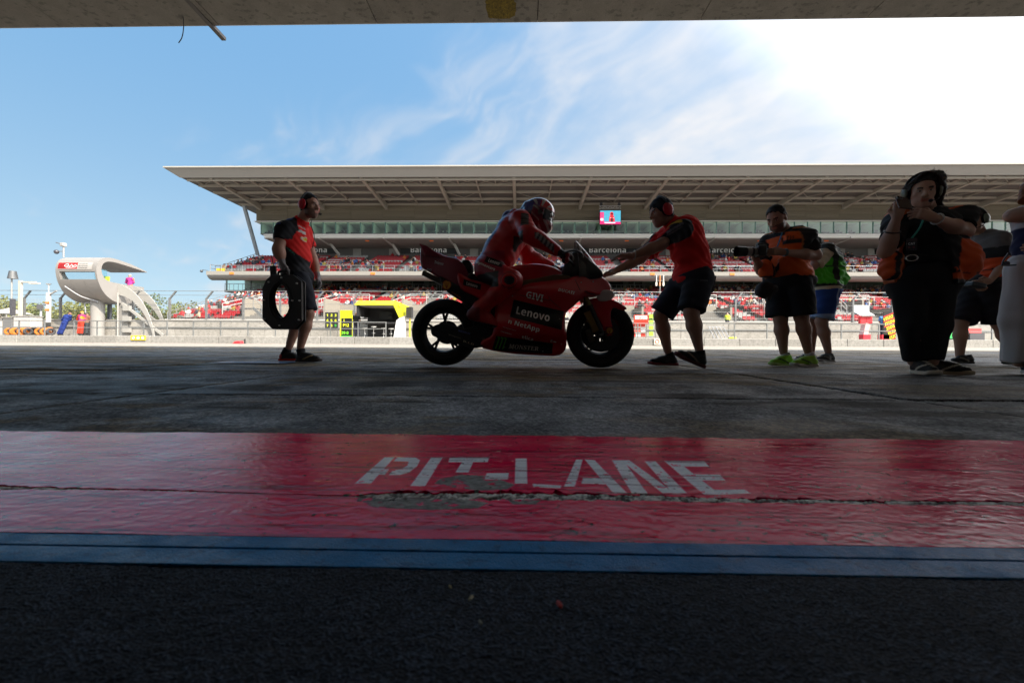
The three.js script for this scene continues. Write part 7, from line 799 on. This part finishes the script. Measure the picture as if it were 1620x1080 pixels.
const logo = (w, h, draw) => canvasTex(w, h, draw), words = (t, fg, bg, o = {}) => { const solid = bg === '#0a090b' || bg === '#0b0a0c', tx = canvasTex(o.w ?? 512, o.h ?? 128, (x, w, h) => { x.fillStyle = solid ? bg : '#000'; x.fillRect(0, 0, w, h); x.fillStyle = solid ? fg : '#fff'; x.textAlign = 'center'; x.textBaseline = 'middle'; x.font = `${o.i ? 'italic ' : ''}bold ${o.s ?? 96}px ${o.f ?? 'sans-serif'}`; x.fillText(t, w / 2, h / 2 + (o.dy ?? 4), w * 0.94); }, { data: !solid }); if (!solid) tx.ink = fg; return tx; };
{
  const bike = thing('racing_motorcycle', 'red racing motorcycle with black slick tyres, sponsor lettering and a clear windscreen', 'motorcycle', bikeAt); bike.rotation.y = -0.03;
  const paint = phys([0.56, 0.004, 0.014], { roughness: 0.36, clearcoat: 0.7, clearcoatRoughness: 0.12 }), deep = phys([0.22, 0.004, 0.03], { roughness: 0.38, clearcoat: 0.6, clearcoatRoughness: 0.15 }), carbon = std([0.012, 0.012, 0.014], 0.42), dark = std([0.02, 0.02, 0.022], 0.6), steel = std([0.45, 0.44, 0.43], 0.3, 0.95), gold = std([0.32, 0.2, 0.07], 0.35, 0.8), rubber = std([0.016, 0.016, 0.017], 0.82);
  const zd = (f, a, b, c, d, t, nm, par, o = {}) => decal(f, [a, b, c, d].map(([p, q]) => [bx(p), by(q)]), t, o.nx ?? 26, o.ny ?? 8, 0.4, nm, par, 0.45);
  // wheels
  const wheel = (name, cx, cy, R, half, disc, n) => {
    const w = new THREE.Group(); w.name = name; w.position.copy(bp(cx, cy)); bike.add(w); const ri = R - 0.102;
    const pr = []; for (let k = 0; k <= 18; k++) { const a = lerp(-1.62, 1.62, k / 18); pr.push(new THREE.Vector2(R - half * 0.86 + Math.cos(a) * half * 0.86, Math.sin(a) * half)); } pr.unshift(new THREE.Vector2(ri, -half * 0.82)); pr.push(new THREE.Vector2(ri, half * 0.82)); pr.push(new THREE.Vector2(ri, -half * 0.82));
    mesh('tyre', new THREE.LatheGeometry(pr, 72).rotateX(Math.PI / 2), rubber, w);
    const rp = [[ri + 0.006, -half * 0.8], [ri - 0.012, -half * 0.8], [ri - 0.02, -half * 0.5], [ri - 0.032, -0.01], [ri - 0.032, 0.01], [ri - 0.02, half * 0.5], [ri - 0.012, half * 0.8], [ri + 0.006, half * 0.8]].map(([a, b]) => new THREE.Vector2(a, b)); mesh('rim', new THREE.LatheGeometry(rp, 64).rotateX(Math.PI / 2), std([0.05, 0.055, 0.065], 0.3, 0.7), w);
    for (let k = 0; k < n; k++) { const a = k / n * 6.2832 + 0.3, c = Math.cos(a), s = Math.sin(a), p = V(-s, c, 0), h = V(c * 0.03, s * 0.03, 0.0), m = V(c * ri * 0.5, s * ri * 0.5, 0.008), e1 = V(c * (ri - 0.02), s * (ri - 0.02), 0).addScaledVector(p, 0.022), e2 = V(c * (ri - 0.02), s * (ri - 0.02), 0).addScaledVector(p, -0.022); mesh('spoke', [beam(h, m, 0.028, 0.03, V(0, 0, 1)), beam(m, e1, 0.02, 0.024, V(0, 0, 1)), beam(m, e2, 0.02, 0.024, V(0, 0, 1))], std([0.03, 0.032, 0.036], 0.35, 0.7), w); }
    mesh('hub', new THREE.CylinderGeometry(0.04, 0.04, half * 1.7, 20).rotateX(Math.PI / 2), dark, w); mesh('axle_nut', new THREE.CylinderGeometry(0.02, 0.02, half * 2 + 0.05, 6).rotateX(Math.PI / 2), steel, w);
    for (const [z, r] of disc) { mesh('brake_disc', new THREE.LatheGeometry([[r * 0.42, 0], [r, 0], [r, 0.006], [r * 0.42, 0.006], [r * 0.42, 0]].map(([a, b]) => new THREE.Vector2(a, z + b)), 48).rotateX(Math.PI / 2), std([0.035, 0.035, 0.037], 0.5, 0.4), w); const arms = []; for (let k = 0; k < 8; k++) arms.push(bar(V(0, 0, -z - 0.003), V(Math.cos(k * 0.785) * r * 0.76, Math.sin(k * 0.785) * r * 0.5, -z - 0.003), 0.008, 5)); mesh('disc_carrier', arms, dark, w); }
    return w; };
  wheel('rear_wheel', 702.5, 527, 0.304, 0.098, [[-0.09, 0.11]], 5); wheel('front_wheel', 948, 529, 0.302, 0.06, [[0.068, 0.159], [-0.074, 0.159]], 5);
  for (const z of [0.102, -0.102]) mesh('brake_caliper', new RoundedBoxGeometry(0.05, 0.11, 0.045, 2, 0.01).rotateZ(0.35).translate(bx(930), by(532), z), std([0.14, 0.12, 0.1], 0.4, 0.7), bike);
  // swingarm, chain run, engine block
  const sw = [[686, 521], [697, 515], [712, 515], [738, 522], [770, 513], [782, 525], [776, 545], [755, 552], [728, 547], [700, 538], [687, 532]];
  for (const z of [0.125, -0.125]) { const f = puff(sw, 0.018, 0.012, z); const m = mesh('swingarm', (() => { const q = sw.map(([a, b]) => bp(a, b)), [lo, hi] = bounds(q, 0.03); lo.z = z - 0.05; hi.z = z + 0.05; return sdfMesh(f, lo, hi, 0.008, null, 2.2); })(), carbon, bike); if (z > 0) { zd(f, [736, 538], [754, 544], [753, 549], [735, 543], words('D.I.D', '#d8cfae', '#0d0d0e', { f: 'serif', w: 256 }), 'printed_logo', m, { nx: 8, ny: 4 }); zd(f, [722, 519], [752, 528], [751, 534], [721, 527], words('▲ MICHELIN', '#6c80c8', '#0d0d10', { s: 64 }), 'printed_logo', m, { nx: 10, ny: 4 }); zd(f, [710, 527], [736, 536], [735, 540], [709, 532], words('termignoni', '#a09a8c', '#0d0d0e', { i: 1, s: 70 }), 'printed_logo', m, { nx: 10, ny: 3 }); } }
  mesh('chain', [bar(bp(702, 519, -0.1), bp(782, 515, -0.1), 0.009, 6), bar(bp(702, 535, -0.1), bp(782, 530, -0.1), 0.009, 6)], dark, bike);
  const eng = [[752, 500], [770, 478], [800, 470], [840, 462], [880, 470], [884, 500], [880, 545], [800, 548], [764, 547], [752, 530]]; mesh('engine', puffMesh(foldF(puff(eng, 0.12, 0.04), 0.01, 3), eng, 0.14, 0.012), std([0.022, 0.022, 0.024], 0.5, 0.4), bike);
  mesh('gear_case', [new THREE.CylinderGeometry(0.055, 0.06, 0.06, 20).rotateX(Math.PI / 2).translate(bx(792), by(520), 0.13), new THREE.CylinderGeometry(0.035, 0.04, 0.05, 16).rotateX(Math.PI / 2).translate(bx(779), by(500), 0.13)], std([0.08, 0.075, 0.07], 0.4, 0.7), bike);
  for (const z of [0.16, -0.16]) mesh('foot_peg', [bar(bp(783, 519, z - 0.05), bp(783, 519, z + 0.07), 0.011, 8), beam(bp(783, 519, z - 0.04), bp(765, 498, z - 0.05), 0.012, 0.04)], steel, bike);
  // fairing
  const fa = [[787, 482], [806, 466], [838, 453], [880, 447], [918, 440], [944, 438], [960, 449], [964, 459], [958, 469], [940, 472], [918, 476], [904, 488], [893, 498], [891, 515], [894, 535], [893, 553], [884, 562], [850, 562.5], [800, 559], [760, 549], [764, 541], [781, 531], [784, 508]];
  const fw = (x, y) => { const t = sstep(bx(880), bx(966), x), u = sstep(by(515), by(562), y * 1); return lerp(lerp(0.215, 0.13, sstep(0.30, 0.1, y)), 0.07, t) + 0.02 * Math.sin(y * 22) * (1 - t); };
  const fairF = puff(fa, fw, 0.05); const fair = mesh('fairing', puffMesh(fairF, fa, 0.26, 0.0085), paint, bike);
  zd(fairF, [814, 479], [889, 496], [885, 524], [808, 505], logo(768, 256, (x, w, h) => { x.fillStyle = '#0a090b'; x.fillRect(0, 0, w, h); x.fillStyle = '#f4efea'; x.font = 'bold 150px sans-serif'; x.textBaseline = 'middle'; x.fillText('Lenovo', 60, h / 2 + 6, 640); }), 'printed_logo', fair);
  zd(fairF, [827, 463], [866, 471], [864, 487], [824, 476], words('GIVI', '#f4efea', '#3a0610', { s: 120, w: 384, h: 128 }), 'printed_logo', fair);
  zd(fairF, [874, 459], [910, 466], [909, 474], [873, 467], words('DUCATI', '#f4efea', '#3a0610', { i: 1 }), 'printed_logo', fair, { nx: 14, ny: 4 });
  zd(fairF, [796, 502], [866, 521], [863, 533], [793, 513], words('n NetApp', '#f4efea', '#2b040c', { w: 640 }), 'printed_logo', fair);
  zd(fairF, [794, 517], [823, 525], [822, 528], [793, 520], words('Dreparaco', '#d8cfca', '#2b040c', { s: 70 }), 'printed_logo', fair, { nx: 12, ny: 3 });
  zd(fairF, [791, 523], [816, 530], [815, 534], [790, 527], words('SIEMENS', '#d8cfca', '#2b040c', { s: 80 }), 'printed_logo', fair, { nx: 12, ny: 3 });
  zd(fairF, [817, 527], [854, 537], [853, 545], [816, 535], words('elica', '#f4efea', '#2b040c', { s: 110 }), 'printed_logo', fair, { nx: 14, ny: 4 });
  zd(fairF, [865, 536], [883, 540], [882, 546], [864, 542], words('E∞', '#f4efea', '#3a0610', { w: 256, s: 110 }), 'printed_logo', fair, { nx: 8, ny: 4 });
  zd(fairF, [788, 533], [873, 544], [872, 560], [780, 555], logo(768, 160, (x, w, h) => { x.fillStyle = '#08080a'; x.fillRect(0, 0, w, h); x.strokeStyle = '#5fb636'; x.lineWidth = 16; for (let k = 0; k < 3; k++) { x.beginPath(); x.moveTo(20 + k * 46, 10); x.lineTo(48 + k * 46, 18); x.lineTo(40 + k * 46, 140); x.stroke(); } x.fillStyle = '#c8c4be'; x.font = 'bold 76px serif'; x.textBaseline = 'middle'; x.fillText('MONSTER', 200, 100, 470); }), 'printed_logo', fair);
  for (const [pp, nm] of [[[[868, 452], [866, 475], [884, 492], [892, 498]], 'panel_gap'], [[[806, 468], [830, 474], [868, 480]], 'panel_gap'], [[[905, 447], [912, 462], [918, 474]], 'panel_gap']]) { const L3 = pp.map(([a, b]) => { const x = bx(a), y = by(b); let z = 0.3; while (z > -0.1 && fairF(x, y, z) > 0) z -= 0.003; return V(x, y, z + 0.002); }); mesh(nm, tube(L3, 0.0028, 24, 5), carbon, fair); }
  for (const [a, b] of [[812, 474], [882, 508], [886, 545], [800, 550], [858, 556], [915, 452], [934, 450]]) { const x = bx(a), y = by(b); let z = 0.3; while (z > -0.1 && fairF(x, y, z) > 0) z -= 0.003; mesh('fastener', new THREE.CylinderGeometry(0.006, 0.006, 0.004, 10).rotateX(Math.PI / 2).translate(x, y, z + 0.003), steel, fair); }
  for (const z of [0.11, 0.03]) mesh('brake_hose', tube([bp(900, 432, z), bp(918, 462, z + 0.03), bp(922, 492, z + 0.03), bp(932, 524, z + 0.02)], 0.005, 26, 6), rubber, bike);
  mesh('air_intake', puffMesh(puff([[944, 464], [962, 462], [968, 470], [960, 478], [942, 478]], 0.09, 0.015), [[944, 464], [962, 462], [968, 470], [960, 478], [942, 478]], 0.1, 0.008), phys([0.5, 0.42, 0.42], { roughness: 0.2, clearcoat: 1 }), bike);  // duct coloured pale to stand for a white glint on it
  for (const z of [0.15, -0.15]) { mesh('winglet', (() => { const q = [[905, 468], [950, 462], [956, 468], [912, 478]], f = puff(q, 0.075, 0.008, z * 1.05, 0); const [lo, hi] = bounds(q.map(([a, b]) => bp(a, b)), 0.03); lo.z = z - 0.12; hi.z = z + 0.12; const g = sdfMesh((x, y, zz) => Math.max(f(x, y, zz), Math.abs(y - by(468) + (x - bx(930)) * 0.3) - 0.008), lo, hi, 0.007, null, 2.2); return g; })(), paint, bike); }
  // cockpit, screen, bars
  const ck = [[886, 440], [892, 418], [904, 402], [914, 400], [930, 414], [950, 440], [930, 447], [890, 452]]; mesh('cockpit', puffMesh(puff(ck, (x, y) => lerp(0.13, 0.06, sstep(by(440), by(402), y)), 0.03), ck, 0.15, 0.009), carbon, bike); mesh('dashboard', new RoundedBoxGeometry(0.02, 0.07, 0.13, 2, 0.008).rotateZ(0.6).translate(bx(903), by(408), 0), std([0.06, 0.065, 0.07], 0.2), bike);
  { const pos = [], idx = [], uv = [], n = 20, m = 18; for (let i = 0; i <= n; i++) for (let j = 0; j <= m; j++) { const s = i / n, a = j / m * 2 - 1, cx = lerp(911, 953, s + 0.1 * s * (1 - s)), cy = lerp(384, 439, s - 0.16 * s * (1 - s)), w = 0.035 + 0.125 * Math.pow(s, 0.75), dep = (3 + 38 * s) / 175; pos.push(bx(cx) - dep * Math.pow(Math.abs(a), 2.2), by(cy) - 0.03 * s * a * a, w * a); uv.push(a, s); } for (let i = 0; i < n; i++) for (let j = 0; j < m; j++) { const k = i * (m + 1) + j; idx.push(k, k + 1, k + m + 1, k + 1, k + m + 2, k + m + 1); } const g = new THREE.BufferGeometry(); g.setAttribute('position', new THREE.Float32BufferAttribute(pos, 3)); g.setAttribute('uv', new THREE.Float32BufferAttribute(uv, 2)); g.setIndex(idx); g.computeVertexNormals();
    const ws = mesh('windscreen', g, phys([0.55, 0.53, 0.55], { transmission: 1, thickness: 0, roughness: 0.04, ior: 1.5 }), bike); const e = []; for (let i = 0; i <= n; i++) e.push(V(pos[(i * (m + 1) + m) * 3], pos[(i * (m + 1) + m) * 3 + 1], pos[(i * (m + 1) + m) * 3 + 2])); mesh('edge_trim', [tube(e, 0.003, 30, 6), tube(e.map((p) => V(p.x, p.y, -p.z)), 0.003, 30, 6)], std([0.03, 0.03, 0.03], 0.4), ws); const rim = []; for (let i = 0; i <= n; i++) rim.push(V(pos[(i * (m + 1) + m / 2) * 3], pos[(i * (m + 1) + m / 2) * 3 + 1], 0)); mesh('front_line_glint', tube(rim, 0.0035, 30, 6), phys([0.7, 0.68, 0.72], { roughness: 0.12, clearcoat: 1 }), ws); }  // pale tube added along the front line imitates the screen's whitish reflection
  for (const z of [1, -1]) { mesh('clip_on_bar', [bar(bp(905, 424, z * 0.1), bp(886, 417, z * 0.33), 0.012, 10)], dark, bike); mesh('grip', bar(bp(894, 419.5, z * 0.22), bp(885, 416.6, z * 0.34), 0.017, 12), rubber, bike); mesh('lever_guard', tube([bp(884, 416, z * 0.35), bp(898, 412, z * 0.355), bp(911, 413, z * 0.31), bp(916, 416, z * 0.22)], 0.008, 18, 8), std([0.08, 0.08, 0.085], 0.35, 0.5), bike); mesh('brake_lever', tube([bp(902, 420, z * 0.2), bp(900, 417, z * 0.27), bp(895, 414, z * 0.33)], 0.006, 12, 6), steel, bike); }
  // forks and front mudguard
  for (const z of [0.105, -0.105]) { mesh('fork_tube', bar(bp(908, 444, z), bp(931, 492, z), 0.027, 16), std([0.28, 0.2, 0.08], 0.3, 0.8), bike); mesh('fork_leg', bar(bp(928, 486, z), bp(947, 528, z), 0.031, 16, 0.026), carbon, bike); mesh('brake_duct', beam(bp(924, 496, z + Math.sign(z) * 0.03), bp(938, 526, z + Math.sign(z) * 0.03), 0.03, 0.055), gold, bike); }
  const fd = [[920, 480], [938, 473.5], [956, 474], [974, 480], [987, 490], [980, 493], [966, 489], [962, 500], [967, 530], [957, 532], [944, 508], [930, 495]]; const fdf = puff(fd, 0.078, 0.02), fdm = mesh('front_mudguard', puffMesh(fdf, fd, 0.1, 0.0075), paint, bike);
  zd(fdf, [954, 518], [966, 518], [966, 530], [954, 530], logo(128, 128, (x) => { x.fillStyle = '#4a0a12'; x.fillRect(0, 0, 128, 128); x.fillStyle = '#9a2418'; x.beginPath(); x.arc(64, 64, 58, 0, 7); x.fill(); x.fillStyle = '#c9a23a'; x.beginPath(); x.arc(64, 64, 48, 0, 7); x.fill(); x.strokeStyle = '#9a2418'; x.lineWidth = 5; for (let k = -2; k < 3; k++) { x.beginPath(); x.moveTo(64, 108); x.lineTo(64 + k * 20, 22); x.stroke(); } }), 'printed_logo', fdm, { nx: 6, ny: 6 });
  // tank, seat, tail
  const tk = [[790, 440], [806, 428], [832, 423], [862, 424], [880, 429], [890, 438], [884, 449], [840, 456], [806, 464], [791, 456]]; mesh('fuel_tank', puffMesh(puff(tk, (x, y) => 0.17 - 0.05 * sstep(bx(850), bx(890), x), 0.05), tk, 0.2), paint, bike);
  const sp = [[806, 456], [846, 446], [884, 440], [900, 444], [885, 452], [845, 458], [812, 470]]; mesh('frame_spar', puffMesh(puff(sp, 0.185, 0.02), sp, 0.2), std([0.20, 0.13, 0.07], 0.4, 0.7), bike);
  const st = [[742, 437], [770, 440], [798, 452], [806, 466], [790, 474], [760, 462], [742, 452]]; mesh('seat', puffMesh(puff(st, 0.11, 0.03), st, 0.14), std([0.014, 0.014, 0.015], 0.8), bike);
  const sd = [[726, 436], [748, 446], [776, 452], [802, 464], [804, 478], [778, 484], [752, 472], [730, 460]], sdf = puff(sd, 0.13, 0.03), sdm = mesh('side_panel', puffMesh(sdf, sd, 0.16), paint, bike); zd(sdf, [736, 446], [763, 454], [762, 463], [735, 455], words('Lenovo', '#f4efea', '#0a090b'), 'printed_logo', sdm, { nx: 12, ny: 5 });
  const ta = [[665, 391], [676, 394], [690, 400], [706, 408], [724, 412], [736, 423], [742, 436], [744, 450], [730, 458], [712, 449], [694, 441], [676, 431], [665, 424], [663, 405]]; const taf = puff(ta, (x) => 0.05 + 0.05 * sstep(bx(665), bx(735), x), 0.03), tam = mesh('tail_unit', puffMesh(taf, ta, 0.13), deep, bike);
  zd(taf, [682, 411], [708, 418], [707, 426], [681, 420], words('Trieno', '#dcd6e0', '#330620', { i: 1 }), 'printed_logo', tam, { nx: 10, ny: 4 }); zd(taf, [669, 424], [688, 428], [688, 433], [670, 430], words('80', '#b0a8b4', '#1a0610', { w: 256, s: 110 }), 'printed_logo', tam, { nx: 8, ny: 4 }); zd(taf, [680, 401], [692, 404], [692, 408], [680, 405], words('TIM', '#7c82c0', '#1a0a28', { w: 256, s: 100 }), 'printed_logo', tam, { nx: 6, ny: 3 });
  for (const z of [0.075, -0.075]) mesh('tail_wing', (() => { const q = [[663, 388], [676, 392], [694, 404], [700, 412], [672, 408]], f = puff(q, 0.006, 0.004, z, 0), [lo, hi] = bounds(q.map(([a, b]) => bp(a, b)), 0.02); lo.z = z - 0.03; hi.z = z + 0.03; return sdfMesh(f, lo, hi, 0.006, null, 2.2); })(), deep, bike);
  mesh('seat_pad', puffMesh(puff([[732, 415], [743, 415], [746, 431], [738, 433], [732, 424]], 0.085, 0.02), [[732, 415], [743, 415], [746, 431], [738, 433]], 0.1), std([0.014, 0.014, 0.015], 0.85), bike);
  const ex = [[696, 440], [715, 448], [745, 458], [778, 478], [772, 490], [748, 487], [722, 474], [704, 460]], exf = puff(ex, 0.095, 0.03), exm = mesh('exhaust_shroud', puffMesh(exf, ex, 0.12), carbon, bike); zd(exf, [700.5, 446], [716, 446], [716, 462], [700.5, 462], logo(128, 128, (x) => { x.fillStyle = '#0d0d0e'; x.fillRect(0, 0, 128, 128); x.fillStyle = '#a8401c'; x.beginPath(); x.arc(64, 64, 60, 0, 7); x.fill(); x.fillStyle = '#d8a23a'; x.beginPath(); x.arc(64, 64, 50, 0, 7); x.fill(); x.strokeStyle = '#a8401c'; x.lineWidth = 5; for (let k = -2; k < 3; k++) { x.beginPath(); x.moveTo(64, 110); x.lineTo(64 + k * 20, 20); x.stroke(); } }), 'printed_logo', exm, { nx: 6, ny: 6 });
  zd(exf, [716, 462], [732, 472], [731, 477], [715, 467], words('AKRA', '#a8541c', '#0d0d0e', { w: 256 }), 'printed_logo', exm, { nx: 6, ny: 3 });
  for (const z of [0.035, -0.035]) mesh('exhaust_pipe', (() => { const o = bar(bp(668, 433, z), bp(704, 451, z), 0.024, 20, 0.026), i = new THREE.CylinderGeometry(0.019, 0.019, 0.004, 16); return o; })(), std([0.09, 0.08, 0.07], 0.4, 0.8), bike);
  mesh('lower_exhaust', tube([bp(880, 505, 0.05), bp(878, 545, 0.08), bp(840, 553, 0.09), bp(790, 545, 0.1), bp(765, 537, 0.12)], 0.03, 40, 12), std([0.14, 0.11, 0.09], 0.35, 0.85), bike); mesh('rear_mudguard', puffMesh(puff([[735, 478], [752, 486], [758, 505], [752, 512], [744, 495], [730, 483]], 0.08, 0.02), [[735, 478], [752, 486], [758, 505], [752, 512], [730, 483]], 0.1), carbon, bike);

  // -------------------------------------------------------------- rider
  const rider = thing('person', 'rider in red race suit and colourful helmet sitting on the red motorcycle', 'person', bikeAt.clone()); rider.rotation.y = -0.03; rider.name = numbered('rider').replace(/^rider$/, 'rider');
  const q = (a, b, z = 0) => bp(a, b, z), leather = phys([1, 1, 1], { vertexColors: true, roughness: 0.42, clearcoat: 0.25, clearcoatRoughness: 0.35 }), RED = [0.55, 0.005, 0.012], DK = [0.012, 0.012, 0.016], PUR = [0.34, 0.006, 0.035];
  const pel = q(775, 426), ch = q(809, 372), bel = q(792, 399), shN = q(824, 358, 0.18), shF = q(820, 360, -0.18), elN = q(836, 385, 0.3), elF = q(834, 398, -0.3), wrN = q(876, 410, 0.3), wrF = q(872, 412, -0.3), hpN = q(772, 432, 0.11), hpF = q(772, 432, -0.11), knN = q(812, 452, 0.27), knF = q(812, 452, -0.27), anN = q(764, 492, 0.2), anF = q(764, 492, -0.2);
  const sdir = ch.clone().sub(pel).normalize(), nrm = V(-sdir.y, sdir.x, 0), Zx = V(0, 0, 1);
  const bf0 = sminF([ellF(ch, 0.2, 0.19, 0.155, Zx, sdir, nrm), ellF(bel, 0.175, 0.19, 0.165, Zx, sdir, nrm), ellF(pel.clone().add(V(0.0, -0.005, 0)), 0.19, 0.14, 0.15, Zx, sdir, nrm), capF(shN, shF, 0.075), ellF(q(806, 350), 0.07, 0.12, 0.06, Zx, sdir, nrm), capF(q(818, 352), q(836, 348), 0.07, 0.065),
    ...[[shN, elN, wrN], [shF, elF, wrF]].flatMap(([s, e, w]) => [capF(s, e, 0.085, 0.068), capF(e, e.clone().lerp(w, 0.3), 0.069, 0.068), capF(e.clone().lerp(w, 0.3), w, 0.068, 0.046)]), ...[[hpN, knN, anN], [hpF, knF, anF]].flatMap(([h, k, a]) => [capF(h, k, 0.112, 0.082), capF(k, k.clone().lerp(a, 0.4), 0.078, 0.076), capF(k.clone().lerp(a, 0.4), a, 0.076, 0.056)])], 0.04), bf = foldF(bf0, 0.006, 1.3, 3);
  const pts = [q(745, 335, -0.4), q(895, 530, 0.4), ch, pel];
  const kneeCap = (x, y) => Math.hypot(x - 808, (y - 453)) , body = mesh('body', sdfMesh(bf, ...bounds(pts, 0.05), 0.0095, (x, y, z) => { const px = x * 175 + 824, py = 581.5 - y * 175; if (z > 0.1) { const k = kneeCap(px, py); if (k < 12) return Math.abs(k - 9) < 2.2 ? [0.5, 0.012, 0.02] : DK; if (px > 845 && py > 386 && Math.abs((py - 398) - (px - 858) * 0.75) < 5.5 && px < 872) return Math.sin(px * 0.9 + py * 0.4) > 0 ? [0.30, 0.27, 0.26] : [0.04, 0.04, 0.045]; if (px > 824 && px < 836 && py > 352 && py < 374) return Math.sin(py * 1.6) > -0.2 ? DK : [0.10, 0.09, 0.09]; if (px > 812 && px < 828 && py > 383 && py < 404) return DK; if (py > 468 && py < 478 && px < 800) return [0.5, 0.02, 0.015]; } if (Math.abs(z) < 0.17 && px < 800 + (400 - py) * 0.25 && nrm.x * (x - bel.x) + nrm.y * (y - bel.y) > 0.11) return [0.06, 0.05, 0.26]; if (py > 441 - (px - 760) * 0.1 && py < 462 && px < 792 && z > -0.05) return DK; if (py > 404 && py < 445 && px < 800) return PUR; return RED; }), leather, rider);
  decal(bf, [[772, 412], [799, 422], [796, 433], [769, 422]].map(([a, b]) => [bx(a), by(b)]), words('Lenovo', '#f4efea', '#0b0a0c'), 20, 8, 0.5, 'printed_logo', body, 0.6); decal(bf, [[753, 415], [792, 434], [789, 441], [751, 422]].map(([a, b]) => [bx(a), by(b)]), words('alpinestars', '#f4efea', '#38051a', { w: 640 }), 24, 6, 0.5, 'printed_logo', body, 0.6);
  mesh('aero_hump', sdfMesh(sminF([capF(q(805, 345), q(789, 366), 0.06, 0.03), capF(q(803, 346), q(814, 352), 0.055, 0.045)], 0.03), ...bounds([q(793, 362), q(818, 340)], 0.1), 0.008, (x, y, z) => (x * 175 + 824 > 806 ? RED : [0.03, 0.04, 0.2])), leather, rider);
  { const k = knN.clone().add(V(0, 0, 0.075)); mesh('knee_slider', new THREE.SphereGeometry(0.05, 20, 14).scale(1.0, 0.85, 0.4).translate(k.x - 0.02, k.y - 0.01, k.z), phys([0.02, 0.02, 0.022], { roughness: 0.35 }), rider); mesh('slider_ring', new THREE.TorusGeometry(0.05, 0.011, 10, 28).scale(1.05, 0.88, 0.8).translate(k.x - 0.02, k.y - 0.01, k.z + 0.006), phys([0.6, 0.008, 0.012], { roughness: 0.35 }), rider); }
  for (const [w, e, z, t] of [[wrN, elN, 1, 1], [wrF, elF, -1, -1]]) { const hf = handField(w, V(0.75, -0.28, 0.0), V(0.1, -1, 0), t, 1.15, 1.14); mesh('glove', sdfMesh(sminF([hf.f, capF(w.clone().lerp(e, 0.12), w, 0.047, 0.04)], 0.02), ...bounds([...hf.pts, w.clone().lerp(e, 0.12)], 0.07), 0.006, (x, y, zz) => (x > w.x + 0.07 ? [0.30, 0.008, 0.014] : x > w.x + 0.01 ? DK : [0.42, 0.01, 0.015])), leather, rider); }
  for (const [a, k, z] of [[anN, knN, 1], [anF, knF, -1]]) { const toe = q(788, 517, a.z * 1.02), ball = q(778, 512, a.z), heel = q(752, 501, a.z), f = sminF([capF(k.clone().lerp(a, 0.62), a, 0.07, 0.066), capF(a, heel, 0.06, 0.045), capF(heel, ball, 0.045, 0.043), capF(ball, toe, 0.042, 0.034), capF(a, ball, 0.058, 0.042)], 0.03); mesh('boot', sdfMesh(f, ...bounds([k.clone().lerp(a, 0.62), toe, heel], 0.1), 0.0085, (x, y, zz) => { const px = x * 175 + 824, py = 581.5 - y * 175; return py > 514 + (px - 770) * 0.2 ? DK : px < 764 && py > 492 && py < 510 ? [0.2, 0.008, 0.01] : [0.48, 0.014, 0.014]; }), leather, rider); }
  // helmet
  const hc = q(850.5, 343), hz = V(0.97, -0.24, 0), hy = V(0.24, 0.97, 0), hl = (x, y, z) => { const p = V(x - hc.x, y - hc.y, z - hc.z); return [p.dot(hz), p.dot(hy), p.z]; }, hat = (f, u, r) => hc.clone().addScaledVector(hz, f).addScaledVector(hy, u).add(V(0, 0, r));
  const shell0 = sminF([ellF(hat(-0.005, 0.02, 0), 0.15, 0.138, 0.128, hz, hy, Zx), ellF(hat(0.045, -0.07, 0), 0.107, 0.09, 0.102, hz, hy, Zx), capF(hat(-0.12, 0.05, 0), hat(-0.155, 0.02, 0), 0.05, 0.022)], 0.03), shellF = (x, y, z) => { const [f, u] = hl(x, y, z); return smax(smax(shell0(x, y, z), -(u + 0.145 + 0.12 * (f + 0.05)), 0.02), -(Math.max(Math.abs(u + 0.002 - 0.0) - 0.038, 0.045 - f)), 0.006); };
  const hm = mesh('helmet', sdfMesh(shellF, ...bounds([hc], 0.2), 0.006, (x, y, z) => { const [f, u, r] = hl(x, y, z), a = Math.atan2(u, f); if (u > 0.06 && Math.abs(r) > 0.02 && Math.sin(a * 9 + r * 18) > 0.5) return [0.45, 0.42, 0.43]; if (f < -0.06) return u > 0 ? [0.02, 0.03, 0.2] : [0.03, 0.03, 0.08]; if (u < -0.05 && f > 0.02) return Math.sin(f * 70 + u * 60) > 0.55 ? [0.35, 0.28, 0.28] : [0.20, 0.02, 0.04]; if (u > 0.05) return f > 0 ? [0.5, 0.012, 0.02] : [0.12, 0.03, 0.14]; return Math.sin(u * 90 + f * 50) > 0.75 ? [0.30, 0.26, 0.26] : [0.16, 0.015, 0.04]; }), phys([1, 1, 1], { vertexColors: true, roughness: 0.22, clearcoat: 0.9, clearcoatRoughness: 0.06 }), rider);
  const vf = (x, y, z) => { const [f, u] = hl(x, y, z); return smax(smax(shell0(x, y, z) + 0.004, Math.max(Math.abs(u) - 0.05, 0.02 - f), 0.006), -(shell0(x, y, z) + 0.011), 0.002); }; mesh('visor', sdfMesh(vf, ...bounds([hc], 0.19), 0.0045, null, 3), phys([0.012, 0.012, 0.014], { roughness: 0.08, clearcoat: 1 }), rider);
  mesh('visor_pivot', [new THREE.CylinderGeometry(0.02, 0.02, 0.01, 16).rotateX(Math.PI / 2).translate(...hat(0.012, 0.0, 0.13).toArray())], std([0.05, 0.05, 0.05], 0.4), hm); mesh('neck', capF && sdfMesh(capF(q(828, 352), q(842, 352), 0.062, 0.06), ...bounds([q(828, 352), q(842, 352)], 0.09), 0.01), std(DK, 0.8), rider);
}

shadows(scene);
renderer.render(scene, camera);
